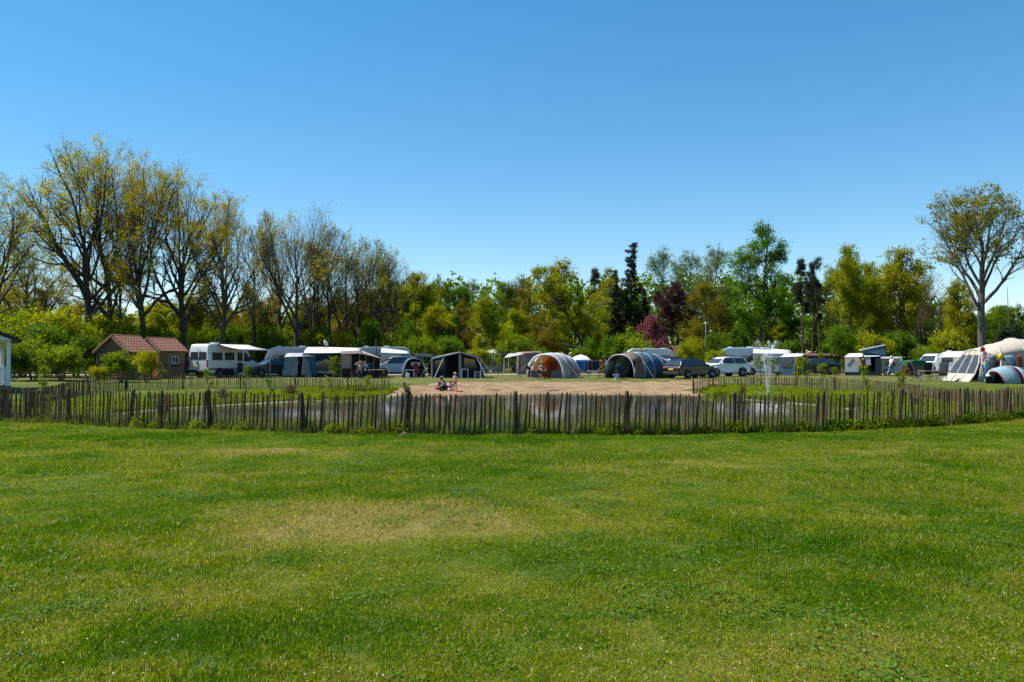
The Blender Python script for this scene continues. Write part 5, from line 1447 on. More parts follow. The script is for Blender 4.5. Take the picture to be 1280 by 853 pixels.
# grey inflatable tunnel tent with an orange inside
t = thing('tunnel_tent', 'grey inflatable tunnel tent with glowing orange interior and open front', 'tent', ground_at(683, 62), R(-22 + los(683)))
A = [arch(-.2, 1.52, 1.82, flat=2.35, lean=-.02), arch(.9, 1.6, 1.9, flat=2.35), arch(2.1, 1.6, 1.9, flat=2.35), arch(3.3, 1.5, 1.75, flat=2.35), arch(4.2, 1.1, .9, flat=2.2)]
B = [[(x * .97, y, z * .985) for x, y, z in a] for a in A]
part('flysheet', MB().grid(A), CL['thin'], t, True, 0, 0)
part('lining', MB().grid(B[1:4]), CL['orange'], t, True, 0, 0)
panel('bedroom_wall', [(p[0] * .95, 2.6, p[2] * .97) for p in arch(2.6, 1.6, 1.9, flat=2.35)], CL['orange'], t)
panel('bedroom_door', [(-.85, 2.55, 0), (-.1, 2.55, 0), (-.1, 2.55, 1.35), (-.85, 2.55, 1.3)], CL['rust'], t)
for k, a in enumerate(A[:4]): part('air_beam', rib_tube(a, .075 if k else .09), CL['white'], t, True)
panel('mud_skirt', [(-1.5, -.26, 0), (-.55, -.26, 0), (-.55, -.22, .5), (-1.46, -.22, .62)], CL['navy'], t)
panel('mud_skirt', [(.45, -.26, 0), (1.5, -.26, 0), (1.45, -.22, .75), (.5, -.22, .55)], CL['navy'], t)
poles('pole', [[(-.28, -.25, 0), (-.28, -.25, 1.78)]], .02, ALU, t)
guys(t, [(A[1][10], (2.9, -.4, 0.02)), (A[0][4], (-2.4, -1.2, .02)), (A[2][10], (3.0, 1.6, .02))])

# white party tent
t = thing('party_tent', 'white peaked party tent behind the washing', 'tent', ground_at(726, 72), R(0 + los(726)))
n = 10
top_ = (0, 0, 1.86)
ring = [(1.02 * (abs(math.cos(a)) ** .6) * math.copysign(1, math.cos(a)), 1.02 * (abs(math.sin(a)) ** .6) * math.copysign(1, math.sin(a)), 1.28) for a in [2 * math.pi * k / 16 + .01 for k in range(16)]]
mid_ = [(x * .55, y * .55, 1.68) for x, y, z in ring]
mb = MB(); mb.add([top_] + mid_ + ring, [(0, 1 + k, 1 + (k + 1) % 16) for k in range(16)] + [(1 + k, 17 + k, 17 + (k + 1) % 16, 1 + (k + 1) % 16) for k in range(16)])
part('roof', mb, CL['white'], t, True)
mb = MB(); mb.grid([[(x, y, z) for x, y, z in ring + ring[:1]], [(x * 1.01, y * 1.01, 1.12) for x, y, z in ring + ring[:1]]])
part('valance', mb, CL['offwhite'], t, False, 0, .012)
poles('leg', [[(sx * .98, sy * .98, 0), (sx * .98, sy * .98, 1.28)] for sx in (-1, 1) for sy in (-1, 1)], .022, ALU, t)

# washing on a line
t = thing('washing_line', 'washing line with posts and cord between the tunnel tent and the brown-roofed tent', 'washing line', ground_at(730, 66.5), R(0 + los(730)))
poles('post', [[(-1.75, 0, 0), (-1.75, 0, 1.45)], [(0, 0, 0), (0, 0, 1.42)], [(1.75, 0, 0), (1.75, 0, 1.45)]], .02, ALU, t)
part('cord', MB().tube([(-1.75, 0, 1.42), (-.9, 0, 1.35), (0, 0, 1.40), (.9, 0, 1.35), (1.75, 0, 1.42)], .008, 4), CL['offwhite'], t)
bx0, by0, bz0 = t.location
for x0, w_, h_, cn, lb in ((-1.36, .72, .85, 'rust', 'rust-brown towel hanging on the washing line'), (-.18, 1.05, 1.0, 'royal', 'bright blue sheet hanging on the washing line'), (.52, .28, .95, 'maroon', 'dark maroon towel hanging beside the blue sheet'), (.98, .52, .95, 'navy', 'navy towel hanging on the washing line'), (1.42, .26, .7, 'coral', 'coral orange towel at the end of the washing line'), (-.86, .22, .5, 'lilac', 'small pale cloth between the rust towel and the blue sheet')):
    rows = []
    for i in range(6):
        k = i / 5
        rows.append([(x0 + w_ * (j / 6 - .5), .03 * math.sin(j * 1.7 + x0 * 3) * k + .012, 1.375 - h_ * k + .01 * math.sin(j)) for j in range(7)])
    o = part('towel', MB().grid(rows), CL[cn], None, True, 0, .015); o.location = (bx0, by0, bz0); tag(o, lb, 'towel', 'washing on the line')

# large tent with brown porch and blue sides
t = thing('family_tent', 'large family tent with brown porch roof and steel-blue sides beside the parked cars', 'tent', ground_at(786, 61.5), R(-38 + los(786)))
A = [arch(-1.0, 1.42, 1.80, flat=2.6, x0=-.1), arch(.1, 1.5, 2.0, flat=2.6), arch(1.3, 1.52, 1.98, flat=2.6), arch(2.5, 1.5, 1.9, flat=2.6), arch(3.6, 1.4, 1.6, flat=2.4), arch(4.6, 1.1, .55, flat=2.2)]
n_ = len(A[0])
part('porch_roof', MB().grid([a[3:12] for a in A[:2]]), CL['brown'], t, True, 0, .012)
part('porch_side', MB().grid([a[:4] for a in A[:2]]), CL['teal'], t, True, 0, .012)
part('flysheet', MB().grid([a[:7] for a in A[1:]]), CL['teal'], t, True, 0, .012)
part('flysheet', MB().grid([a[8:] for a in A[1:]]), CL['blue'], t, True, 0, .012)
part('ridge_panel', MB().grid([a[6:9] for a in A[1:5]]), CL['white'], t, True, 0, .014)
for a in A[1:5]: part('air_beam', rib_tube(a[8:], .05), CL['skyblue'], t, True)
part('air_beam', rib_tube(A[0], .045), CL['lgrey'], t, True)
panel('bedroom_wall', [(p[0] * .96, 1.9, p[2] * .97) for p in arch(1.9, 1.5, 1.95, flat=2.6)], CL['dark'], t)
panel('window', [(-1.0, 1.85, .8), (-.1, 1.85, .8), (-.1, 1.85, 1.5), (-.9, 1.85, 1.5)], CL['pvc'], t)
panel('front_panel', [(.55, .0, 0), (1.45, .05, 0), (1.25, .05, 1.55), (.75, .05, 1.9)], CL['brown'], t)
panel('low_screen', [(-1.25, -.9, 0), (-.2, -.9, 0), (-.2, -.9, .55), (-1.2, -.9, .6)], CL['navy'], t)
poles('pole', [[(1.3, -1.0, 0), (.75, .05, 1.75)]], .022, ALU, t)
guys(t, [(A[0][4], (-2.3, -1.9, .02)), (A[1][10], (2.7, -.4, .02)), (A[3][10], (2.8, 2.2, .02))])

# awning with white roof on the bluish caravan and the small tent beside it
t = thing('awning', 'white awning roof stretched from the bluish caravan behind the fountain', 'awning', ground_at(964, 75), R(0 + los(964)))
part('roof', sag((-1.6, -1.3, 2.0), (1.75, -1.3, 1.92), (1.75, 1.0, 2.3), (-1.6, 1.0, 2.55), .05), CL['white'], t, True, 0, .012)
panel('front_panel', [(-1.6, -1.3, .0), (1.7, -1.3, 0), (1.7, -1.3, 1.95), (-1.6, -1.3, 2.0)], CL['grey'], t)
panel('window', [(-.9, -1.33, .8), (.9, -1.33, .8), (.9, -1.33, 1.5), (-.9, -1.33, 1.5)], CL['pvc'], t)
panel('side_panel', [(1.75, -1.3, 0), (1.75, 1.0, 0), (1.75, 1.0, 2.25), (1.75, -1.3, 1.9)], CL['grey'], t)
t = thing('annex_tent', 'small white-roofed tent with blue walls beside the red-brown shed', 'tent', ground_at(991, 71), R(-12 + los(991)))
part('roof', sag((-.95, -.8, 1.62), (.95, -.8, 1.66), (.8, 1.2, 1.95), (-.9, 1.2, 1.9), .04), CL['white'], t, True, 0, .012)
panel('front_panel', [(-.95, -.78, 0), (.35, -.78, 0), (.35, -.78, 1.62), (-.95, -.78, 1.6)], CL['blue'], t)
panel('window', [(-.7, -.81, .7), (.1, -.81, .7), (.1, -.81, 1.35), (-.7, -.81, 1.35)], CL['pvc'], t)
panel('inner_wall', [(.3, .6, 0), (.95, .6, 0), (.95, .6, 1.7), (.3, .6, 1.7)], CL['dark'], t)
panel('side_panel', [(-.95, -.8, 0), (-.95, 1.2, 0), (-.9, 1.2, 1.9), (-.95, -.8, 1.6)], CL['teal'], t)
panel('side_panel', [(.95, -.8, 0), (.95, 1.2, 0), (.8, 1.2, 1.9), (.95, -.8, 1.62)], CL['navy'], t)
poles('pole', [[(.95, -.8, 0), (.95, -.8, 1.66)]], .022, ALU, t)

# folding camper with lifted roof
t = thing('folding_camper', 'folding camper with a lifted wedge roof and white awning beside the red-brown shed', 'camper', ground_at(1090, 70.5), R(0 + los(1090)))
part('awning_roof', sag((-2.25, -.9, 1.62), (.72, -.9, 1.68), (.6, 1.4, 1.98), (-1.9, 1.4, 1.95), .04), CL['white'], t, True, 0, .012)
panel('front_panel', [(-2.2, -.85, 0), (-1.1, -.85, 0), (-1.1, -.85, 1.6), (-2.2, -.85, 1.58)], CL['lgrey'], t)
panel('curtain', [(-2.15, -.9, 1.1), (-1.95, -.9, .95), (-1.5, -.9, 1.55), (-2.15, -.9, 1.56)], CL['offwhite'], t)
panel('curtain', [(-1.15, -.9, .85), (-.98, -.9, .85), (-.98, -.9, 1.58), (-1.5, -.9, 1.56)], CL['offwhite'], t)
panel('front_panel', [(-.75, -.85, .9), (-.1, -.85, .9), (-.1, -.85, 1.6), (-.75, -.85, 1.6)], CL['grey'], t)
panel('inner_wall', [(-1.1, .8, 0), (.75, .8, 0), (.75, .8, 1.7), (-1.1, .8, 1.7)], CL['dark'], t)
panel('front_panel', [(.25, -.86, 0), (.75, -.86, 0), (.75, -.86, 1.64), (.25, -.86, 1.64)], CL['navy'], t)
panel('mud_skirt', [(-2.2, -.9, 0), (.75, -.9, 0), (.75, -.9, .3), (-2.2, -.9, .3)], CL['navy'], t)
part('body', MB().box((1.4, .6, 1.0), (2.1, 2.0, 1.3)), W_GREY, t, False, .08, seg=3)
part('window', MB().box((1.45, -.42, 1.1), (.8, .04, .5)), GLASS, t)
part('bed_shelf', MB().box((1.4, -.6, 1.52), (1.4, .6, .10)), W_WHITE, t, False, .03)
part('roof_lid', MB().slab([(-1.0, -.3, 2.18), (1.05, -.3, 2.62), (1.05, 1.8, 2.62), (-1.0, 1.8, 2.18)], -.10), W_CARAV, t, False, .03)
panel('roof_cloth', [(-.95, -.25, 2.15), (1.1, -.25, 1.75), (1.0, -.25, 2.6)], CL['blue'], t)
panel('roof_cloth', [(1.1, -.25, 1.75), (1.1, 1.7, 1.75), (1.0, 1.7, 2.6), (1.0, -.25, 2.6)], CL['navy'], t)
part('cloth_wall', MB().box((.2, .9, 1.85), (1.7, 1.4, .4)), CL['blue'], t)
part('aerial', MB().tube([(.9, .4, 2.6), (.9, .4, 2.85)], .03, 6), ALU, t)
wheel(t, 1.2, -.35, .3, .18)
part('leg', MB().tube([(2.3, -.2, .4), (2.3, -.2, 0)], .03, 6), STEEL_D, t)

# white sheet over the small caravan
t = thing('awning', 'white sheet awning propped in front of the small caravan by the big pale tent', 'awning', ground_at(1198, 69.5), R(0 + los(1198)))
part('roof', sag((-1.5, -.5, 1.62), (1.3, -.5, 1.65), (1.3, 1.5, 2.12), (-.8, 1.5, 2.12), .05), CL['white'], t, True, 0, .012)
poles('pole', [[(-1.5, -.5, 0), (-1.5, -.5, 1.62)], [(1.3, -.5, 0), (1.3, -.5, 1.65)]], .02, ALU, t)
guys(t, [((-1.5, -.5, 1.62), (-2.2, -1.4, .02))])
# ------------------------------------------------------------------ big pale tent on the right and what stands by it
t = thing('family_tent', 'big cream air tent with bunting and film windows beside the far fence', 'tent', ground_at(1262, 53), R(3))
# tunnel runs along local x; the porch at -x looks along the bank towards the beach
def rib(x, hw, h, lean=0.0, n=14, flat=2.5):
    out = []
    for i in range(n + 1):
        a = math.pi * i / n
        ca, sa = math.cos(a), math.sin(a)
        z = h * abs(sa) ** (2 / flat)
        out.append((x + lean * z, -hw * math.copysign(abs(ca) ** (2 / flat), ca), z))
    return out
A = [rib(-3.15, 1.45, 2.12, .32), rib(-1.9, 1.6, 2.42, .26), rib(.1, 1.75, 2.82), rib(2.0, 1.75, 2.74), rib(4.0, 1.7, 2.6), rib(5.6, 1.4, 1.2)]
part('roof', MB().grid([a[3:12] for a in A]), CL['offwhite'], t, True, 0, .012)
part('side_panel', MB().grid([a[0:4] for a in A[2:]]), CL['navy'], t, True, 0, .012)
part('side_panel', MB().grid([a[11:] for a in A]), CL['teal'], t, True, 0, .012)
part('side_panel', MB().grid([a[0:2] for a in A[1:3]]), CL['teal'], t, True, 0, .012)
part('window', MB().grid([a[1:4] for a in A[1:3]]), CL['pvc'], t, True, 0, .01)
part('curtain', MB().slab([(-.75, -1.72, .8), (-.3, -1.74, .8), (-.3, -1.66, 1.75), (-.75, -1.62, 1.7)], .01), CL['teal'], t)
# camera side of the porch: pale blue leading edge, dark cloth painting the shaded opening behind it
mid_ = [tuple(Vector(p).lerp(Vector(q), .42)) for p, q in zip(A[0], A[1])]
part('porch_side', MB().grid([A[0][0:4], mid_[0:4]]), CL['skyblue'], t, True, 0, .012)
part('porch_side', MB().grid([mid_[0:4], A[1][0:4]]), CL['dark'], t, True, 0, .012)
for k in (1, 2, 3, 4): part('air_beam', rib_tube(A[k], .075), CL['offwhite'], t, True)
part('air_beam', rib_tube(A[0], .05), CL['offwhite'], t, True)
# porch front: apron, ribs and film panes
base_y = [-1.4, -.48, .48, 1.4]
for k in range(3):
    y0, y1 = base_y[k], base_y[k + 1]
    panel('window', [(-3.30, y0, .50), (-3.30, y1, .50), (-2.62, y1 * .72, 1.75), (-2.62, y0 * .72, 1.75)], CL['pvc'], t)
    panel('apron', [(-3.72, y0 * 1.05, 0), (-3.72, y1 * 1.05, 0), (-3.30, y1, .52), (-3.30, y0, .52)], CL['offwhite'], t)
    panel('valance', [(-2.63, y0 * .73, 1.72), (-2.63, y1 * .73, 1.72), (-2.46, y1 * .45, 2.06), (-2.46, y0 * .45, 2.06)], CL['offwhite'], t)
for y0 in base_y:
    part('porch_rib', MB().tube([(-3.74, y0 * 1.05, 0.02), (-3.32, y0, .5), (-2.95, y0 * .9, 1.2), (-2.48, y0 * .5, 2.05)], .05, 6), CL['offwhite'], t)
guys(t, [(A[1][4], (-2.2, -3.2, .02)), (A[2][3], (.2, -3.6, .02)), (A[0][8], (-4.6, .6, .02))])
tm = t.matrix_basis.copy()
def on_tent(p): return tuple(Matrix.Translation(t.location) @ Matrix.Rotation(t.rotation_euler.z, 4, 'Z') @ Vector(p))
# bunting along the porch edge
tb = t
mb_o = thing('bunting', 'string of coloured flags and ribbons along the porch edge of the big cream tent', 'bunting', t.location, t.rotation_euler.z)
line = [(-2.46, -.9, 2.08), (-2.62, -1.2, 1.7), (-2.85, -1.42, 1.2), (-3.1, -1.52, .75)]
line2 = [(-2.45, -.9, 2.05), (-2.2, -1.45, 1.75), (-1.9, -1.75, 1.4), (-1.2, -2.1, 1.0), (-.2, -2.3, .85), (.7, -2.2, .95)]
for ln in (line, line2): part('cord', MB().tube(ln, .010, 4), CL['skyblue'], mb_o)
def along_line(ln, k):
    f = k * (len(ln) - 1); i = min(int(f), len(ln) - 2); return Vector(ln[i]).lerp(Vector(ln[i + 1]), f - i)
for j, cn in enumerate(('red', 'royal', 'red', 'rust', 'yellow', 'royal', 'coral')):
    p = along_line(line, (j + .3) / 7.2)
    part('flag', MB().slab([p, p + Vector((.06, -.18, -.02)), p + Vector((.03, -.09, -.28))], .006), CL[cn], mb_o)
for j, cn in enumerate(('yellow', 'skyblue', 'green', 'coral', 'yellow', 'royal', 'rust', 'green', 'yellow', 'coral')):
    p = along_line(line2, (j + .3) / 10.2)
    part('flag', MB().slab([p, p + Vector((.17, -.03, -.02)), p + Vector((.08, -.02, -.22))], .006), CL[cn], mb_o)
p = Vector((-2.46, -.95, 2.12))
part('rosette', MB().lathe([(0, .05), (.13, .03), (.17, 0), (.13, -.03), (0, -.05)], 12, tuple(p), 'y'), CL['red'], mb_o, True)
p = on_tent((-1.75, -1.62, 1.62))
o = link('balloon', MB().lathe([(0.02, -.24), (.05, -.2), (.13, -.1), (.17, .03), (.14, .14), (.07, .2), (0, .22)], 14).mesh('balloon', True), CL['yellow'], None, p); tag(o, 'yellow balloon tied to the porch edge of the big cream tent', 'balloon')
for lx, ly, sx, sz, cn, lb in ((-1.25, -1.70, .55, .6, 'skyblue', 'pale blue beach towel hung beside the window of the big cream tent'), (-.62, -1.76, .34, .75, 'rust', 'orange towel hung across the window of the big cream tent')):
    rows = [[on_tent((lx + sx * (j / 5 - .5), ly + .02 * math.sin(j * 2) - .03 * i, 1.72 - sz * i / 4)) for j in range(6)] for i in range(5)]
    o = part('towel', MB().grid(rows), CL[cn], None, True, 0, .012); tag(o, lb, 'towel')

# pop-up tent in front of it
t = thing('pop_up_tent', 'small pale blue pop-up tent standing in front of the big cream tent', 'tent', ground_at(1249, 49.0), R(-72))
A = []
for i in range(9):
    k = i / 8
    A.append(arch(-.2 + 2.4 * k, .9 * (math.sin(math.pi * min(1, .15 + .75 * k)) ** .6), 1.12 * (math.sin(math.pi * (.22 + .62 * k)) ** .8), 12, flat=2.1, lean=-.35 * (1 - k)))
n_ = len(A[0])
part('flysheet', MB().grid(A[:4]), CL['skyblue'], t, True, 0, .012)
part('dark_inside', MB().grid([a[8:] for a in A[3:5]]), CL['navy'], t, True, 0, .012)  # navy sheet stands in for the shaded inside of the tent
part('flysheet', MB().grid([a[:9] for a in A[3:5]]), CL['teal'], t, True, 0, .012)
part('flysheet', MB().grid(A[4:]), CL['lgrey'], t, True, 0, .012)
part('rim', rib_tube(A[0], .03), CL['coral'], t, True)
part('rim', rib_tube(A[3], .02), CL['coral'], t, True)
panel('inner_wall', [(p[0] * .9, .5, p[2] * .9) for p in A[3]], CL['navy'], t)

t = thing('play_shell', 'round grey pop-up sun shell with bunting across it beside the big cream tent', 'sun shell', ground_at(1244, 50.2), R(-10))
A = []
for i in range(7):
    a = R(100 * i / 6 - 5)
    A.append([(-.62 * math.cos(math.pi * j / 10), .55 * math.cos(a) * math.sin(math.pi * j / 10) - .1, .02 + .92 * math.sin(a + .1) * math.sin(math.pi * j / 10) if i else .02) for j in range(11)])
part('shell', MB().grid(A), CL['grey'], t, True, 0, .012)
part('rim', rib_tube(A[-1], .03), CL['lilac'], t, True)
part('ground_sheet', MB().slab([(-.62, -.5, .02), (.62, -.5, .02), (.62, .45, .02), (-.62, .45, .02)], .012), CL['dark'], t)
x_, y_, z_ = ground_at(1235.5, 49.3)
t = thing('bucket', 'dark blue bucket heaped with white bags beside the sun shell', 'bucket', (x_, y_, z_))
part('pail', MB().lathe([(.0, 0), (.15, 0), (.20, .42), (.21, .43), (.19, .42), (.0, .40)], 14), CL['navy'], t, True)
part('bag', MB().lathe([(.0, .62), (.08, .60), (.16, .5), (.17, .42), (.05, .40)], 10), CL['white'], t, True)
part('handle', MB().tube([(.2, 0, .42), (.14, 0, .62), (0, 0, .7), (-.14, 0, .62), (-.2, 0, .42)], .01, 5), ALU, t)

# ------------------------------------------------------------------ camping furniture
def chair(label, px, d, rz, cloth='dark', recline=0.25, frame=STEEL_D, group=None, high=1.0):
    t = thing('camping_chair', label, 'chair', ground_at(px, d), R(rz), group)
    # seat faces -y
    b = Vector((0, .22, .44)); tp = Vector((0, .22 + recline * .9, .44 + .72 * high))
    part('seat', sag((-.25, -.26, .46), (.25, -.26, .46), (.25, .22, .42), (-.25, .22, .42), .03, 4), CL[cloth], t, True, 0, .02)
    part('backrest', sag((-.25, b.y, .44), (.25, b.y, .44), (.25, tp.y, tp.z), (-.25, tp.y, tp.z), .03, 4), CL[cloth], t, True, 0, .03)
    for s in (-1, 1):
        part('back_frame', MB().tube([(s * .27, b.y - .04, .36), (s * .27, tp.y, tp.z)], .014, 6), frame, t)
        part('armrest', MB().box((s * .31, .02, .64), (.05, .46, .03)), frame, t, False, .01)
        part('arm_post', MB().tube([(s * .29, -.18, .44), (s * .31, -.18, .64)], .012, 5), frame, t)
        part('leg', MB().tube([(s * .27, -.28, .0), (s * .27, .24, .46)], .014, 6), frame, t)
        part('leg', MB().tube([(s * .27, .34, .0), (s * .27, -.24, .46)], .014, 6), frame, t)
    part('crossbar', MB().tube([(-.27, .30, .06), (.27, .30, .06)], .011, 5), frame, t)
    return t
def table(label, px, d, rz, L=1.1, W=.7, H=.68, top=None, frame=ALU):
    t = thing('camping_table', label, 'table', ground_at(px, d), R(rz))
    part('table_top', MB().box((0, 0, H), (L, W, .035)), top or mk('table_top_grey', (0.28, 0.27, 0.26), 0.5), t, False, .012)
    for s in (-1, 1):
        for q in (-1, 1):
            part('leg', MB().tube([(s * L * .42, q * W * .42, H - .02), (s * L * .46, q * W * .46, 0)], .016, 6), frame, t)
        part('crossbar', MB().tube([(s * L * .44, -W * .44, H * .4), (s * L * .44, W * .44, H * .4)], .010, 5), frame, t)
    return t
chair('high-backed black camping chair beside the orange windbreak', 1145, 53.0, 40, 'dark', .30, high=1.15)
chair('high-backed black camping chair on the tent side of the table by the far fence', 1177, 52.5, -48, 'dark', .34, high=1.2)
chair('black camping chair with its back turned behind the table by the far fence', 1157, 55, 178, 'dark', .22, high=1.1)
table('light folding table between the black chairs by the far fence', 1162, 54.8, 4, 1.3, .7, .66)
chair('black camping chair standing alone before the grey sun canopy', 648, 63.5, 75, 'dark', .2, high=1.05)
chair('black reclining chair tipped far back before the washing line', 724, 62, 70, 'dark', .75)
chair('black camping chair beside the small table at the porch of the brown-roofed tent', 753, 61.5, -68, 'dark', .3)
chair('dark camping chair at the open porch of the family tent', 777, 59.8, 20, 'navy', .2)
table('low dark table between the recliner and the tent porch', 742, 61, 10, .9, .6, .55, frame=STEEL_D)
t = thing('folding_stool', 'white-framed folding stool at the front of the brown-roofed tent', 'stool', ground_at(770, 58.6), R(12))
part('seat', MB().box((0, 0, .44), (.42, .34, .03)), CL['lgrey'], t)
for s in (-1, 1):
    for q in (-1, 1): part('leg', MB().tube([(s * .2, q * .16, .44), (-s * .2, q * .18, 0)], .014, 6), W_WHITE, t)
chair('dark red camping chair in front of the small blue dome tent', 523.5, 61.8, 48, 'dkred', .2)
table('small blue-topped table in front of the dome tent', 512.5, 61.2, 0, .7, .5, .62, CL['skyblue'])
x_, y_, z_ = ground_at(510, 60.8)
t = thing('water_can', 'white plastic water can before the small dome tent', 'water can', (x_, y_, z_))
part('tank', MB().box((0, 0, .17), (.26, .2, .34)), W_WHITE, t, False, .04); part('cap', MB().lathe([(0, .06), (.05, .06), (.05, 0)], 10, (.06, 0, .34)), CL['royal'], t); part('handle', MB().tube([(-.1, 0, .34), (-.1, 0, .42), (.02, 0, .42), (.02, 0, .34)], .014, 6), W_WHITE, t)
table('small grey table inside the front of the navy frame tent', 581, 61.2, 0, .55, .5, .7)
t = thing('step_ladder', 'short aluminium ladder rack at the corner of the navy frame tent', 'ladder', ground_at(597, 61), R(0))
for s in (-1, 1): part('rail', MB().tube([(s * .24, -.1, 0), (s * .22, .1, .55)], .016, 6), ALU, t)
for k in (.2, .38, .52): part('rung', MB().tube([(-.24, -.1 + k * .36, k), (.24, -.1 + k * .36, k)], .012, 5), ALU, t)
t = thing('bicycle', 'bicycle standing between the navy frame tent and the white domed awning', 'bicycle', ground_at(611, 64.5), R(15))
for x_ in (-.5, .5):
    w = part('wheel', MB().tube([(x_ + .33 * math.cos(2 * math.pi * k / 20), 0, .34 + .33 * math.sin(2 * math.pi * k / 20)) for k in range(21)], .018, 5, False), TYRE, t)
    part('spokes', MB().tube([(x_ - .32, 0, .34), (x_ + .32, 0, .34)], .004, 4).tube([(x_, 0, .02), (x_, 0, .66)], .004, 4), ALU, w)
part('frame', MB().tube([(-.5, 0, .34), (-.05, 0, .30), (.38, 0, .74), (-.18, 0, .74), (-.05, 0, .30)], .017, 6).tube([(-.5, 0, .34), (-.18, 0, .74)], .012, 6), W_SILVER, t)
part('fork', MB().tube([(.5, 0, .34), (.36, 0, .86)], .015, 6), W_SILVER, t)
part('handlebar', MB().tube([(.30, -.27, .95), (.37, 0, .90), (.30, .27, .95)], .012, 6), STEEL_D, t)
part('saddle', MB().box((-.22, 0, .88), (.26, .14, .06)), STEEL_D, t, False, .02)
part('seat_post', MB().tube([(-.18, 0, .74), (-.21, 0, .87)], .012, 6), ALU, t)
table('camp table with plates under the beige canopy', 473, 60.8, 0, 1.1, .7, .68, mk('table_wood', (0.30, 0.20, 0.13), 0.6), STEEL_D)
chair('dark blue chair beside the table under the beige canopy', 463.5, 61, 30, 'navy', .15)
chair('red folding chair in front of the beige canopy', 443.5, 60.6, -58, 'dkred', .15)
for px, dd, lb, r_z in ((288.5, 62.0, 'dark folded screen box standing by the awning of the camper van', 8),):
    t = thing('screen_box', lb, 'box', ground_at(px, dd), R(r_z))
    part('panel', MB().box((-.18, 0, .36), (.74, .34, .70)), CL['dark'], t, False, .02); part('panel', MB().box((.40, -.08, .36), (.22, .30, .70)), CL['blue'], t, False, .02)
    part('foot', MB().box((-.18, 0, .01), (.78, .38, .02)), STEEL_D, t); part('lid', MB().box((-.16, 0, .72), (.78, .36, .02)), STEEL_D, t)
table('low dark table in front of the camper van', 312, 62, 6, .9, .5, .42, mk('table_dark', (0.05, 0.05, 0.05), .5), STEEL_D)
chair('dark folding chair under the awning of the camper van', 302, 62.6, 30, 'navy', .15)

# windbreak with a sunflower print and the trailer behind it
t = thing('windbreak', 'orange windbreak with a round red sun print beside the chairs', 'windbreak', ground_at(1134, 63.5), R(0))
part('cloth', MB().slab([(-.46, 0, .12), (.46, 0, .12), (.46, 0, .86), (-.46, 0, .84)], .015), CL['orange'], t)
part('sun_print', MB().lathe([(0, -.022), (.20, -.022), (.20, -.018)], 20, (0, 0, .48), 'y'), CL['rust'], t)
part('sun_ring', MB().lathe([(.20, -.020), (.30, -.020), (.30, -.016)], 20, (0, 0, .48), 'y'), CL['yellow'], t)
poles('pole', [[(-.46, .01, 0), (-.46, .01, .9)], [(.46, .01, 0), (.46, .01, .9)]], .015, ALU, t)
t = thing('box_trailer', 'dark covered luggage trailer with green tarp behind the windbreak', 'trailer', ground_at(1143, 66), R(6))
part('box', MB().box((0, 0, .62), (1.4, 1.1, .55)), W_DGREY, t, False, .03)
part('tarp', MB().prism([(-.75, .85), (-.72, 1.28), (-.3, 1.38), (.5, 1.36), (.74, 1.2), (.76, .85)], .58), CL['green'], t, False, .05)
wheel(t, 0, -.52, .27, .16); wheel(t, 0, .52, .27, .16)
part('drawbar', MB().tube([(.7, 0, .45), (1.6, 0, .42), (1.6, 0, .0)], .035, 6), STEEL_D, t)
part('leg', MB().tube([(-.6, 0, .35), (-.6, 0, 0)], .025, 6), STEEL_D, t)
x_, y_, z_ = ground_at(1139, 63)
t = thing('beach_flag', 'narrow orange feather flag beside the windbreak', 'flag', (x_, y_, z_)); part('pole', MB().tube([(0, 0, 0), (0, 0, 1.25)], .012, 5), ALU, t)
part('cloth', MB().slab([(.01, 0, .35), (.16, 0, .4), (.19, 0, .95), (.10, 0, 1.2), (.01, 0, 1.22)], .008), CL['coral'], t)

# ------------------------------------------------------------------ sheds, hut, porch
M_CLAD = mk('cladding', (0.135, 0.070, 0.034), 0.75, 0.3, 2.5, bump=0.6, bscale=8, stretch=(1, 1, 8))
M_CLAD2 = mk('cladding_weathered', (0.175, 0.115, 0.060), 0.8, 0.3, 2.5, bump=0.6, bscale=8, stretch=(1, 1, 8))
M_SUNLIT = mk('cladding_sunlit', (0.34, 0.13, 0.035), 0.75, 0.25, 2.5, stretch=(1, 1, 8))  # gable boards: the sunlit orange is put into the colour
M_TRIMW = mk('verge_board', (0.30, 0.17, 0.10), 0.7, 0.2)
M_TILE = mk('roof_tile', (0.215, 0.088, 0.055), 0.8, 0.4, 3.0, bump=0.5)
mbt = MB()
rows = []
for i in range(3):
    rows.append([(.25 * (j / 6 - .5), (i / 2 - .5) * .36, .05 * math.cos(math.pi * 2 * j / 6) + .05 + .035 * (1 - i / 2)) for j in range(7)])
mbt.grid(rows)
TILE = mbt.mesh('tile', True); TILE.materials.append(M_TILE)
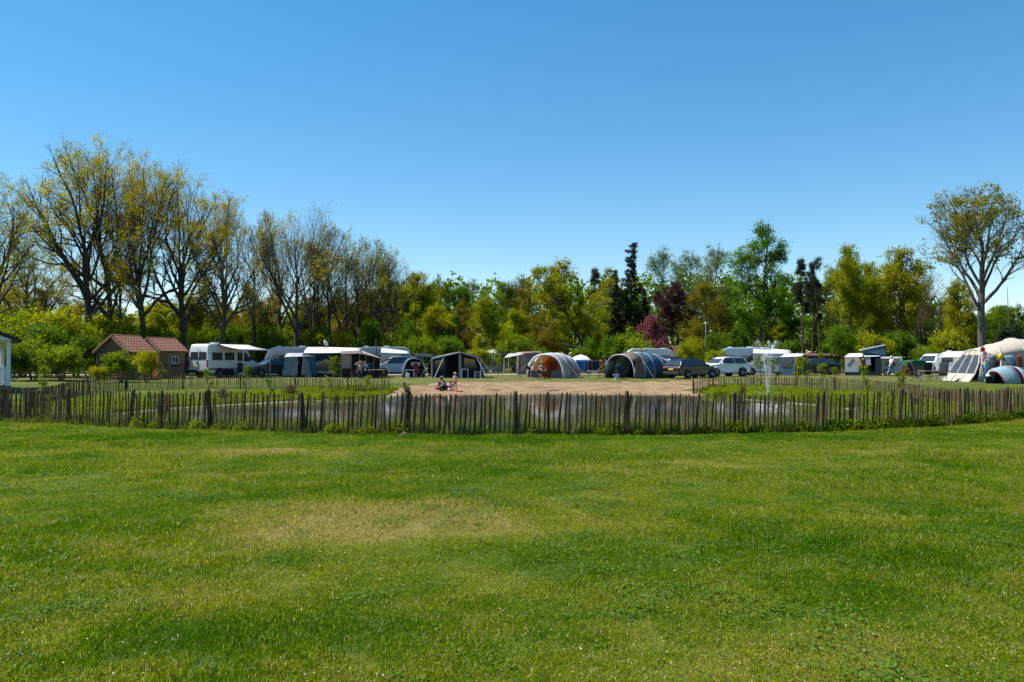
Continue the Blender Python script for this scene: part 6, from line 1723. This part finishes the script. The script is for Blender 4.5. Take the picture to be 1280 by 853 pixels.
def shed(label, px, d, rz, L, W, he, hr, clad, window=False, gable=None):
    t = thing('wooden_shed', label, 'shed', ground_at(px, d), R(rz + los(px)))
    mb = MB()
    z = 0.05
    while z < he:                       # clapboards: each laps over the one below
        h_ = min(.16, he - z)
        for y in (-W / 2, W / 2):
            s = -1 if y < 0 else 1
            mb.add([(-L / 2, y + s * .03, z), (L / 2, y + s * .03, z), (L / 2, y + s * .008, z + h_ + .012), (-L / 2, y + s * .008, z + h_ + .012), (-L / 2, y - s * .02, z), (L / 2, y - s * .02, z), (L / 2, y - s * .02, z + h_), (-L / 2, y - s * .02, z + h_)],
                   [(0, 1, 2, 3), (7, 6, 5, 4), (0, 4, 5, 1), (3, 2, 6, 7)])
        z += .16
    part('side_wall', mb, clad, t)
    for x in (-L / 2, L / 2):
        s = -1 if x < 0 else 1
        mb = MB(); z = .05
        while z < hr - .1:
            k0 = 1 if z < he else max(0, (hr - z) / (hr - he)); z1 = min(z + .172, hr); k1 = 1 if z1 < he else max(0, (hr - z1) / (hr - he))
            a, b_ = W / 2 * k0, W / 2 * k1
            mb.add([(x + s * .03, -a, z), (x + s * .03, a, z), (x + s * .008, b_, z1), (x + s * .008, -b_, z1), (x - s * .02, -a, z), (x - s * .02, a, z), (x - s * .02, b_, z1), (x - s * .02, -b_, z1)], [(0, 1, 2, 3), (7, 6, 5, 4), (0, 4, 5, 1), (2, 6, 7, 3)])
            z += .16
        part('gable_wall', mb, gable or clad, t)
    for sx in (-1, 1):
        for sy in (-1, 1): part('corner_post', MB().box((sx * (L / 2 + .005), sy * (W / 2 + .005), he / 2), (.09, .09, he)), clad, t)
    rise = hr - he; half = W / 2
    for s in (-1, 1):
        ov = .22
        dz = rise / half
        e = (half + ov); ez = he - ov * dz
        P = [(-L / 2 - .14, s * e, ez), (L / 2 + .14, s * e, ez), (L / 2 + .14, 0, hr), (-L / 2 - .14, 0, hr)]
        part('roof_deck', MB().slab(P if s < 0 else P[::-1], .05), clad, t)
        for x in (-L / 2 - .15, L / 2 + .15):
            part('verge_board', MB().slab([(x - .02, s * (e + .03), ez - .1), (x - .02, s * (e + .03), ez + .09), (x - .02, 0, hr + .09), (x - .02, 0, hr - .1)], .05), M_TRIMW, t)
        sl = math.hypot(e, hr - ez); ang = math.atan2(hr - ez, e)
        nr = max(3, int(sl / .31)); nc = int((L + .26) / .25)
        for i in range(nr):
            for j in range(nc):
                k = (i + .5) / nr
                o = link('tile', TILE, None, t)
                o.location = (-L / 2 - .13 + (j + .5) * (L + .26) / nc, s * e * (1 - k), ez + (hr - ez) * k + .015)
                o.rotation_euler = (ang if s < 0 else -ang, 0, 0 if s < 0 else math.pi)
                if s > 0: o.rotation_euler = (-ang, 0, 0); o.scale = (1, -1, 1)
                o.scale = (o.scale[0] * (L + .26) / nc / .25, o.scale[1] * sl / nr / .31, 1)
    part('ridge_cap', MB().tube([(-L / 2 - .14, 0, hr + .05), (L / 2 + .14, 0, hr + .05)], .075, 8), M_TILE, t, True)
    if window:
        w = part('window', MB().box((L * .12, -W / 2 - .035, he * .62), (.62, .05, .55)), GLASS, t)
        part('frame', MB().box((L * .12, -W / 2 - .055, he * .62 + .27), (.70, .05, .05)).box((L * .12, -W / 2 - .055, he * .62 - .27), (.70, .05, .05)).box((L * .12 - .32, -W / 2 - .055, he * .62), (.05, .05, .5)).box((L * .12 + .32, -W / 2 - .055, he * .62), (.05, .05, .5)).box((L * .12, -W / 2 - .058, he * .62), (.035, .05, .5)), W_WHITE, w)
        part('window_box', MB().box((L * .12, -W / 2 - .12, he * .62 - .38), (.72, .16, .14)), TRIM, t)
        part('door', MB().box((-L * .30, -W / 2 - .03, he * .44), (.66, .05, he * .85)), M_CLAD, t); part('door_handle', MB().box((-L * .30 + .24, -W / 2 - .07, he * .44), (.04, .05, .12)), STEEL_D, t)
    return t
shed('larger wooden shed with red tiled roof half hidden by a green bush', 156, 57.5, 47, 2.4, 2.6, 2.12, 3.12, M_CLAD)
shed('smaller wooden shed with red tiled roof, a window box and a white-framed window', 201, 61.5, 45, 2.5, 2.1, 2.2, 3.0, M_CLAD2, True, M_SUNLIT)

t = thing('red_brown_shed', 'low red-brown boarded shed behind the saplings near the fountain', 'shed', ground_at(1022, 78), R(3))
M_RB = mk('red_brown_boards', (0.10, 0.035, 0.028), 0.8, 0.3, 3.0)
for j in range(12):
    part('board', MB().box((-1.72 + j * .31, -.9, .88), (.295, .03, 1.7)), M_RB, t)
part('back_wall', MB().box((0, .9, .9), (3.7, .05, 1.75)), M_RB, t)
for x in (-1.87, 1.87): part('end_wall', MB().box((x, 0, .9), (.05, 1.78, 1.75)), M_RB, t)
part('roof', MB().slab([(-2.0, -1.1, 1.80), (2.0, -1.1, 1.80), (2.0, 1.1, 2.02), (-2.0, 1.1, 2.02)], .07), M_RB, t)
for px, d, lb, h in ((850, 86, 'small brown hut with a pitched roof behind the dark SUV', 2.9), (511, 90, 'brown pitched roof of a hut behind the awnings', 3.1)):
    t = thing('hut', lb, 'hut', ground_at(px, d), R(30))
    part('wall', MB().box((0, 0, h * .33), (2.2, 2.0, h * .66)), M_CLAD, t)
    for s in (-1, 1):
        P = [(-1.3, s * 1.3, h * .60), (1.3, s * 1.3, h * .60), (1.3, 0, h), (-1.3, 0, h)]
        part('roof', MB().slab(P if s < 0 else P[::-1], .07), mk('hut_roof', (0.11, 0.065, 0.045), .8), t)
    part('gable', MB().slab([(-1.08, -.98, h * .64), (-1.08, 0, h - .1), (-1.08, .98, h * .64)], .04), M_CLAD, t)
    part('door', MB().box((-1.13, 0, .9), (.05, .8, 1.8)), M_CLAD2, t)

t = thing('porch', 'white wooden porch with dark roof edge beside the hazel bushes', 'porch', (at(10.5, 40)[0], 40, tz(*at(10.5, 40))), R(37))
M_WW = mk('white_wood', (0.62, 0.64, 0.66), 0.55, 0.1)
for x, y in ((0, 0), (0, 3.4), (-3.4, 0), (-3.4, 3.4)): part('post', MB().box((x, y, 1.28), (.17, .17, 2.56)), M_WW, t)
part('beam', MB().box((-1.7, 0, 2.50), (3.2, .12, .16)), M_WW, t); part('beam', MB().box((0, 1.7, 2.50), (.12, 3.2, .16)), M_WW, t)
M_DROOF = mk('dark_roofing', (0.018, 0.018, 0.02), 0.7, 0.2)
for s in (-1, 1):
    xc = -1.7
    P = [(xc + s * 2.2, -.35, 2.42), (xc + s * 2.2, 3.8, 2.42), (xc, 3.8, 3.35), (xc, -.35, 3.35)]
    part('roof', MB().slab(P if s > 0 else P[::-1], .06), M_DROOF, t)
    Q_ = [(xc + s * 2.22, -.38, 2.36), (xc + s * 2.22, -.38, 2.56), (xc, -.38, 3.48), (xc, -.38, 3.26)]
    part('fascia', MB().slab(Q_, .05), M_DROOF, t)
    part('soffit', MB().slab([(xc + s * 1.9, -.3, 2.5), (xc, -.3, 3.25), (xc, -.3, 2.5)], .03), M_WW, t)
part('deck', MB().box((-1.7, 1.7, .10), (3.7, 3.7, .2)), M_CLAD2, t)
part('top_rail', MB().box((-1.7, 0, 1.13), (3.2, .07, .07)), M_WW, t); part('bottom_rail', MB().box((-1.7, 0, .32), (3.2, .05, .06)), M_WW, t)
for k in range(20): part('baluster', MB().box((-.16 - k * .16, 0, .72), (.045, .035, .76)), M_WW, t)
part('top_rail', MB().box((0, 1.7, 1.13), (.07, 3.2, .07)), M_WW, t)
for k in range(10): part('baluster', MB().box((0, .3 + k * .31, .66), (.035, .045, .9)), M_WW, t)

# lamp posts
for px, d, top, lb in ((882.5, 80, 404, 'grey lamp post beside the yellow-green bush behind the white SUV'), (889, 96, 414, 'second thinner lamp post just past the grey lamp post')):
    x_, y_ = at(px, d); H = 1.6 + (HOR - top) * d / F
    t = thing('lamp_post', lb, 'lamp post', (x_, y_, 0))
    part('pole', MB().tube([(0, 0, 0), (0, 0, H - .1)], [.075, .05], 8), mk('galvanised', (0.28, 0.30, 0.31), .5, metal=.3), t)
    part('lantern', MB().lathe([(0, H + .1), (.16, H + .05), (.2, H - .02), (.10, H - .14), (.05, H - .2)], 12), mk('lantern_grey', (0.35, 0.36, 0.37), .4), t, True)
    part('base', MB().lathe([(.13, 0), (.13, .25), (.08, .4)], 10), STEEL_D, t)
x_, y_ = at(470, 72)
t = thing('wooden_pole', 'slim brown wooden pole rising behind the beige canopy', 'pole', (x_, y_, 0)); part('shaft', MB().tube([(0, 0, 0), (0, 0, 3.2)], [.07, .055], 8), mk('pole_wood', (0.12, 0.06, 0.04), .8), t); part('cap', MB().lathe([(0, 3.26), (.07, 3.22), (.07, 3.18)], 8), STEEL_D, t)

# ------------------------------------------------------------------ fountain
g = NT('fountain_water')
d_ = g.n('ShaderNodeBsdfPrincipled'); g.set(d_, 'Base Color', (0.85, 0.88, 0.9, 1)); g.set(d_, 'Roughness', 0.15); g.set(d_, 'Alpha', 0.85)
tl = g.n('ShaderNodeBsdfTranslucent'); g.set(tl, 'Color', g.mix(g.noise(3.0, 2, g.obj()), (0.75, 0.8, 0.85, 1), (0.9, 0.92, 0.93, 1)))
mx = g.n('ShaderNodeMixShader'); g.set(mx, 0, 0.5); g.set(mx, 1, d_.outputs[0]); g.set(mx, 2, tl.outputs[0])
M_SPRAY = g.finish(mx)
fx, fy = at(960, 35.0)
t = thing('fountain', 'white spray fountain with thin jets rising from the pond', 'fountain', (fx, fy, WATER))
part('nozzle', MB().lathe([(.28, -.1), (.30, .02), (.18, .06), (.06, .14), (.0, .15)], 14), STEEL_D, t, True)
rs = np.random.RandomState(4)
jets = []
for a, sp in ((3.0, .72), (3.4, .50), (0.1, .62), (0.45, .45), (-0.3, .30), (1.6, .3), (4.6, .35), (2.5, .40)):
    hmax = rs.uniform(2.0, 2.75)
    vx = sp; ts = np.linspace(0, 1.28, 60)
    P = []
    for k in ts:
        r = vx * k * .62; z = .12 + hmax * (1 - (1 - k) ** 2)
        if z < 0: break
        P.append((r * math.cos(a), r * math.sin(a), z))
    jets.append((np.array(P), hmax))
for P, hm in jets:                      # a jet: droplets strung ever looser along its arc
    C = []
    n = 340
    for i in range(n):
        k = rs.rand() ** 1.1; f = k * (len(P) - 1); j = min(int(f), len(P) - 2); q = P[j] * (1 - (f - j)) + P[j + 1] * (f - j)
        s_ = .006 + .055 * k ** 2.2
        C.append(q + rs.normal(size=3) * s_)
    V, Qd = leaves_np(np.array(C), 0.009, rs, .8, 0, 1.6)
    o = link('jet', np_mesh('jet', V, Qd), M_SPRAY, t); o['kind'] = 'stuff'
C = np.stack([rs.normal(-.05, .5, 700), rs.normal(0, .3, 700), np.abs(rs.normal(1.2, .9, 700)) + .1], -1)
C[:, 0] += .18 * C[:, 2] * rs.normal(-.3, .5, 700)
V, Qd = leaves_np(C, 0.008, rs, .9, 0, 1.3)
o = link('mist', np_mesh('mist', V, Qd), M_SPRAY, t); o['kind'] = 'stuff'
a = rs.uniform(0, 6.28, 500); r = np.abs(rs.normal(0, .55, 500))
V, Qd = leaves_np(np.stack([r * np.cos(a), r * np.sin(a), np.abs(rs.normal(0, .05, 500)) + .02], -1), 0.02, rs, .8, 1.0)
o = link('splash', np_mesh('splash', V, Qd), M_SPRAY, t); o['kind'] = 'stuff'

# ------------------------------------------------------------------ people
SKIN = mk('skin', (0.42, 0.25, 0.17), 0.55, 0.08)
HAIRS = {'blond': mk('hair_blond', (0.28, 0.18, 0.08), .6), 'brown': mk('hair_brown', (0.05, 0.03, 0.02), .6), 'grey': mk('hair_grey', (0.42, 0.40, 0.38), .6)}
CLOTH = {k: CL[v] for k, v in (('red', 'red'), ('blue', 'blue'), ('navy', 'navy'), ('sky', 'skyblue'), ('rust', 'rust'), ('dark', 'dark'), ('lilac', 'lilac'), ('white', 'white'))}
JEANS = mk('jeans', (0.10, 0.16, 0.26), .8)
EYE = mk('eye_dark', (0.02, 0.015, 0.01), .3)

def skin_obj(name, V, E, Rr, m, parent, lvl=1):
    me = bpy.data.meshes.new(name); me.from_pydata(V, E, []); me.materials.append(m); me.update()
    o = link(name, me, None, parent)
    sk = o.modifiers.new('skin', 'SKIN'); sk.use_smooth_shade = True
    lay = me.skin_vertices[0].data if me.skin_vertices else None
    if lay is None: return o
    for i, r in enumerate(Rr): lay[i].radius = (r, r)
    lay[0].use_root = True
    ss = o.modifiers.new('sub', 'SUBSURF'); ss.levels = lvl; ss.render_levels = lvl
    return o

POSE = {  # joints for a 1.7 m adult facing -y
 'stand': dict(pel=(0, 0, .95), che=(0, 0, 1.28), nec=(0, 0, 1.45), hed=(0, -.02, 1.60), hl=(-.1, 0, .90), hr=(.1, 0, .90), kl=(-.11, -.02, .5), kr=(.12, -.02, .5), al=(-.11, .03, .08), ar=(.13, .03, .08), sl=(-.19, 0, 1.40), sr=(.19, 0, 1.40), el=(-.27, .03, 1.13), er=(.27, .03, 1.13), wl=(-.27, -.08, .90), wr=(.27, -.08, .90)),
 'walk': dict(pel=(0, 0, .93), che=(.02, 0, 1.27), nec=(.03, 0, 1.44), hed=(.05, 0, 1.59), hl=(0, .09, .89), hr=(0, -.09, .89), kl=(-.12, .1, .48), kr=(.16, -.1, .5), al=(-.30, .1, .12), ar=(.30, -.1, .09), sl=(.0, .19, 1.38), sr=(.02, -.19, 1.38), el=(.2, .26, 1.2), er=(-.12, -.26, 1.14), wl=(.38, .2, 1.25), wr=(-.22, -.26, .92)),
 'sit': dict(pel=(0, .1, .52), che=(0, .16, .86), nec=(0, .14, 1.04), hed=(0, .10, 1.19), hl=(-.1, .06, .5), hr=(.1, .06, .5), kl=(-.12, -.36, .52), kr=(.13, -.36, .52), al=(-.12, -.38, .08), ar=(.14, -.40, .08), sl=(-.19, .15, .99), sr=(.19, .15, .99), el=(-.27, .05, .74), er=(.27, .05, .74), wl=(-.18, -.18, .66), wr=(.18, -.18, .66)),
 'headhands': dict(pel=(0, .1, .52), che=(0, .14, .86), nec=(0, .12, 1.03), hed=(0, .06, 1.18), hl=(-.1, .06, .5), hr=(.1, .06, .5), kl=(-.14, -.36, .52), kr=(.15, -.36, .52), al=(-.12, -.38, .08), ar=(.14, -.40, .08), sl=(-.20, .12, .99), sr=(.20, .12, .99), el=(-.40, -.05, 1.06), er=(.40, -.05, 1.06), wl=(-.17, -.02, 1.24), wr=(.17, -.02, 1.24)),
 'crouch': dict(pel=(0, .12, .30), che=(0, -.06, .60), nec=(0, -.14, .76), hed=(0, -.22, .88), hl=(-.1, .1, .29), hr=(.1, .1, .29), kl=(-.16, -.28, .48), kr=(.17, -.28, .48), al=(-.12, -.1, .08), ar=(.13, -.1, .08), sl=(-.19, -.1, .71), sr=(.19, -.1, .71), el=(-.25, -.30, .52), er=(.25, -.30, .52), wl=(-.14, -.46, .38), wr=(.14, -.46, .38)),
 'floor': dict(pel=(0, .1, .13), che=(0, .14, .46), nec=(0, .12, .63), hed=(0, .08, .78), hl=(-.1, .06, .12), hr=(.1, .06, .12), kl=(-.18, -.30, .22), kr=(.18, -.30, .22), al=(-.08, -.58, .07), ar=(.1, -.60, .07), sl=(-.19, .13, .58), sr=(.19, .13, .58), el=(-.26, -.02, .36), er=(.26, -.02, .36), wl=(-.14, -.24, .28), wr=(.14, -.24, .28)),
 'bend': dict(pel=(0, .1, .90), che=(.05, -.16, 1.14), nec=(.06, -.30, 1.22), hed=(.06, -.42, 1.28), hl=(-.1, .1, .86), hr=(.1, .1, .86), kl=(-.12, .02, .48), kr=(.13, .02, .48), al=(-.12, .08, .08), ar=(.14, .08, .08), sl=(-.13, -.24, 1.18), sr=(.24, -.24, 1.18), el=(-.18, -.36, .95), er=(.28, -.36, .95), wl=(-.12, -.46, .74), wr=(.22, -.46, .74)),
}
def person(label, px, d, rz, pose, top, legs, hair='brown', size=1.0, bare_top=False, zoff=0.0, hat=None, bare_legs=False):
    t = thing('person', label, 'person', Vector(ground_at(px, d)) + Vector((0, 0, zoff)), R(rz))
    t.scale = (size,) * 3
    J = {k: Vector(v) for k, v in POSE[pose].items()}
    fw = Vector((0, -1, 0)) if pose != 'walk' else Vector((1, 0, 0))
    V = []; E = []; Rr = []; ix = {}
    def av(k, p, r): ix[k] = len(V); V.append(tuple(p)); Rr.append(r); return ix[k]
    order = [('pel', .125), ('che', .125), ('nec', .052), ('hed', .092), ('hl', .088), ('hr', .088), ('kl', .055), ('kr', .055), ('al', .038), ('ar', .038), ('sl', .058), ('sr', .058), ('el', .04), ('er', .04), ('wl', .028), ('wr', .028)]
    for k, r in order: av(k, J[k], r)
    wst = J['pel'].lerp(J['che'], .5); av('wst', wst, .105)
    for a, b in (('pel', 'wst'), ('wst', 'che'), ('che', 'nec'), ('nec', 'hed'), ('pel', 'hl'), ('pel', 'hr'), ('hl', 'kl'), ('hr', 'kr'), ('kl', 'al'), ('kr', 'ar'), ('che', 'sl'), ('che', 'sr'), ('sl', 'el'), ('sr', 'er'), ('el', 'wl'), ('er', 'wr')):
        E.append((ix[a], ix[b]))
    up = (J['hed'] - J['nec']).normalized()
    av('crn', J['hed'] + up * .10, .075); E.append((ix['hed'], ix['crn']))
    av('nose', J['hed'] + fw * .105 - up * .005, .016); E.append((ix['hed'], ix['nose']))
    for s in 'lr':
        av('toe' + s, J['a' + s] + fw * .17 - Vector((0, 0, .05 if J['a' + s].z < .2 else 0)), .032); E.append((ix['a' + s], ix['toe' + s]))
        dirn = (J['w' + s] - J['e' + s]).normalized(); sd = dirn.cross(Vector((0, 0, 1)))
        sd = sd.normalized() if sd.length > .1 else Vector((1, 0, 0))
        av('palm' + s, J['w' + s] + dirn * .07, .03); E.append((ix['w' + s], ix['palm' + s]))
        for q, off in enumerate((-.03, -.01, .012, .032)):
            av('f%s%d' % (s, q), J['w' + s] + dirn * (.165 - .012 * abs(q - 1.4)) + sd * off, .009); E.append((ix['palm' + s], ix['f%s%d' % (s, q)]))
        av('th' + s, J['w' + s] + dirn * .09 + sd * .06, .010); E.append((ix['palm' + s], ix['th' + s]))
    skin_obj('body', V, E, Rr, SKIN, t)
    if not bare_top:
        ks = ['che', 'wst', 'pel', 'sl', 'sr', 'ml', 'mr']
        P = dict(J, wst=wst, ml=J['sl'].lerp(J['el'], .75), mr=J['sr'].lerp(J['er'], .75))
        rr = dict(che=.15, wst=.135, pel=.148, sl=.078, sr=.078, ml=.066, mr=.066)
        skin_obj('shirt', [tuple(P[k]) for k in ks], [(0, 1), (1, 2), (0, 3), (0, 4), (3, 5), (4, 6)], [rr[k] for k in ks], top, t)
    ks = ['pel', 'hl', 'hr', 'kl', 'kr', 'al', 'ar']
    P = dict(J)
    if bare_legs:
        P['kl'] = J['hl'].lerp(J['kl'], .5); P['kr'] = J['hr'].lerp(J['kr'], .5); ks = ks[:5]
    rr = dict(pel=.142, hl=.106, hr=.106, kl=.075 if not bare_legs else .095, kr=.075 if not bare_legs else .095, al=.06, ar=.06)
    skin_obj('trousers', [tuple(P[k]) for k in ks], [(0, 1), (0, 2), (1, 3), (2, 4)] + ([] if bare_legs else [(3, 5), (4, 6)]), [rr[k] for k in ks], legs, t)
    hb = MB().lathe([(0, .115), (.055, .105), (.092, .06), (.106, .0), (.098, -.05), (.07, -.085)], 14)
    hb.v = [tuple(Vector(v) * 1.0) for v in hb.v]
    h = part('hair', hb, HAIRS[hair], t, True); h.location = J['hed'] + up * .045 - fw * .022
    sd = up.cross(fw)
    e = MB()
    for s in (-1, 1): e.box(tuple(J['hed'] + fw * .092 + sd * s * .032 + up * .012), (.016, .016, .012))
    part('eyes', e, EYE, t)
    if hat:
        part('sun_hat', MB().lathe([(.20, .05), (.11, .07), (.10, .13), (.07, .16), (0, .17)], 14, tuple(J['hed'] + up * .0)), hat, t, True)
    return t
person('shirtless person sitting with both hands raised to the head under the beige canopy', 450.5, 60.4, 4, 'headhands', SKIN, CLOTH['navy'], 'blond', 1.0, True, 0)
person('person in a pale blue shirt sitting beside the shirtless one under the beige canopy', 457.5, 60.9, 40, 'sit', CLOTH['sky'], CLOTH['navy'], 'brown', 1.0)
chair('folding chair carrying the person with raised hands under the beige canopy', 450.5, 60.4, 4, 'dark', .18)
chair('folding chair carrying the person in pale blue under the beige canopy', 457.5, 60.9, 40, 'dark', .18)
person('person in white shirt bending over at the open front of the tunnel tent', 662, 60.6, 30, 'bend', CLOTH['white'], CLOTH['dark'], 'blond', 1.0, bare_legs=True)
person('bare-shouldered person sitting in the open front of the tunnel tent', 678, 61.0, 20, 'sit', CLOTH['rust'], CLOTH['dark'], 'blond', 1.0, True)
chair('camping chair holding the person in the tunnel tent opening', 678, 61.0, 20, 'dark', .18)
person('person in a rust-red top and dark trousers standing before the folding camper', 1079, 67.5, 20, 'stand', CLOTH['rust'], CLOTH['dark'], 'brown', 1.0)
person('grey-haired person in pale top and jeans walking past the folding camper', 1114, 66.5, 4, 'walk', CLOTH['lilac'], JEANS, 'grey', 1.0)
person('adult with rust-red top crouching on the sand at the waterline', 549.5, 48.6, 60, 'crouch', CLOTH['rust'], CLOTH['red'], 'blond', .95)
person('child in dark blue crouching beside the adult at the waterline', 554.5, 48.2, -40, 'crouch', CLOTH['blue'], CLOTH['navy'], 'brown', .95)
person('small child in red sitting on the sand near the waterline', 564, 48.6, 20, 'floor', CLOTH['red'], CLOTH['red'], 'brown', .75, True)
person('slim bare-chested child with a sun hat standing on the sand at the waterline', 569, 48.9, -30, 'stand', SKIN, CLOTH['rust'], 'blond', .68, True, hat=CL['beige'], bare_legs=True)
for px, d, cn, lb, s in ((558.5, 47.9, 'red', 'crumpled red towel on the sand beside the crouching child', 1.0), (572, 48.2, 'coral', 'coral towel spread on the sand beside the standing child', 1.1)):
    x_, y_, z_ = ground_at(px, d)
    rows = [[(s * .55 * (j / 7 - .5), .5 * (i / 5 - .5), .10 + .035 * math.sin(j * 2.1 + i) * math.cos(i * 1.7)) for j in range(8)] for i in range(6)]
    o = part('beach_towel', MB().grid(rows), CL[cn], None, True, 0, .015); o.location = (x_, y_, z_); tag(o, lb, 'towel')
x_, y_, z_ = ground_at(561.5, 47.9)
t = thing('toy_bucket', 'small white toy bucket on the sand between the children', 'bucket', (x_, y_, z_ + .07)); part('pail', MB().lathe([(0, 0), (.08, 0), (.11, .2), (.10, .2), (.0, .03)], 12), W_WHITE, t, True); part('handle', MB().tube([(-.11, 0, .19), (-.07, 0, .28), (.07, 0, .28), (.11, 0, .19)], .008, 5), CL['red'], t)

# stones and driftwood on the beach, one white bit of litter on the lawn
for px, d, lb, s in ((691, 49.0, 'flat dark driftwood piece at the edge of the sand', .5), (604, 51.5, 'dark clump of dug sand with weeds on the beach', .35), (620, 49, 'thin dark branch lying at the waterline', .45), (505, 16.2, 'flat bare earth clod beside the fence foot', .14)):
    x_, y_, z_ = ground_at(px, d)
    r2 = random.Random(int(px)); rows = []
    for i in range(5):
        rows.append([(s * (j / 8 - .5) * 1.6, s * .35 * math.cos(math.pi * i / 4) * math.sin(math.pi * (.08 + .84 * j / 8)), .06 * math.sin(math.pi * i / 4) * math.sin(math.pi * (.1 + .8 * j / 8)) * r2.uniform(.6, 1.3)) for j in range(9)])
    o = part('driftwood', MB().grid(rows), mk('driftwood', (0.07, 0.05, 0.035), .9), None, True); o.location = (x_, y_, z_ + (.06 if d > 40 else .01)); tag(o, lb, 'driftwood')
